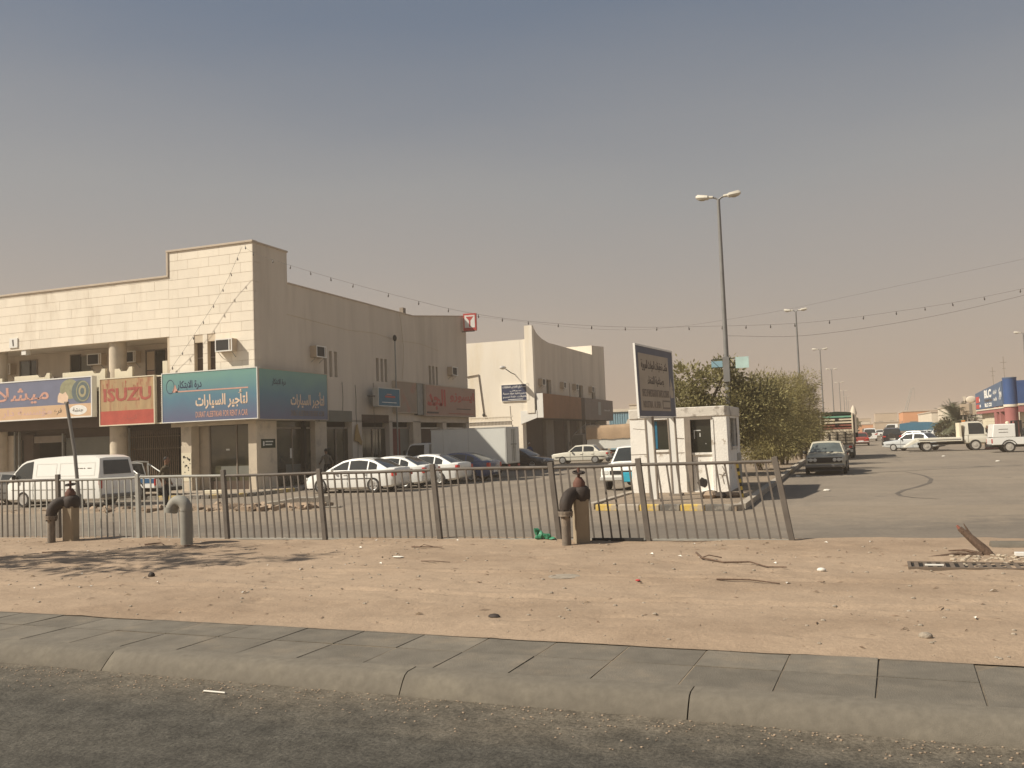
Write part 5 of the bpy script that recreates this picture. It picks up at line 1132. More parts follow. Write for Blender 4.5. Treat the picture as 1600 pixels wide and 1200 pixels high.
# ------------------------------------------------------------------ far blocks along the street
def block(label, x0, x1, y0, y1, h, m, wins=(), rm='coping', par=.35):
    t = thing('far_building', label, 'building', ((x0 + x1) / 2, y0, 0), 0, 'far low buildings down the street')
    w = (x1 - x0) / 2; d = y1 - y0; b = MB(); b.box(-w, w, 0, d, 0, h); b.build('wall', M[m], t); b = MB(); b.box(-w - .1, w + .1, -.1, d + .1, h, h + .2); b.build('roof', M[rm], t)
    for k in range(int(wins) if wins else 0):
        wy = d * (k + .5) / wins; q = MB(); q.box(-w - .04, -w - .003, wy - .7, wy + .7, h * .18, h * .62); f = q.build('window', M['framebrown'], t); q = MB(); q.box(-w - .05, -w - .041, wy - .55, wy + .55, h * .22, h * .58); q.build('pane', M['glass'], f)
    n = max(1, int(w * 2 / 3.2))
    for k in range(n):
        wx = -w + 2 * w * (k + .5) / n; q = MB(); q.box(wx - .7, wx + .7, -.04, -.003, h * .15, h * .6); f = q.build('window', M['framebrown'], t); q = MB(); q.box(wx - .55, wx + .55, -.05, -.041, h * .2, h * .56); q.build('pane', M['glass'], f)
    return t
block('low white shop row behind the palm', 13.5, 24, 118, 134, 3.6, 'farwhite', 4); block('white two step building left of the palm', 13.2, 22, 140, 156, 4.3, 'farwhite', 4)
block('pale shop row with dark doorways down the right side', 12.6, 22, 160, 190, 3.9, 'farwhite', 8); block('orange block above the parked cars', 10.5, 22, 200, 216, 4.7, 'orange', 3)
block('tan block with a long low front at the street end', 6.0, 11.5, 235, 250, 2.9, 'fartan', 0); block('pale orange low block at the street end', 2.6, 9.0, 262, 270, 2.6, 'orange', 0)
block('faint white block left at the street end', 1.6, 7, 330, 340, 3.8, 'farwhite', 0); block('tallest faint pale block at the street end', 9, 16, 340, 352, 6.4, 'fartan', 0); block('faint tan block at the street end centre', 3.6, 8.4, 380, 390, 5.2, 'fartan', 0)
block('long pale block hidden behind the median trees', -26, -8, 170, 200, 4.0, 'farwhite', 0)
t = thing('white_column', 'slim white column beside the stake truck', 'column', (.92, 150, 0)); b = MB(); b.lathe([(.42, 0), (.36, 3.9), (.5, 3.95), (.45, 4.4), (.28, 5.0), (.05, 5.4)], 10); b.build('shaft', M['farwhite'], t, smooth=40); b = MB(); b.box(-.7, .7, -.7, .7, 0, .5); b.build('base', M['farwhite'], t)
t = thing('crane', 'faint lattice crane boom leaning above the far blocks', 'crane', (18.2, 345, 0), 0); b = MB()
P0, P1 = Vector((0, 0, 4)), Vector((3.2, 0, 14.6))
for o in ((-.45, -.45), (.45, -.45), (-.45, .45), (.45, .45)): b.tube([P0 + Vector((o[0], o[1], 0)), P1 + Vector((o[0] * .5, o[1] * .5, 0))], .07, 4)
for k in range(14):
    a = P0.lerp(P1, k / 14); c = P0.lerp(P1, (k + 1) / 14); s = 1 if k % 2 else -1; b.tube([a + Vector((.45 * s, -.45, 0)), c + Vector((-.45 * s, -.45, 0))], .05, 4)
b.build('boom', M['galv'], t); b = MB(); b.tube([P1, P1 + Vector((.9, 0, .25))], .12, 5); b.tube([P1 + Vector((.8, 0, .2)), P1 + Vector((.8, 0, -4))], .04, 4); b.build('jib', M['galv'], t); b = MB(); b.box(-1.5, 1.5, -1.5, 1.5, 0, 4.2); b.build('cab', M['yellowpaint'], t)

# ------------------------------------------------------------------ vehicles
def wheel(parent, x, y, r, w=.2, kind='alloy', side=1):
    """Tyre with rim; side = +1 when the outer face looks to +y."""
    b = MB(); s = side
    prof = [(r * .64, -w / 2 + .04), (r * .9, -w * .3), (r * .9, w * .3), (r * .64, w / 2 - .04)]
    b.lathe([(a, z) for a, z in prof], 20, (x, y, r), 'y'); o = b.build('wheel', M['under'], parent)
    b = MB(); b.lathe([(r * .62, s * (w / 2 - .02)), (r * .70, s * (w / 2 + .004)), (r * .93, s * (w / 2 + .004)), (r, s * w * .28), (r, -s * w * .3), (r * .62, -s * w * .3)], 20, (x, y, r), 'y'); b.build('tyre', M['tyre'], o, smooth=40)
    b = MB()
    if kind == 'alloy':
        b.lathe([(r * .16, s * (w / 2 - .005)), (r * .02, s * (w / 2 - .003))], 10, (x, y, r), 'y')
        b.tube([(x + r * .63 * math.cos(a), y + s * (w / 2 - .01), r + r * .63 * math.sin(a)) for a in [k * math.pi / 10 for k in range(21)]], r * .05, 5)
        for k in range(5):
            a = k * 2 * math.pi / 5 + .3; ca, sa = math.cos(a), math.sin(a); q = []
            for rr, ww in ((.06, .15), (.62, .25)):
                for sg in (-1, 1): q.append((x + r * (rr * ca - sg * ww * sa), y + s * (w / 2 - .006), r + r * (rr * sa + sg * ww * ca)))
            b.add([q[0], q[1], q[3], q[2]], [(0, 1, 2, 3)])
        b.build('rim', M['rim'], o)
    else:
        b.lathe([(r * .66, s * (w / 2 - .004)), (r * .60, s * (w / 2 - .05)), (r * .42, s * (w / 2 - .035)), (r * .30, s * (w / 2 + .006)), (r * .12, s * (w / 2 + .01)), (r * .01, s * (w / 2 + .01))], 16, (x, y, r), 'y')
        b.build('rim', M['hub'] if kind == 'steel' else M['rim'], o, smooth=40)
        b = MB()
        for k in range(6): a = k * math.pi / 3; b.lathe([(r * .07, s * (w / 2 - .028)), (r * .001, s * (w / 2 - .026))], 6, (x + r * .5 * math.cos(a), y, r + r * .5 * math.sin(a)), 'y')
        b.build('rim_hole', M['under'], o)
    return o
def loft_body(st, paint, parent, wheels, r, name='body', arch=.07):
    """Lower body lofted through stations (x, z low, z top, half width), with wheel arches cut out."""
    b = MB(); vs = []; m = 14
    for x, zl, zt, hw in st:
        h = zt - zl; half = [(hw * .86, zl), (hw * .97, zl + h * .10), (hw, zl + h * .42), (hw * .99, zl + h * .68), (hw * .955, zt - min(.05, h * .12)), (hw * .86, zt), (hw * .40, zt + .018)]
        vs += [(x, -y, z) for y, z in half] + [(x, y, z) for y, z in reversed(half)]
    fs = [(i * m + k, i * m + (k + 1) % m, (i + 1) * m + (k + 1) % m, (i + 1) * m + k) for i in range(len(st) - 1) for k in range(m)]
    fs += [tuple(range(m)), tuple((len(st) - 1) * m + k for k in range(m))]
    b.add(vs, fs); o = b.build(name, [paint, M['under']], parent)
    cuts = []
    for x in wheels:
        q = MB(); q.lathe([(r + arch, -2.0), (r + arch, -.46)], 20, (x, 0, r + .01), 'y'); q.lathe([(r + arch, .46), (r + arch, 2.0)], 20, (x, 0, r + .01), 'y')
        c = q.build('cutter', M['under']); cuts.append(c); md = o.modifiers.new('arch', 'BOOLEAN'); md.object = c; md.operation = 'DIFFERENCE'; md.solver = 'EXACT'
    dg = bpy.context.evaluated_depsgraph_get(); me = bpy.data.meshes.new_from_object(o.evaluated_get(dg)); o.modifiers.clear(); o.data = me
    for c in cuts: bpy.data.objects.remove(c)
    if len(me.materials) < 2: me.materials.clear(); me.materials.append(paint); me.materials.append(M['under'])
    for p in me.polygons:
        ctr = p.center; p.material_index = 0
        for x in wheels:
            if math.hypot(ctr.x - x, ctr.z - r - .01) < r + arch - .004 + .006 and abs(p.normal.y) < .7 and ctr.z < st[0][2] + .9 and math.hypot(ctr.x - x, ctr.z - r - .01) > r * .5: p.material_index = 1
            if abs(abs(ctr.y) - .46) < .01 and math.hypot(ctr.x - x, ctr.z - r) < r + arch: p.material_index = 1
        if p.normal.z < -.9: p.material_index = 1
    me.polygons.foreach_set('use_smooth', [True] * len(me.polygons)); me.set_sharp_from_angle(angle=rad(32))
    return o
def cabin(parent, prof, wb, wr, paint, ifr, irr, sides, glass, belt=None, crown_=.03, wmargin=.07):
    """Greenhouse: prof = [(x,z)] from windscreen foot over the roof to the rear glass foot (nose at +x). ifr/irr = strips that are windscreen / rear glass;
    sides = [(x front, x rear)] side windows."""
    zb = min(prof[0][1], prof[-1][1]); zt = max(p[1] for p in prof); belt = belt or zb
    W = lambda z: wb + (wr - wb) * min(1, max(0, (z - zb) / (zt - zb)))
    n = len(prof); b = MB(); vs = []
    for x, z in prof:
        w = W(z); vs += [(x, -w, z), (x, -w * .6, z + crown_ * .8), (x, 0, z + crown_), (x, w * .6, z + crown_ * .8), (x, w, z)]
    fs = [(i * 5 + k, i * 5 + k + 1, (i + 1) * 5 + k + 1, (i + 1) * 5 + k) for i in range(n - 1) for k in range(4)]
    fs += [tuple(i * 5 for i in range(n)), tuple(i * 5 + 4 for i in range(n)), tuple([0, 1, 2, 3, 4] + [(n - 1) * 5 + k for k in (4, 3, 2, 1, 0)])]
    b.add(vs, fs); o = b.build('cabin', paint, parent, smooth=28)
    def pane(i0, i1, nm):
        q = MB(); P = []
        a, c = Vector((prof[i0][0], 0, prof[i0][1])), Vector((prof[i1][0], 0, prof[i1][1])); d = (c - a).normalized(); nrm = Vector((-d.z, 0, d.x)); nrm = nrm if nrm.z > 0 else -nrm
        idx = list(range(i0, i1 + 1)); vv = []
        for j, i in enumerate(idx):
            p = Vector((prof[i][0], 0, prof[i][1]))
            if j == 0: p += d * .05
            if j == len(idx) - 1: p -= d * .05
            w = W(p.z) - wmargin; pp = p + nrm * .008
            vv += [(pp.x, -w, pp.z), (pp.x, -w * .6, pp.z + crown_ * .8), (pp.x, 0, pp.z + crown_), (pp.x, w * .6, pp.z + crown_ * .8), (pp.x, w, pp.z)]
        q.add(vv, [(j * 5 + k, j * 5 + k + 1, (j + 1) * 5 + k + 1, (j + 1) * 5 + k) for j in range(len(idx) - 1) for k in range(4)]); return q.build(nm, glass, parent, smooth=60)
    if ifr: pane(*ifr, 'windscreen')
    if irr: pane(*irr, 'rear_window')
    def roofz(x):
        for (xa, za), (xb, zb_) in zip(prof, prof[1:]):
            if min(xa, xb) <= x <= max(xa, xb) and abs(xa - xb) > 1e-6: return za + (zb_ - za) * (x - xa) / (xb - xa)
        return zb
    for xa, xb in sides:
        xs = [xa + (xb - xa) * k / 8 for k in range(9)]
        top = [(x, max(belt + .035, roofz(x) - .075)) for x in xs]; bot = [(x, belt + .03) for x in reversed(xs)]
        for s in (-1, 1):
            q = MB(); pts = [(x, s * (W(z) + .007), z) for x, z in top + bot]; m = len(xs)
            q.add(pts, [(k, k + 1, 2 * m - 2 - k, 2 * m - 1 - k) for k in range(m - 1)]); q.build('side_window', glass, parent)
    return o
def bits(parent, L, hw, zf, zr, paint, tail='redlamp', seams=(), belt=.85, low=.25, xh=None, handle=True, rear_w=.28, mirror=None, zplate=.5, front_w=.32, hl_h=.12, tl_h=.14, hly=.10, hlx=0.0):
    xf, xr = L / 2, -L / 2
    for s in (-1, 1):
        b = MB(); b.box(xf - .10 - hlx, xf + .012 - hlx, s * (hw - hly) - front_w * .42, s * (hw - hly) + front_w * .42, zf - hl_h / 2, zf + hl_h / 2); b.build('headlight', M['lens'], parent, bevel=.02)
        b = MB(); b.box(xr - .014, xr + .14, s * (hw - rear_w / 2 - .02) - rear_w / 2, s * (hw - rear_w / 2 - .02) + rear_w / 2 + .012 * 0, zr - tl_h / 2, zr + tl_h / 2); b.build('taillight', M[tail], parent, bevel=.02)
        for x in seams:
            q = MB(); q.box(x - .006, x + .006, s * hw - .004 if s > 0 else -hw - .004, s * hw + .004 if s > 0 else -hw + .004, low, belt); q.build('door_gap', M['under'], parent)
        if handle:
            for x in seams[1:]:
                q = MB(); q.box(x + .05, x + .22, s * hw - .01, s * hw + .018, belt - .16, belt - .125) if s > 0 else q.box(x + .05, x + .22, -hw - .018, -hw + .01, belt - .16, belt - .125); q.build('door_handle', paint, parent)
        if mirror:
            q = MB(); q.ell((mirror[0], s * (hw + .07), mirror[1]), (.07, .11, .075), 8, 6); q.build('mirror', paint if mirror[2] else M['black'], parent, smooth=60)
    b = MB(); b.box(xr - .02, xr + .05, -.26, .26, zplate - .07, zplate + .07); b.build('number_plate', M['textwhite'], parent); b = MB(); b.box(xf - .05, xf + .02, -.26, .26, zplate - .17, zplate - .04); b.build('number_plate', M['textwhite'], parent)

M['plastercrumb'] = mat('plaster crumbs', (0.42, 0.35, 0.26), 0.95, 0.3, 9)
# modern white saloon
def modern_sedan(label, loc, rz, paint, group):
    t = thing('parked_sedan', label, 'car', loc, rz, group)
    L, hw, r, wf, wr_ = 4.72, .90, .33, 1.40, -1.32
    st = [(2.33, .30, .56, .62), (2.25, .20, .66, .74), (2.05, .17, .75, .84), (1.5, .17, .86, .90), (.95, .17, .93, .90), (.0, .17, .955, .90), (-1.2, .18, .985, .90), (-1.75, .20, 1.01, .89), (-2.15, .24, 1.03, .85), (-2.30, .32, 1.00, .80), (-2.36, .42, .90, .74)]
    loft_body(st, paint, t, (wf, wr_), r)
    prof = [(1.18, .92), (.75, 1.16), (.32, 1.36), (-.05, 1.43), (-.5, 1.45), (-.95, 1.41), (-1.3, 1.32), (-1.72, 1.12), (-1.98, 1.00)]
    cabin(t, prof, .83, .60, paint, (0, 2), (5, 8), ((.90, .02), (-.06, -.95), (-1.02, -1.45)), M['carglass'], belt=.95)
    bits(t, L - .02, hw, .62, .80, paint, hly=.26, hlx=.10, seams=(1.0, .0, -1.0), belt=.93, mirror=(.72, 1.0, True), rear_w=.26, tl_h=.24)
    b = MB(); b.box(-1.4, 1.5, -.912, -.897, .60, .63); b.build('side_moulding', M['black'], t); b = MB(); b.box(-1.4, 1.5, .897, .912, .60, .63); b.build('side_moulding', M['black'], t)
    b = MB(); b.box(2.27, 2.345, -.42, .42, .40, .54); b.build('grille', M['black'], t)
    for x in (wf, wr_):
        for s in (-1, 1): wheel(t, x, s * .80, r, .2, 'alloy', s)
    t.scale = (.94, 1, 1)
    return t
gp = 'white saloons parked nose to the shops'
sed = modern_sedan('nearest white saloon parked nose to the corner shop, fully in the sun', (-20.05, 35.1, 0), math.pi, M['carwhite'], gp)
dup(sed, (-19.95, 37.75, 0), math.pi + .02, 'second white saloon, showing between two other white saloons', gp)
dup(sed, (-19.5, 40.6, 0), math.pi - .03, 'third white saloon with its boot in sun and roof in shade', gp, {M['carwhite']: M['carsilver']} and None)
dup(sed, (-19.0, 43.2, 0), math.pi, 'dark blue saloon parked between the white saloons and the box truck', 'cars parked along the shaded building', {M['carwhite']: M['carblue']})
dup(sed, (-20.4, 57.0, 0), -.12, 'black saloon in shade behind the box truck', 'cars parked along the shaded building', {M['carwhite']: M['carblack']})

# older square saloon, used for several parked cars
def old_sedan(label, loc, rz, paint, group, glass=None):
    t = thing('old_sedan', label, 'car', loc, rz, group)
    st = [(2.20, .38, .66, .72), (2.14, .30, .76, .80), (1.3, .22, .86, .84), (.75, .20, .90, .845), (-1.2, .20, .90, .845), (-1.45, .22, .91, .84), (-2.05, .30, .90, .81), (-2.17, .40, .84, .78)]
    loft_body(st, paint, t, (1.34, -1.22), .30, arch=.06)
    cabin(t, [(.95, .89), (.35, 1.36), (-.25, 1.40), (-.85, 1.38), (-1.05, 1.34), (-1.55, .90)], .78, .60, paint, (0, 1), (4, 5), ((.68, -.22), (-.32, -1.14)), glass or M['carglass'], belt=.89, wmargin=.06)
    bits(t, 4.44, .845, .66, .74, paint, hly=.24, seams=(.72, -.27, -1.15), belt=.87, mirror=(.62, .95, False), rear_w=.36, tl_h=.14)
    for s in (-1, 1):
        b = MB(); b.box(-2.0, 1.95, s * .845 - .012, s * .845 + .012, .52, .545); b.build('side_moulding', M['black'], t)
    b = MB(); b.box(2.12, 2.30, -.80, .80, .36, .46); b.build('front_bumper', M['aluminium'], t, bevel=.02); b = MB(); b.box(-2.28, -2.12, -.80, .80, .38, .48); b.build('rear_bumper', M['aluminium'], t, bevel=.02)
    b = MB(); b.box(2.13, 2.215, -.47, .47, .56, .73); b.build('grille', M['black'], t)
    for x in (1.34, -1.22):
        for s in (-1, 1): wheel(t, x, s * .76, .30, .18, 'cap', s)
    return t
olds = old_sedan('old square white saloon parked before the tarp covered truck', (-19.45, 68.6, 0), math.pi + .03, M['carcream'], None)
dusty = old_sedan('dusty faded old saloon facing the camera at the median kerb', (-.95, 43.9, 0), -math.pi / 2 - .03, M['cardusty'], None, M['paleglass'])
dup(olds, (4.85, 78.5, 0), 2.6, 'silver white saloon with its nose behind the tow truck tail', 'cars at the right hand shops', {M['carcream']: M['carsilver']})
b = MB(); b.box(2.205, 2.226, -.70, .70, .52, .75); b.build('front_panel', M['black'], dusty)
for s in (-1, 1):
    for y in (.58, .40): b = MB(); b.lathe([(.075, 2.226), (.078, 2.236), (.05, 2.245), (.001, 2.247)], 12, (0, s * y, .65), 'x'); b.build('round_headlight', M['lens'], dusty, smooth=50)
b = MB(); b.box(2.24, 2.33, -.80, .80, .33, .45); b.build('bumper_bar', M['cargrey'], dusty, bevel=.02); b = MB(); b.box(2.15, 2.2, -.7, .7, .2, .34); b.build('low_front_shade', M['black'], dusty)  # black strip under the bumper paints the shade low on the front
fp = 'cars parked far along the right hand shops'
for (x, y, rz, pm, lb) in ((6.3, 105, 2.7, 'carwhite', 'white car parked beyond the silver saloon, left of the hatchbacks'), (8.0, 111, 2.9, 'carsilver', 'grey white car half hidden behind the parked row'), (11.0, 108, 1.8, 'carwhite', 'white car seen over the tow truck bed near its cab'),
                           (3.3, 160, 1.6, 'carcream', 'small white car far up the street, left'), (5.2, 175, 1.6, 'carwhite', 'small white car farthest up the street'), (9.6, 122, 1.4, 'cargrey', 'dull grey car in the middle of the parked row')):
    dup(olds, (x, y, 0), rz, lb, fp, {M['carcream']: M[pm]})
dup(olds, (1.2, 106, 0), math.pi / 2, 'dull red car driving away right of the stake truck', 'cars on the street', {M['carcream']: M['carred']})
dup(olds, (-34.4, 30.5, 0), .1, 'dark grey car cut by the left edge of the photo', 'cars before the shops', {M['carcream']: M['cargrey']})

# tall vehicles
def suv(label, loc, rz, paint, group, lowm=None):
    t = thing('suv', label, 'car', loc, rz, group)
    st = [(2.25, .45, .80, .76), (2.18, .36, .95, .84), (1.1, .32, 1.06, .90), (-2.0, .32, 1.08, .90), (-2.2, .38, 1.06, .86)]
    loft_body(st, paint, t, (1.4, -1.3), .38)
    cabin(t, [(1.05, 1.05), (.5, 1.68), (-.4, 1.78), (-1.6, 1.76), (-1.95, 1.68), (-2.15, 1.07)], .83, .68, paint, (0, 1), (4, 5), ((.75, -.1), (-.2, -1.1), (-1.2, -1.85)), M['carglass'], belt=1.07)
    bits(t, 4.4, .90, .78, .95, paint, seams=(.8, -.15, -1.15), belt=1.02, mirror=(.75, 1.15, True), low=.35, zplate=.7)
    b = MB(); b.lathe([(.34, 0), (.36, .08), (.34, .16)], 16, (-2.22, .1, .95), 'x') ; b.build('spare_wheel', M['tyre'], t)
    for s in (-1, 1):
        b = MB(); b.box(-1.7, .3, s * .55 - .02, s * .55 + .02, 1.82, 1.86); b.build('roof_rail', M['black'], t)
        for x in (1.4, -1.3): wheel(t, x, s * .80, .38, .22, 'cap', s)
    return t
s1 = suv('dark sport utility car seen from behind in the street', (4.1, 101, 0), math.pi / 2, M['carblack'], None)
dup(s1, (9.2, 107.5, 0), math.pi, 'white estate car with dark windows in the parked row', fp, {M['carblack']: M['carwhite']})
dup(s1, (2.75, 136, 0), math.pi / 2, 'white utility car driving away in the distance', 'cars on the street', {M['carblack']: M['carwhite']})
# delivery van
V = thing('delivery_van', 'long white panel van parked behind the railing at left', 'van', (-29.65, 28.75, 0), math.pi - rad(5)); V.scale = (1.06, 1, 1)
st = [(2.62, .36, .84, .66), (2.56, .27, .95, .78), (2.36, .24, 1.06, .84), (1.9, .24, 1.10, .85), (-2.45, .26, 1.12, .85), (-2.58, .34, 1.10, .82)]
loft_body(st, M['carwhite'], V, (1.55, -1.32), .33)
prof = [(2.42, 1.05), (2.1, 1.38), (1.72, 1.74), (1.45, 1.86), (.8, 1.95), (-.6, 2.0), (-2.1, 1.98), (-2.42, 1.88), (-2.56, 1.10)]
cabin(V, prof, .845, .72, M['carwhite'], (0, 2), None, ((2.02, 1.05),), M['carglass'], belt=1.12)
b = MB(); pts = [(-2.50, -.66, 1.30), (-2.50, .66, 1.30), (-2.462, .60, 1.80), (-2.462, -.60, 1.80)]; b.add([(-2.55, -.66, 1.26), (-2.55, .66, 1.26), (-2.455, .60, 1.80), (-2.455, -.60, 1.80)], [(0, 1, 2, 3)]); b.build('rear_window', M['carglass'], V)
b = MB(); b.add([(-2.60, -.80, .45), (-2.60, .80, .45), (-2.595, .80, 1.08), (-2.595, -.80, 1.08)], [(0, 1, 2, 3)]); b.build('tailgate', M['carwhite'], V)
for s in (-1, 1):
    b = MB(); b.box(-2.60, -2.45, s * .80 - .035, s * .80 + .035, .72, 1.10); b.build('taillight', M['redlamp'], V, bevel=.015); b = MB(); b.box(2.50, 2.60, s * .62 - .16, s * .62 + .16, .72, .88); b.build('headlight', M['lens'], V, bevel=.02)
    for x in (1.55, -1.32): wheel(V, x, s * .755, .33, .19, 'cap', s)
    q = MB()
    for x in (1.0, -.42): q.box(x - .008, x + .008, s * .855 - .004, s * .855 + .004, .30, 1.12)
    q.box(-2.3, 2.2, s * .856 - .006, s * .856 + .006, .70, .72); q.build('door_gap', M['fencegrey'], V)
    def side_y(z): return s * (.845 + (.72 - .845) * (z - 1.05) / .95 + .006)
    for x0, x1 in ((.86, -.24), (-.40, -2.25)):
        q = MB(); fr = [(x0, 1.22), (x1, 1.22), (x1, 1.74), (x0, 1.74)]; inn = [(x0 - .03, 1.25), (x1 + .03, 1.25), (x1 + .03, 1.71), (x0 - .03, 1.71)]
        q.add([(x, side_y(z), z) for x, z in fr + inn], [(k, (k + 1) % 4, 4 + (k + 1) % 4, 4 + k) for k in range(4)]); q.build('panel_groove', M['boxwhite'], V)
    q = MB()
    for x0, x1 in ((-1.20, -1.42), (-1.45, -1.62), (-1.66, -1.74), (-1.86, -2.0), (-2.02, -2.06)): q.add([(x0, side_y(1.50) + s * .002, 1.50), (x1, side_y(1.50) + s * .002, 1.50), (x1, side_y(1.53) + s * .002, 1.53), (x0, side_y(1.53) + s * .002, 1.53)], [(0, 1, 2, 3)])
    q.build('side_lettering', M['textdark'], V); q = MB(); q.ell((1.95, s * .94, 1.22), (.06, .10, .12), 8, 6); q.build('mirror', M['black'], V)
b = MB(); b.box(-2.70, -2.52, -.80, .80, .36, .50); b.build('rear_bumper', M['cargrey'], V, bevel=.03); b = MB(); b.box(-2.62, -2.601, -.25, .25, .72, .84); b.build('number_plate', M['textwhite'], V)
# pickups
def pickup(label, loc, rz, paint, group, roll=False, stripe=None, glass=None):
    t = thing('pickup_truck', label, 'pickup truck', loc, rz, group); hw = .82
    st = [(2.38, .46, .74, .70), (2.32, .36, .88, .78), (1.5, .32, .98, .82), (.9, .32, 1.0, .82), (-.32, .32, 1.0, .82), (-.36, .34, .98, .81)]
    loft_body(st, paint, t, (1.52,), .36); cabin(t, [(1.1, .98), (.62, 1.56), (.0, 1.62), (-.28, 1.58), (-.36, 1.0)], .77, .62, paint, (0, 1), (3, 4), ((.82, -.24),), glass or M['carglass'], belt=1.0)
    b = MB()
    for s in (-1, 1): b.box(-2.42, -.40, s * .80 - .025, s * .80 + .025, .52, .98)
    b.box(-2.42, -.40, -.775, .775, .50, .56); b.box(-.44, -.38, -.775, .775, .56, .98); b.build('cargo_bed', paint, t, bevel=.01); b = MB(); b.box(-2.45, -2.40, -.77, .77, .55, .97); b.build('tailgate', paint, t)
    b = MB(); b.box(-2.4, 1.9, -.5, .5, .34, .5); b.build('chassis', M['under'], t); b = MB(); b.box(-2.56, -2.44, -.75, .75, .38, .5); b.build('rear_bumper', M['black'], t)
    b = MB(); b.box(2.32, 2.48, -.78, .78, .38, .52); b.build('front_bumper', M['aluminium'], t, bevel=.02); b = MB(); b.box(2.34, 2.395, -.42, .42, .60, .74); b.build('grille', M['black'], t)
    for s in (-1, 1):
        b = MB(); b.box(2.30, 2.40, s * .60 - .13, s * .60 + .13, .60, .75); b.build('headlight', M['lens'], t, bevel=.02); b = MB(); b.box(-2.455, -2.40, s * .785 - .045, s * .785 + .045, .62, .90); b.build('taillight', M['redlamp'], t)
        q = MB(); q.ell((.9, s * .93, 1.12), (.06, .1, .09), 8, 6); q.build('mirror', M['black'], t); q = MB(); q.box(.26, .274, s * .82 - .004, s * .82 + .004, .36, .98); q.build('door_gap', M['under'], t)
        for x in (1.52, -1.42): wheel(t, x, s * .74, .36, .2, 'steel', s)
        b = MB(); b.tube([(-1.42 + .45 * math.cos(a), s * .83, .36 + .45 * math.sin(a)) for a in [k * math.pi / 8 for k in range(9)]], .03, 5); b.build('wheel_arch', M['under'], t)
        if stripe: b = MB(); b.box(-2.40, 1.6, s * .828 - .006, s * .828 + .006, .72, .92); b.build('side_stripe', stripe, t)
    if roll:
        b = MB()
        for s in (-1, 1): b.tube([(-.55, s * .70, .98), (-.60, s * .62, 1.62), (-.60, 0, 1.66)], .035, 6); b.tube([(-.58, s * .64, 1.55), (-1.6, s * .70, .98)], .03, 6)
        b.build('roll_bar', M['aluminium'], t)
    return t
pk = pickup('white pickup with blue side stripe and roll bar behind the standing man', (-30.3, 32.6, 0), math.pi - .06, M['carwhite'], 'pickups near the shops', True, M['wheelblue'])
p2 = dup(pk, (-7.72, 35.2, 0), -math.pi / 2 - .06, 'white pickup with teal plastic at its bumper beside the guard booth', 'pickups near the shops')
index_kids()
for o in list(kids(p2)):
    if o.name.startswith(('roll_bar', 'side_stripe')): bpy.data.objects.remove(o)
t = thing('teal_plastic_crate', 'teal plastic crate at the front of the white pickup by the booth', 'crate', (-7.45, 32.55, .34)); b = MB(); b.box(-.28, .28, -.10, .10, 0, .34); b.build('crate', M['teal'], t, bevel=.02); b = MB(); b.ell((.12, -.12, .06), (.07, .03, .07), 8, 5); b.build('label_spot', M['cream'], t)
pr = dup(pk, (11.15, 68.0, 0), .06, 'white pickup with a box canopy at the right edge of the photo', 'pickups near the shops'); index_kids()
for o in list(kids(pr)):
    if o.name.startswith(('roll_bar', 'side_stripe')): bpy.data.objects.remove(o)
b = MB(); b.prism([(-2.40, .99), (-1.0, .99), (-1.0, 1.86), (-2.28, 1.86)], 'y', -.80, .80); b.build('canopy', M['carwhite'], pr, bevel=.04)
b = MB()
for z in (1.30, 1.50): b.box(-2.0, -1.45, -.806, -.801, z, z + .035)
b.build('canopy_marks', M['textdark'], pr)
b = MB()
for x in (-.95, -.72): b.box(x, x + .10, -.80, -.70, .99, 2.05); b.box(x, x + .10, .70, .80, .99, 2.05)
b.box(-.95, -.62, -.80, .80, 2.0, 2.06); b.build('ladder_rack', M['black'], pr); b = MB(); b.tube([(.6, -.4, 1.65), (.2, -.4, 2.2)], .03, 5); b.tube([(.0, -.5, 1.65), (.35, -.5, 2.3)], .03, 5); b.tube([(-.5, -.5, 1.9), (.7, -.5, 1.8)], .025, 5); b.build('roof_rack', M['black'], pr); b = MB(); b.ell((-1.3, 0, 1.93), (.12, .12, .1), 8, 5); b.build('roof_light', M['cream'], pr)

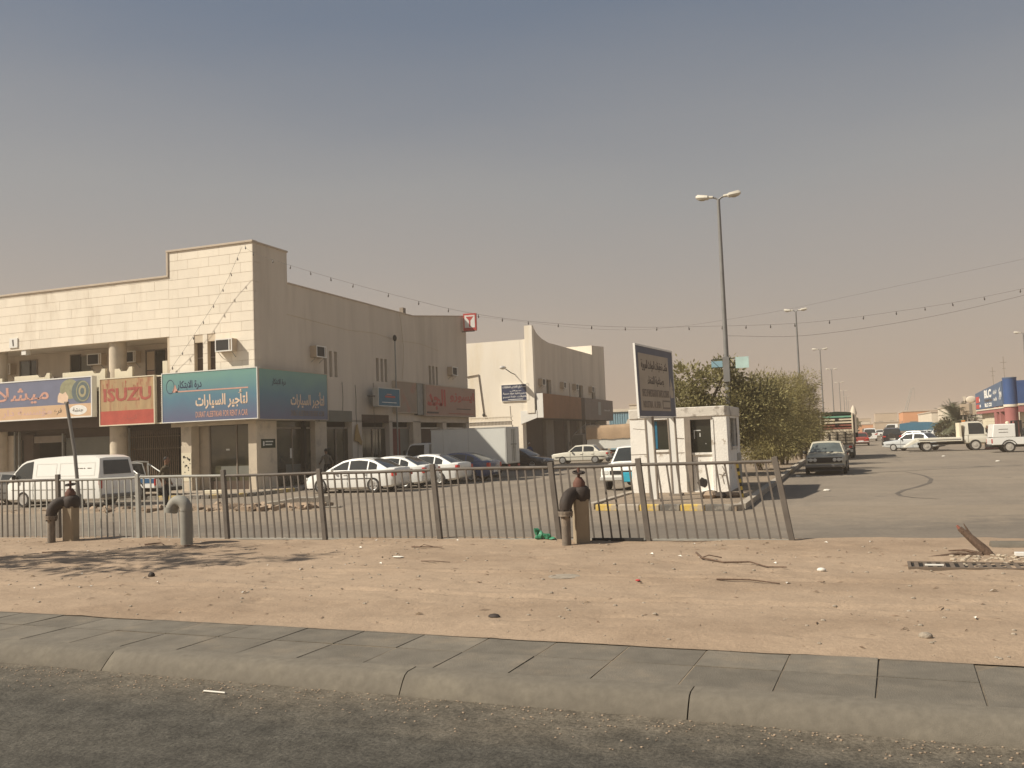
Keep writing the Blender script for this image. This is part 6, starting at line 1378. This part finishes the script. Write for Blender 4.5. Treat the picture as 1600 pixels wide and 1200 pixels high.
# trucks: a cab in front of a chassis
def truck_cab(t, x0, w, h, zf, paint, blue=None, glass=None):
    """Forward-control cab whose back wall stands at x0 (nose at +x)."""
    st = [(x0, zf, 1.15, w), (x0 + 1.25, zf, 1.15, w), (x0 + 1.50, zf, 1.12, w * .96), (x0 + 1.56, zf + .1, 1.05, w * .9)]
    loft_body(list(reversed(st)), paint, t, (), .4); cabin(t, [(x0 + 1.53, 1.12), (x0 + 1.22, h - .10), (x0 + 1.05, h), (x0 + .1, h), (x0 + .0, h - .05), (x0 + .0, 1.12)], w * .97, w * .86, paint, (0, 1), None, ((x0 + 1.32, x0 + .30),), glass or M['carglass'], belt=1.16)
    for s in (-1, 1):
        q = MB(); q.tube([(x0 + 1.35, s * w * .95, 1.6), (x0 + 1.45, s * (w + .16), 1.62)], .015, 5); q.box(x0 + 1.40, x0 + 1.46, s * (w + .12) - .08, s * (w + .12) + .08, 1.28, 1.62); q.build('mirror', M['black'], t)
        q = MB(); q.box(x0 + 1.52, x0 + 1.59, s * w * .66 - .14, s * w * .66 + .14, .70, .86); q.build('headlight', M['lens'], t, bevel=.02); q = MB(); q.box(x0 + 1.50, x0 + 1.57, s * w * .92 - .05, s * w * .92 + .05, .72, .84); q.build('indicator', M['amber'], t)
        q = MB(); q.box(x0 + .24, x0 + .255, s * w - .004, s * w + .004, zf + .1, 1.15); q.build('door_gap', M['under'], t)
    b = MB(); b.box(x0 + 1.50, x0 + 1.64, -w * .95, w * .95, zf - .06, zf + .16); b.build('front_bumper', M['cargrey'], t, bevel=.02); b = MB(); b.box(x0 + 1.53, x0 + 1.575, -.45, .45, .72, .95); b.build('grille', M['black'], t)
T1 = thing('box_truck', 'small white box truck parked in the diagonal shade of the building', 'truck', (-20.1, 46.9, 0), math.pi - .01)
truck_cab(T1, 1.75, .80, 1.98, .48, M['carwhite'])
b = MB(); b.box(-2.85, 3.2, -.42, .42, .45, .62); b.build('chassis', M['under'], T1)
b = MB(); b.box(-2.95, 1.5, -.95, .95, .74, 2.72); b.build('cargo_box', M['boxwhite'], T1, bevel=.015)
b = MB()
for s in (-1, 1):
    for z in (.74, 2.68): b.box(-2.97, 1.52, s * .955 - .012, s * .955 + .012, z, z + .05)
    for x in (.75, -.75, -2.9): b.box(x, x + .03, s * .955 - .004, s * .955 + .004, .79, 2.68)
b.build('edge_trim', M['aluminium'], T1)
b = MB(); b.box(-2.985, -2.955, -.90, -.01, .80, 2.64); b.build('rear_door', M['boxwhite'], T1); b = MB(); b.box(-2.985, -2.955, .01, .90, .80, 2.64); b.build('rear_door', M['boxwhite'], T1)
b = MB()
for y in (-.25, -.05, .05, .25): b.tube([(-3.0, y, .85), (-3.0, y, 2.6)], .012, 5)
for z in (1.75, 1.78): b.box(-3.02, -2.99, -.4, .4, z, z + .03)
b.box(-3.02, -2.99, -.06, .06, 1.55, 1.72); b.build('lock_bar', M['galv'], T1)
for s in (-1, 1):
    for x in (2.25, -1.6): wheel(T1, x, s * .72, .36, .22, 'steel', s)
    b = MB(); b.box(-3.0, -2.95, s * .75 - .12, s * .75 + .12, .58, .70); b.build('taillight', M['redlamp'], T1)
b = MB(); b.box(-2.4, -.9, -.9, -.86, .50, .72); b.box(-.6, .9, -.80, -.5, .42, .70); b.build('side_guard', M['under'], T1)
# truck covered with a tarpaulin
T2 = thing('tarp_truck', 'grey cargo truck under a brown tarpaulin behind the old white saloon', 'truck', (-20.1, 80.0, 0), math.pi + .02)
truck_cab(T2, 1.9, .95, 2.3, .55, M['cargrey'])
b = MB(); b.box(-4.2, 3.4, -.5, .5, .55, .8); b.build('chassis', M['under'], T2)
b = MB(); b.box(-4.3, 1.75, -1.1, 1.1, .95, 1.95); b.build('cargo_side', M['boxwhite'], T2)
b = MB()
for k in range(9): b.box(-4.3 + k * .72, -4.24 + k * .72, -1.13, -1.101, .95, 1.95)
b.box(-4.3, 1.75, -1.12, -1.101, 1.38, 1.44); b.build('side_post', M['galv'], T2)
vs = []; fs = []; nx = 40; prof = [(-1.16, 1.78), (-1.17, 2.2), (-1.14, 2.75), (-1.0, 2.98), (-.4, 3.06), (.4, 3.06), (1.0, 2.98), (1.16, 2.7), (1.17, 1.78)]
for i in range(nx + 1):
    x = -4.36 + 6.15 * i / nx
    for j, (y, z) in enumerate(prof):
        w = .05 * vnoise(x, j * 1.0, 1.7, 3) + .035 * vnoise(x, j, 4.1, 9); end = .25 * max(0, (x + 3.2) / -1.2) if x < -3.2 else 0
        vs.append((x, y * (1 + w * .6), z + w * 1.2 - (end * .6 if j > 1 else -end * .0) - (.08 * vnoise(x, 0, 1.1, 5) if j in (0, 8) else 0)))
m = len(prof)
for i in range(nx): fs += [(i * m + j, i * m + j + 1, (i + 1) * m + j + 1, (i + 1) * m + j) for j in range(m - 1)]
fs += [tuple(range(m)), tuple(nx * m + j for j in range(m))]
b = MB(); b.add(vs, fs); b.build('tarpaulin', M['tarp'], T2, smooth=60)
b = MB()
for k in range(7): x = -4.0 + k * .9; b.tube([(x, -1.19, 1.85), (x + .15, -1.13, 1.40)], .012, 4)
b.build('rope', M['wire'], T2)
b = MB()
for k in range(5): b.box(-4.2 + k * .2, -4.15 + k * .2, -1.17, -1.14, 1.15, 1.75)
b.box(-4.2, -3.35, -1.18, -1.15, 1.15, 1.2); b.box(-4.2, -3.35, -1.18, -1.15, 1.7, 1.75); b.build('side_rack', M['black'], T2)
b = MB(); b.tube([(1.8, -.9, 2.0), (2.5, -.7, 2.9), (1.85, -.7, 3.3), (1.85, -.9, 2.0)], .04, 5); b.tube([(1.9, .8, 2.0), (1.9, .8, 3.4)], .04, 5); b.tube([(3.4, -.6, 2.3), (2.3, -.8, 3.2)], .035, 5); b.build('headboard_frame', M['galv'], T2)
for s in (-1, 1):
    for x in (2.6, -2.2, -3.1): wheel(T2, x, s * .88, .46, .26, 'steel', s)
# tall stake truck seen from behind
T3 = thing('stake_truck', 'tall stake sided truck seen from behind, parked beyond the dusty saloon', 'truck', (-.62, 66.3, 0), math.pi / 2 - .02)
truck_cab(T3, 1.9, 1.0, 2.4, .6, M['orange'])
b = MB(); b.box(-3.3, 3.4, -.5, .5, .6, .85); b.build('chassis', M['under'], T3); b = MB(); b.box(-3.3, 1.8, -.97, .97, .86, .98); b.build('floor', M['framebrown'], T3)
mats_ = ['woodslat', 'woodslat', 'woodslat', 'woodslat', 'woodslat', 'redslat', 'redslat', 'woodslat', 'woodslat', 'greenslat']
for k in range(10):
    z = 1.0 + k * .185; hgt = .150 if k < 5 else .105
    b = MB(); b.box(-3.36, -3.30, -.95, .95, z, z + hgt); b.build('tail_board', M[mats_[k]], T3)
    for s in (-1, 1):
        q = MB(); q.box(-3.3, 1.75, s * .98 - .025, s * .98 + .025, z, z + hgt); q.build('side_board', M[mats_[k]], T3)
for s in (-1, 1):
    for x in (-3.28, -1.6, .1, 1.7): b = MB(); b.box(x - .04, x + .04, s * 1.03 - .03, s * 1.03 + .03, .9, 2.92); b.build('stake', M['framebrown'], T3)
    b = MB(); b.box(-3.42, -3.37, s * .96 - .04, s * .96 + .04, .9, 2.9); b.build('stake', M['woodslat'], T3)
for y in (-.5, 0, .5): b = MB(); b.box(-3.42, -3.365, y - .03, y + .03, .98, 1.72); b.build('tail_post', M['black'], T3)
for y in (-.72, .72): b = MB(); b.tube([(-3.40, y - .2, 1.65), (-3.43, y, 1.50), (-3.40, y + .2, 1.68)], .022, 5); b.build('chain', M['black'], T3)
for z in (2.15, 2.48): b = MB(); b.box(-3.41, -3.362, -.1, .08, z, z + .14); b.build('latch', M['black'], T3)
b = MB(); b.prism([(-.92, 2.86), (.95, 2.86), (.95, 3.05), (.5, 3.02), (0, 3.06), (-.6, 3.02), (-.9, 2.98)], 'x', -3.2, 1.5); b.build('load_cover', M['darkgreen'], T3)
b = MB(); b.box(-3.24, 1.6, -.9, .9, .99, 2.8); b.build('load', M['dark'], T3)
b = MB(); b.box(-3.42, -3.3, -.95, .95, .66, .9); b.build('rear_beam', M['fencegrey'], T3); b = MB(); b.box(-3.44, -3.34, -.92, .92, .42, .60); b.build('rear_bumper', M['aluminium'], T3)
for s in (-1, 1):
    for x in (2.6, -2.3): wheel(T3, x, s * .82, .45, .3, 'steel', s)
    b = MB(); b.box(-3.45, -3.421, s * .78 - .1, s * .78 + .1, .70, .84); b.build('taillight', M['redlamp'], T3); b = MB(); b.box(-3.4, -3.37, s * .8 - .13, s * .8 + .13, .15, .42); b.build('mud_flap', M['under'], T3)
# flat bed tow truck
T4 = thing('tow_truck', 'white flat bed tow truck with its cab to the right', 'truck', (7.45, 75.0, 0), 0.03)
truck_cab(T4, .45, .85, 2.08, .52, M['carcream'])
b = MB(); b.box(-2.6, 1.9, -.45, .45, .48, .66); b.build('chassis', M['under'], T4); b = MB(); b.box(-2.75, .3, -1.0, 1.0, .72, 1.0); b.build('flat_bed', M['carcream'], T4, bevel=.02)
b = MB(); b.box(.14, .26, -.95, .95, 1.0, 2.05); b.build('headboard', M['cream'], T4); b = MB(); b.box(-2.6, .2, -1.012, -1.001, .82, .88); b.build('bed_stripe', M['cargrey'], T4)
b = MB(); b.prism([(-3.6, .35), (-2.75, .72), (-2.75, .95), (-3.6, .42)], 'y', -.95, .95); b.build('ramp', M['carcream'], T4)
for s in (-1, 1):
    for x in (1.15, -2.1): wheel(T4, x, s * .78, .40, .24, 'steel', s)
b = MB(); b.box(.48, .62, -.5, .5, 2.12, 2.22); b.build('light_bar', M['amber'], T4)
t = thing('covered_lorry', 'lorry with a blue cover in the far parked row', 'truck', (7.3, 116, 0), math.pi - .1, None); truck_cab(t, 1.8, .9, 2.2, .5, M['carwhite']); b = MB(); b.box(-2.5, 1.6, -.95, .95, .8, 1.4); b.build('cargo_side', M['framebrown'], t)
b = MB(); b.prism([(-2.55, 1.4), (1.65, 1.4), (1.6, 2.2), (.4, 2.35), (-1.6, 2.3), (-2.5, 2.1)], 'y', -.97, .97); b.build('tarpaulin', M['bluepanel'], t)
for s in (-1, 1):
    for x in (2.3, -1.6): wheel(t, x, s * .78, .4, .24, 'steel', s)

# ------------------------------------------------------------------ people
def person(label, loc, rz, mats, legs, arms, h=1.75, lean_=0.0, group=None, cap=None, head_turn=0.0):
    """One continuous body: tapered limbs fused by a voxel remesh, faces coloured as skin, shirt, trousers, shoes. Faces +x.
    legs = ((hip>knee dx, knee>foot dx) left, right); arms = ((upper dx, dy, fore dx, dy, dz) left, right)."""
    k = h / 1.75; t = thing('person', label, 'person', loc, rz, group); b = MB(); lx = lean_
    b.tube([(0, 0, .86 * k), (.0, 0, .98 * k), (lx * .4, 0, 1.15 * k), (lx * .8, 0, 1.34 * k), (lx, 0, 1.43 * k)], [.125 * k, .135 * k, .13 * k, .145 * k, .10 * k], 12)
    b.ell((lx * .8, 0, 1.33 * k), (.115 * k, .205 * k, .12 * k), 12, 8); b.ell((0, 0, .93 * k), (.125 * k, .17 * k, .12 * k), 12, 8); b.tube([(lx, 0, 1.40 * k), (lx + .015, 0, 1.54 * k)], .055 * k, 10)
    hx = lx + .03; hz = 1.63 * k; b.ell((hx, 0, hz), (.098 * k, .076 * k, .118 * k), 14, 10); b.ell((hx + .03 * k, 0, hz - .055 * k), (.068 * k, .058 * k, .06 * k), 10, 7)
    b.tube([(hx + .085 * k, 0, hz + .01 * k), (hx + .118 * k, 0, hz - .03 * k)], [.012 * k, .018 * k], 6)
    for s in (-1, 1): b.ell((hx - .005, s * .076 * k, hz - .01), (.024 * k, .014 * k, .033 * k), 6, 5)
    for s, lg, ar in ((1, legs[0], arms[0]), (-1, legs[1], arms[1])):
        kx, fx = lg; hip = Vector((0, s * .09 * k, .88 * k)); kn = Vector((kx, s * .10 * k, .48 * k)); ft = Vector((fx, s * .11 * k, .07 * k))
        b.tube([hip, kn, ft], [.088 * k, .062 * k, .045 * k], 10); b.tube([ft + Vector((-.06, 0, -.025)) * k, ft + Vector((.06, 0, -.03)) * k, ft + Vector((.17, s * .01, -.04)) * k], [.045 * k, .045 * k, .03 * k], 8)
        sh = Vector((lx * .85, s * .19 * k, 1.37 * k)); el = sh + Vector((ar[0], s * .05 + ar[1] * s, -.28)) * k; wr = el + Vector((ar[2], ar[3] * s, ar[4])) * k
        b.tube([sh, el, wr], [.058 * k, .045 * k, .033 * k], 10); d = (wr - el).normalized(); sd = Vector((0, 1, 0)) * s; b.ell(tuple(wr + d * .05 * k), (.036 * k, .026 * k, .045 * k), 8, 6)
        for q in range(4): o = wr + d * .08 * k + Vector((.024 - .016 * q, 0, 0)) * k; b.tube([o, o + d * (.045 + .01 * (q in (1, 2))) * k, o + d * .075 * k - sd * .02 * k], [.011 * k, .010 * k, .008 * k], 5)
        b.tube([wr + d * .03 * k + Vector((.03, 0, 0)) * k, wr + d * .08 * k + Vector((.06, 0, 0)) * k], [.012 * k, .009 * k], 5)
    o = b.build('body', [M['skin'], M[mats[0]], M[mats[1]], M['shoe']], t)
    md = o.modifiers.new('fuse', 'REMESH'); md.mode = 'VOXEL'; md.voxel_size = .014; md.use_smooth_shade = True
    dg = bpy.context.evaluated_depsgraph_get(); me = bpy.data.meshes.new_from_object(o.evaluated_get(dg)); o.modifiers.clear(); o.data = me
    me.materials.clear()
    for m_ in (M['skin'], M[mats[0]], M[mats[1]], M['shoe']): me.materials.append(m_)
    hands = [Vector((lx * .85, s * .19 * k, 1.37 * k)) + Vector((ar[0] + ar[2], s * .05 + (ar[1] + ar[3]) * s, -.28 + ar[4])) * k for s, ar in ((1, arms[0]), (-1, arms[1]))]
    for p in me.polygons:
        c = p.center; z = c.z / k; near = min((c - hn).length for hn in hands) < .13 * k
        p.material_index = 0 if z > 1.475 or near else (3 if z < .085 else (2 if z < .95 and abs(c.y) < .24 * k else 1))
        p.use_smooth = True
    q = MB(); q.ell((hx - .018, 0, hz + .032 * k), (.098 * k, .084 * k, .098 * k), 12, 8); q.v = [(x - (.05 if x > hx + .045 and z < hz + .07 * k else 0), y, max(z, hz - .03 * k + (.07 * k if x > hx + .02 else 0))) for x, y, z in q.v]
    q.build('hair', M['hair'] if cap is None else M[cap], t, smooth=60)
    for s in (-1, 1): e = MB(); e.ell((hx + .092 * k, s * .03 * k, hz + .012 * k), (.008 * k, .013 * k, .008 * k), 6, 4); e.build('eye', M['black'], t)
    q = MB(); q.box(hx + .090 * k, hx + .104 * k, -.022 * k, .022 * k, hz - .068 * k, hz - .060 * k); q.build('mouth', M['redrust'], t)
    return t
person('man in a brown shirt and dark trousers standing behind the grey vent pipe', (-22.75, 26.3, .06), .25, ('shirt', 'trousers'), ((.02, -.02), (.0, .04)), ((-.05, .02, .16, -.12, -.22), (-.12, .02, .05, -.14, -.22)), 1.80, .03)
person('man in a tan shirt walking along the pavement behind the white saloon', (-25.3, 41.2, .15), 2.7, ('shirt2', 'trousers'), ((.12, .2), (-.06, -.28)), ((.10, .03, .22, -.05, -.12), (-.12, .03, .0, .0, -.26)), 1.76, .07)
person('man in a white cap and blue shirt standing by the dark pillars far back', (-23.0, 66.5, 0), -.6, ('shirtblue', 'trousers'), ((.03, .0), (-.02, .0)), ((.05, .0, .12, .0, -.22), (-.05, .0, .05, .0, -.25)), 1.74, .03, None, 'paper')
person('person in dark clothes bending by the tow truck cab', (10.55, 84.0, 0), -1.2, ('trousers', 'trousers'), ((.1, -.02), (.08, .05)), ((.2, .0, .12, .0, -.22), (.18, .0, .15, .0, -.22)), 1.74, .28)
t = thing('engine_block', 'red and grey engine parts on the ground between the tow truck and the pickup', 'machine parts', (10.0, 76.0, 0)); b = MB(); b.box(-.35, .25, -.2, .2, .15, .6); b.build('block', M['rubble'], t, bevel=.03); b = MB(); b.box(-.55, .5, -.28, .28, 0, .15); b.box(-.5, -.36, -.1, .1, .15, .4); b.build('cradle', M['bldred'], t, bevel=.02); b = MB(); b.lathe([(.16, -.26), (.16, -.2)], 12, (.1, 0, .45), 'y'); b.build('pulley', M['black'], t)
b = MB(); b.tube([(.35 + .27 * math.cos(a), 1.2, .36 + .27 * math.sin(a)) for a in [k * math.pi / 10 for k in range(21)]], .09, 8); b.build('tyre', M['tyre'], t, smooth=60)

# ------------------------------------------------------------------ litter, twigs and stones on the verge
rg = random.Random(12)
def near_y(x): return 7.95 - .0465 * x
b = MB()
for k in range(2800):
    x = rg.uniform(-22, 7); u = rg.random() ** 1.2; y = near_y(x) + (15.6 - near_y(x)) * (1 - u * .98); s = rg.choice((.003, .004, .006, .008, .015)) * rg.uniform(.7, 1.3); z = sand_z(x, y); a = rg.uniform(0, 3.14); l = s * rg.choice((1.5, 2.5, 4))
    ca, sa = math.cos(a), math.sin(a); b.add([(x - l * ca, y - l * sa, z + .003), (x + s * sa * .5, y - s * ca * .5, z + s * .7), (x + l * ca, y + l * sa, z + .004), (x - s * sa * .6, y + s * ca * .6, z + s * .5), (x, y, z + s)], [(0, 1, 4), (1, 2, 4), (2, 3, 4), (3, 0, 4)])
tag(stuff(b.build('dry_litter', M['debris'])), 'dry leaf and bark bits strewn over the sand', 'debris')
b = MB()
for k in range(1500):
    x = rg.uniform(-22, 7); u = rg.random(); y = near_y(x) + .1 + (15.5 - near_y(x)) * u; s = rg.choice((.004, .006, .008, .016)) * rg.uniform(.7, 1.4); b.ell((x, y, sand_z(x, y) + s * .2), (s * 1.3, s, s * .7), 6, 4)
tag(stuff(b.build('pebbles', M['rock'])), 'small pebbles in the sand', 'pebbles')
b = MB()
for k in range(70):
    x = rg.uniform(-20, 6); y = near_y(x) + .3 + (15.3 - near_y(x)) * (1 - rg.random() ** 1.5); s = rg.uniform(.02, .055); a = rg.uniform(0, 3.1); z = sand_z(x, y) + .006; ca, sa = math.cos(a) * s, math.sin(a) * s
    b.add([(x - ca, y - sa, z), (x + sa * .5, y - ca * .5, z + s * .5), (x + ca, y + sa, z + .004), (x - sa * .5, y + ca * .5, z + s * .25)], [(0, 1, 2), (0, 2, 3)])
tag(stuff(b.build('paper_scraps', M['paper'])), 'scraps of pale paper and plastic scattered on the sand', 'litter')
def twig(label, pts, r=.012):
    x0, y0 = pts[0]; t = thing('fallen_twig', label, 'twig', (x0, y0, sand_z(x0, y0)), 0, 'fallen twigs on the sand')
    P = []
    for i, (x, y) in enumerate(pts): P.append((x - x0, y - y0, sand_z(x, y) - sand_z(x0, y0) + r + .02 * (i % 2)))
    b = MB(); b.tube(P, [r * (1 - .6 * i / len(P)) for i in range(len(P))], 5); b.build('stem', M['deadwood'], t)
    if len(pts) > 3:
        p = Vector(P[1]); b = MB(); b.tube([p, p + Vector((.12, -.1, .05)), p + Vector((.3, -.12, .02))], r * .5, 4); b.build('side_shoot', M['deadwood'], t)
twig('long curved twig on the sand right of centre', [(-2.25, 14.0), (-2.05, 13.2), (-1.7, 12.9), (-1.35, 12.9), (-1.1, 12.6), (-.85, 12.45)], .016)
twig('straight thin twig on the sand below the curved twig', [(-1.6, 11.4), (-1.2, 11.35), (-.85, 11.2)], .012)
twig('short dark twig near the left standpipe', [(-14.5, 13.4), (-14.2, 13.3), (-14.0, 13.5)], .014); twig('dark twig at the foot of the grey vent pipe, left', [(-13.1, 14.55), (-12.75, 14.6), (-12.6, 14.5)], .018); twig('dark twig at the foot of the grey vent pipe, right', [(-12.1, 14.5), (-11.9, 14.45), (-11.65, 14.4)], .016)
twig('slender twig lying under the middle of the railing', [(-7.3, 14.6), (-7.05, 14.42), (-6.75, 14.5), (-6.6, 14.35)], .012); twig('thin twig at the right end of the sand', [(2.2, 11.3), (2.6, 11.25), (2.9, 11.3)], .014)
twig('thin twig in front of the green plastic scrap', [(-6.3, 12.9), (-6.05, 12.8), (-5.8, 12.88)], .008)
def item(name, label, cat, x, y, m, fn):
    t = thing(name, label, cat, (x, y, sand_z(x, y))); b = MB(); fn(b); b.build(name.split('_')[-1] + '_body', m, t, smooth=50); return t
item('pale_stone', 'pale flat stone casting a dark shadow on the right sand', 'stone', .52, 8.62, M['rock'], lambda b: b.ell((0, 0, .015), (.06, .05, .035), 9, 6))
item('dark_stone', 'dark angular stone in the middle of the sand near the slabs', 'stone', -3.55, 8.95, M['valve'], lambda b: b.ell((0, 0, .01), (.07, .04, .03), 6, 4))
item('dark_stone', 'dark lump of bark on the shaded left sand', 'stone', -9.7, 10.9, M['valve'], lambda b: b.ell((0, 0, .02), (.06, .05, .05), 6, 4))
item('red_scrap', 'tiny red scrap on the sand', 'litter', -2.55, 11.3, M['redscrap'], lambda b: b.ell((0, 0, .006), (.035, .03, .012), 6, 4))
item('white_scrap', 'white crumpled scrap on the right sand below the twig', 'litter', -.42, 12.4, M['paper'], lambda b: b.ell((0, 0, .02), (.06, .045, .03), 7, 5))
item('white_scrap', 'white flat scrap near the middle of the railing', 'litter', -6.9, 13.3, M['paper'], lambda b: b.ell((0, 0, .008), (.11, .05, .014), 6, 4))
item('flat_lid', 'grey flat lid half buried in the sand', 'lid', -3.6, 11.6, M['rock'], lambda b: b.lathe([(.20, -.02), (.21, .006), (.18, .010), (.01, .010)], 18))
t = thing('green_plastic_scrap', 'crumpled green plastic scrap caught at the foot of the railing', 'plastic scrap', (-5.15, 15.6, sand_z(-5.15, 15.6)))
b = MB()
for (cx_, cz_, sx_, sz_) in ((-.22, .20, .10, .12), (-.12, .12, .12, .13), (.02, .08, .14, .09), (.16, .04, .15, .05), (-.2, .06, .08, .07)):
    cx_, cz_, sx_, sz_ = cx_ * .75, cz_ * .7, sx_ * .62, sz_ * .62; q = MB(); q.ell((cx_, 0, cz_), (sx_, .05, sz_), 9, 7)
    b.add([(x + .04 * vnoise(x, z, 12, 2), y + .04 * vnoise(x, z, 13, 5), max(0, z + .05 * vnoise(x + y, z, 11, 7))) for x, y, z in q.v], q.f)
b.build('sheet', M['greenplastic'], t)
G_ = thing('drain_grate', 'long rusty drain grate set in the sand at the right', 'drain grate', (.62, 12.75, sand_z(1.8, 13) - .008), -.03)
b = MB(); b.box(0, 2.6, 0, .04, -.03, .022); b.box(0, 2.6, .50, .54, -.03, .022); b.box(0, .04, .04, .50, -.03, .022); b.build('frame', M['grate'], G_)
q = MB(); q.box(0, .05, .04, .50, -.02, .018); me = q.mesh('grate_bar', M['grate'])
for k in range(24): inst('grate_bar', me, G_, (.08 + k * .105, 0, 0))
b = MB(); b.box(.04, 2.6, .04, .5, -.01, .006); b.build('pit', M['dark'], G_); b = MB(); b.box(.2, .42, .12, .2, .023, .035); b.build('scrap', M['paper'], G_)
t = thing('broken_stump', 'leaning broken dead tree stump at the right by the grate', 'tree stump', (1.68, 14.2, .16))
b = MB(); b.tube([(.10, 0, -.1), (.0, 0, .08), (-.14, .02, .22), (-.30, .03, .38)], [.085, .065, .055, .035], 9); b.tube([(-.06, 0, .12), (-.17, .05, .30), (-.24, .06, .44)], [.03, .02, .006], 6); b.build('trunk', M['deadwood'], t, smooth=35); b = MB(); b.tube([(-.28, .03, .35), (-.33, .03, .42)], [.032, .014], 7); b.build('broken_tip', M['redslat'], t)
b = MB(); b.tube([(-.05, -.1, .02), (-.35, -.15, .05), (-.75, -.3, .02)], [.03, .025, .01], 6); b.tube([(-.05, -.05, .04), (-.25, 0, .08), (-.45, .1, .06)], [.025, .02, .01], 6); b.build('root', M['deadwood'], t)
t = thing('grey_cylinder', 'grey cylinder lying behind the broken stump', 'concrete pipe', (1.85, 15.0, .14)); b = MB(); b.tube([(0, 0, 0), (3.5, .1, 0)], .14, 16); b.build('pipe', M['slab'], t, smooth=40)  # plain grey cylinder forming the grey band behind the stump
b = MB()
for k in range(260):
    x = rg.uniform(1.2, 4.5); y = 13.75 + rg.gauss(0, .3); s = rg.uniform(.008, .03); b.ell((x, y, sand_z(x, y) + s * .3), (s * 1.5, s, s * .6), 5, 4)
tag(stuff(b.build('white_rubble', M['plastercrumb'])), 'white plaster crumbs strewn beside the stump', 'rubble'); t = thing('white_plank', 'short white board among the crumbs by the stump', 'board', (2.2, 13.9, sand_z(2.2, 13.9))); b = MB(); b.box(-.2, .22, -.06, .06, .02, .06); b.build('board', M['white'], t)
t = thing('white_stick', 'thin pale stick lying on the asphalt by the kerb', 'stick', (-5.05, 6.38, .012), .0); b = MB(); b.tube([(-.10, 0, 0), (.12, -.01, .0)], .009, 5); b.build('stick', M['paper'], t)
for x, y, lb in ((-.75, 31, 'white scrap on the side street nearest the skid mark'), (5.4, 62, 'white scrap on the side street before the tow truck'), (7.0, 52, 'white scrap on the open street at the right'), (-2.1, 40.5, 'white scrap at the median kerb by the trees')):
    t = thing('white_scrap', lb, 'litter', (x, y, .01)); b = MB(); b.ell((0, 0, .02), (.12, .08, .04), 7, 5); b.build('scrap_body', M['paper'], t)

# ------------------------------------------------------------------ dusty air
b = MB(); b.box(-3100, 3100, -3100, 3100, -1.2, 15.5)
hz = b.build('haze', []) if False else None
me = bpy.data.meshes.new('haze'); me.from_pydata(b.v, [], b.f); hz = bpy.data.objects.new('haze', me); COL.objects.link(hz); hz['kind'] = 'stuff'
hm = bpy.data.materials.new('dusty air'); hm.use_nodes = True; hn = hm.node_tree.nodes; hn.clear(); ho = hn.new('ShaderNodeOutputMaterial'); pv = hn.new('ShaderNodeVolumePrincipled')
pv.inputs['Color'].default_value = (0.93, 0.80, 0.66, 1); pv.inputs['Density'].default_value = HAZE_D if 'HAZE_D' in globals() else 0.0012; pv.inputs['Anisotropy'].default_value = 0.2
hm.node_tree.links.new(pv.outputs[0], ho.inputs['Volume']); me.materials.append(hm)
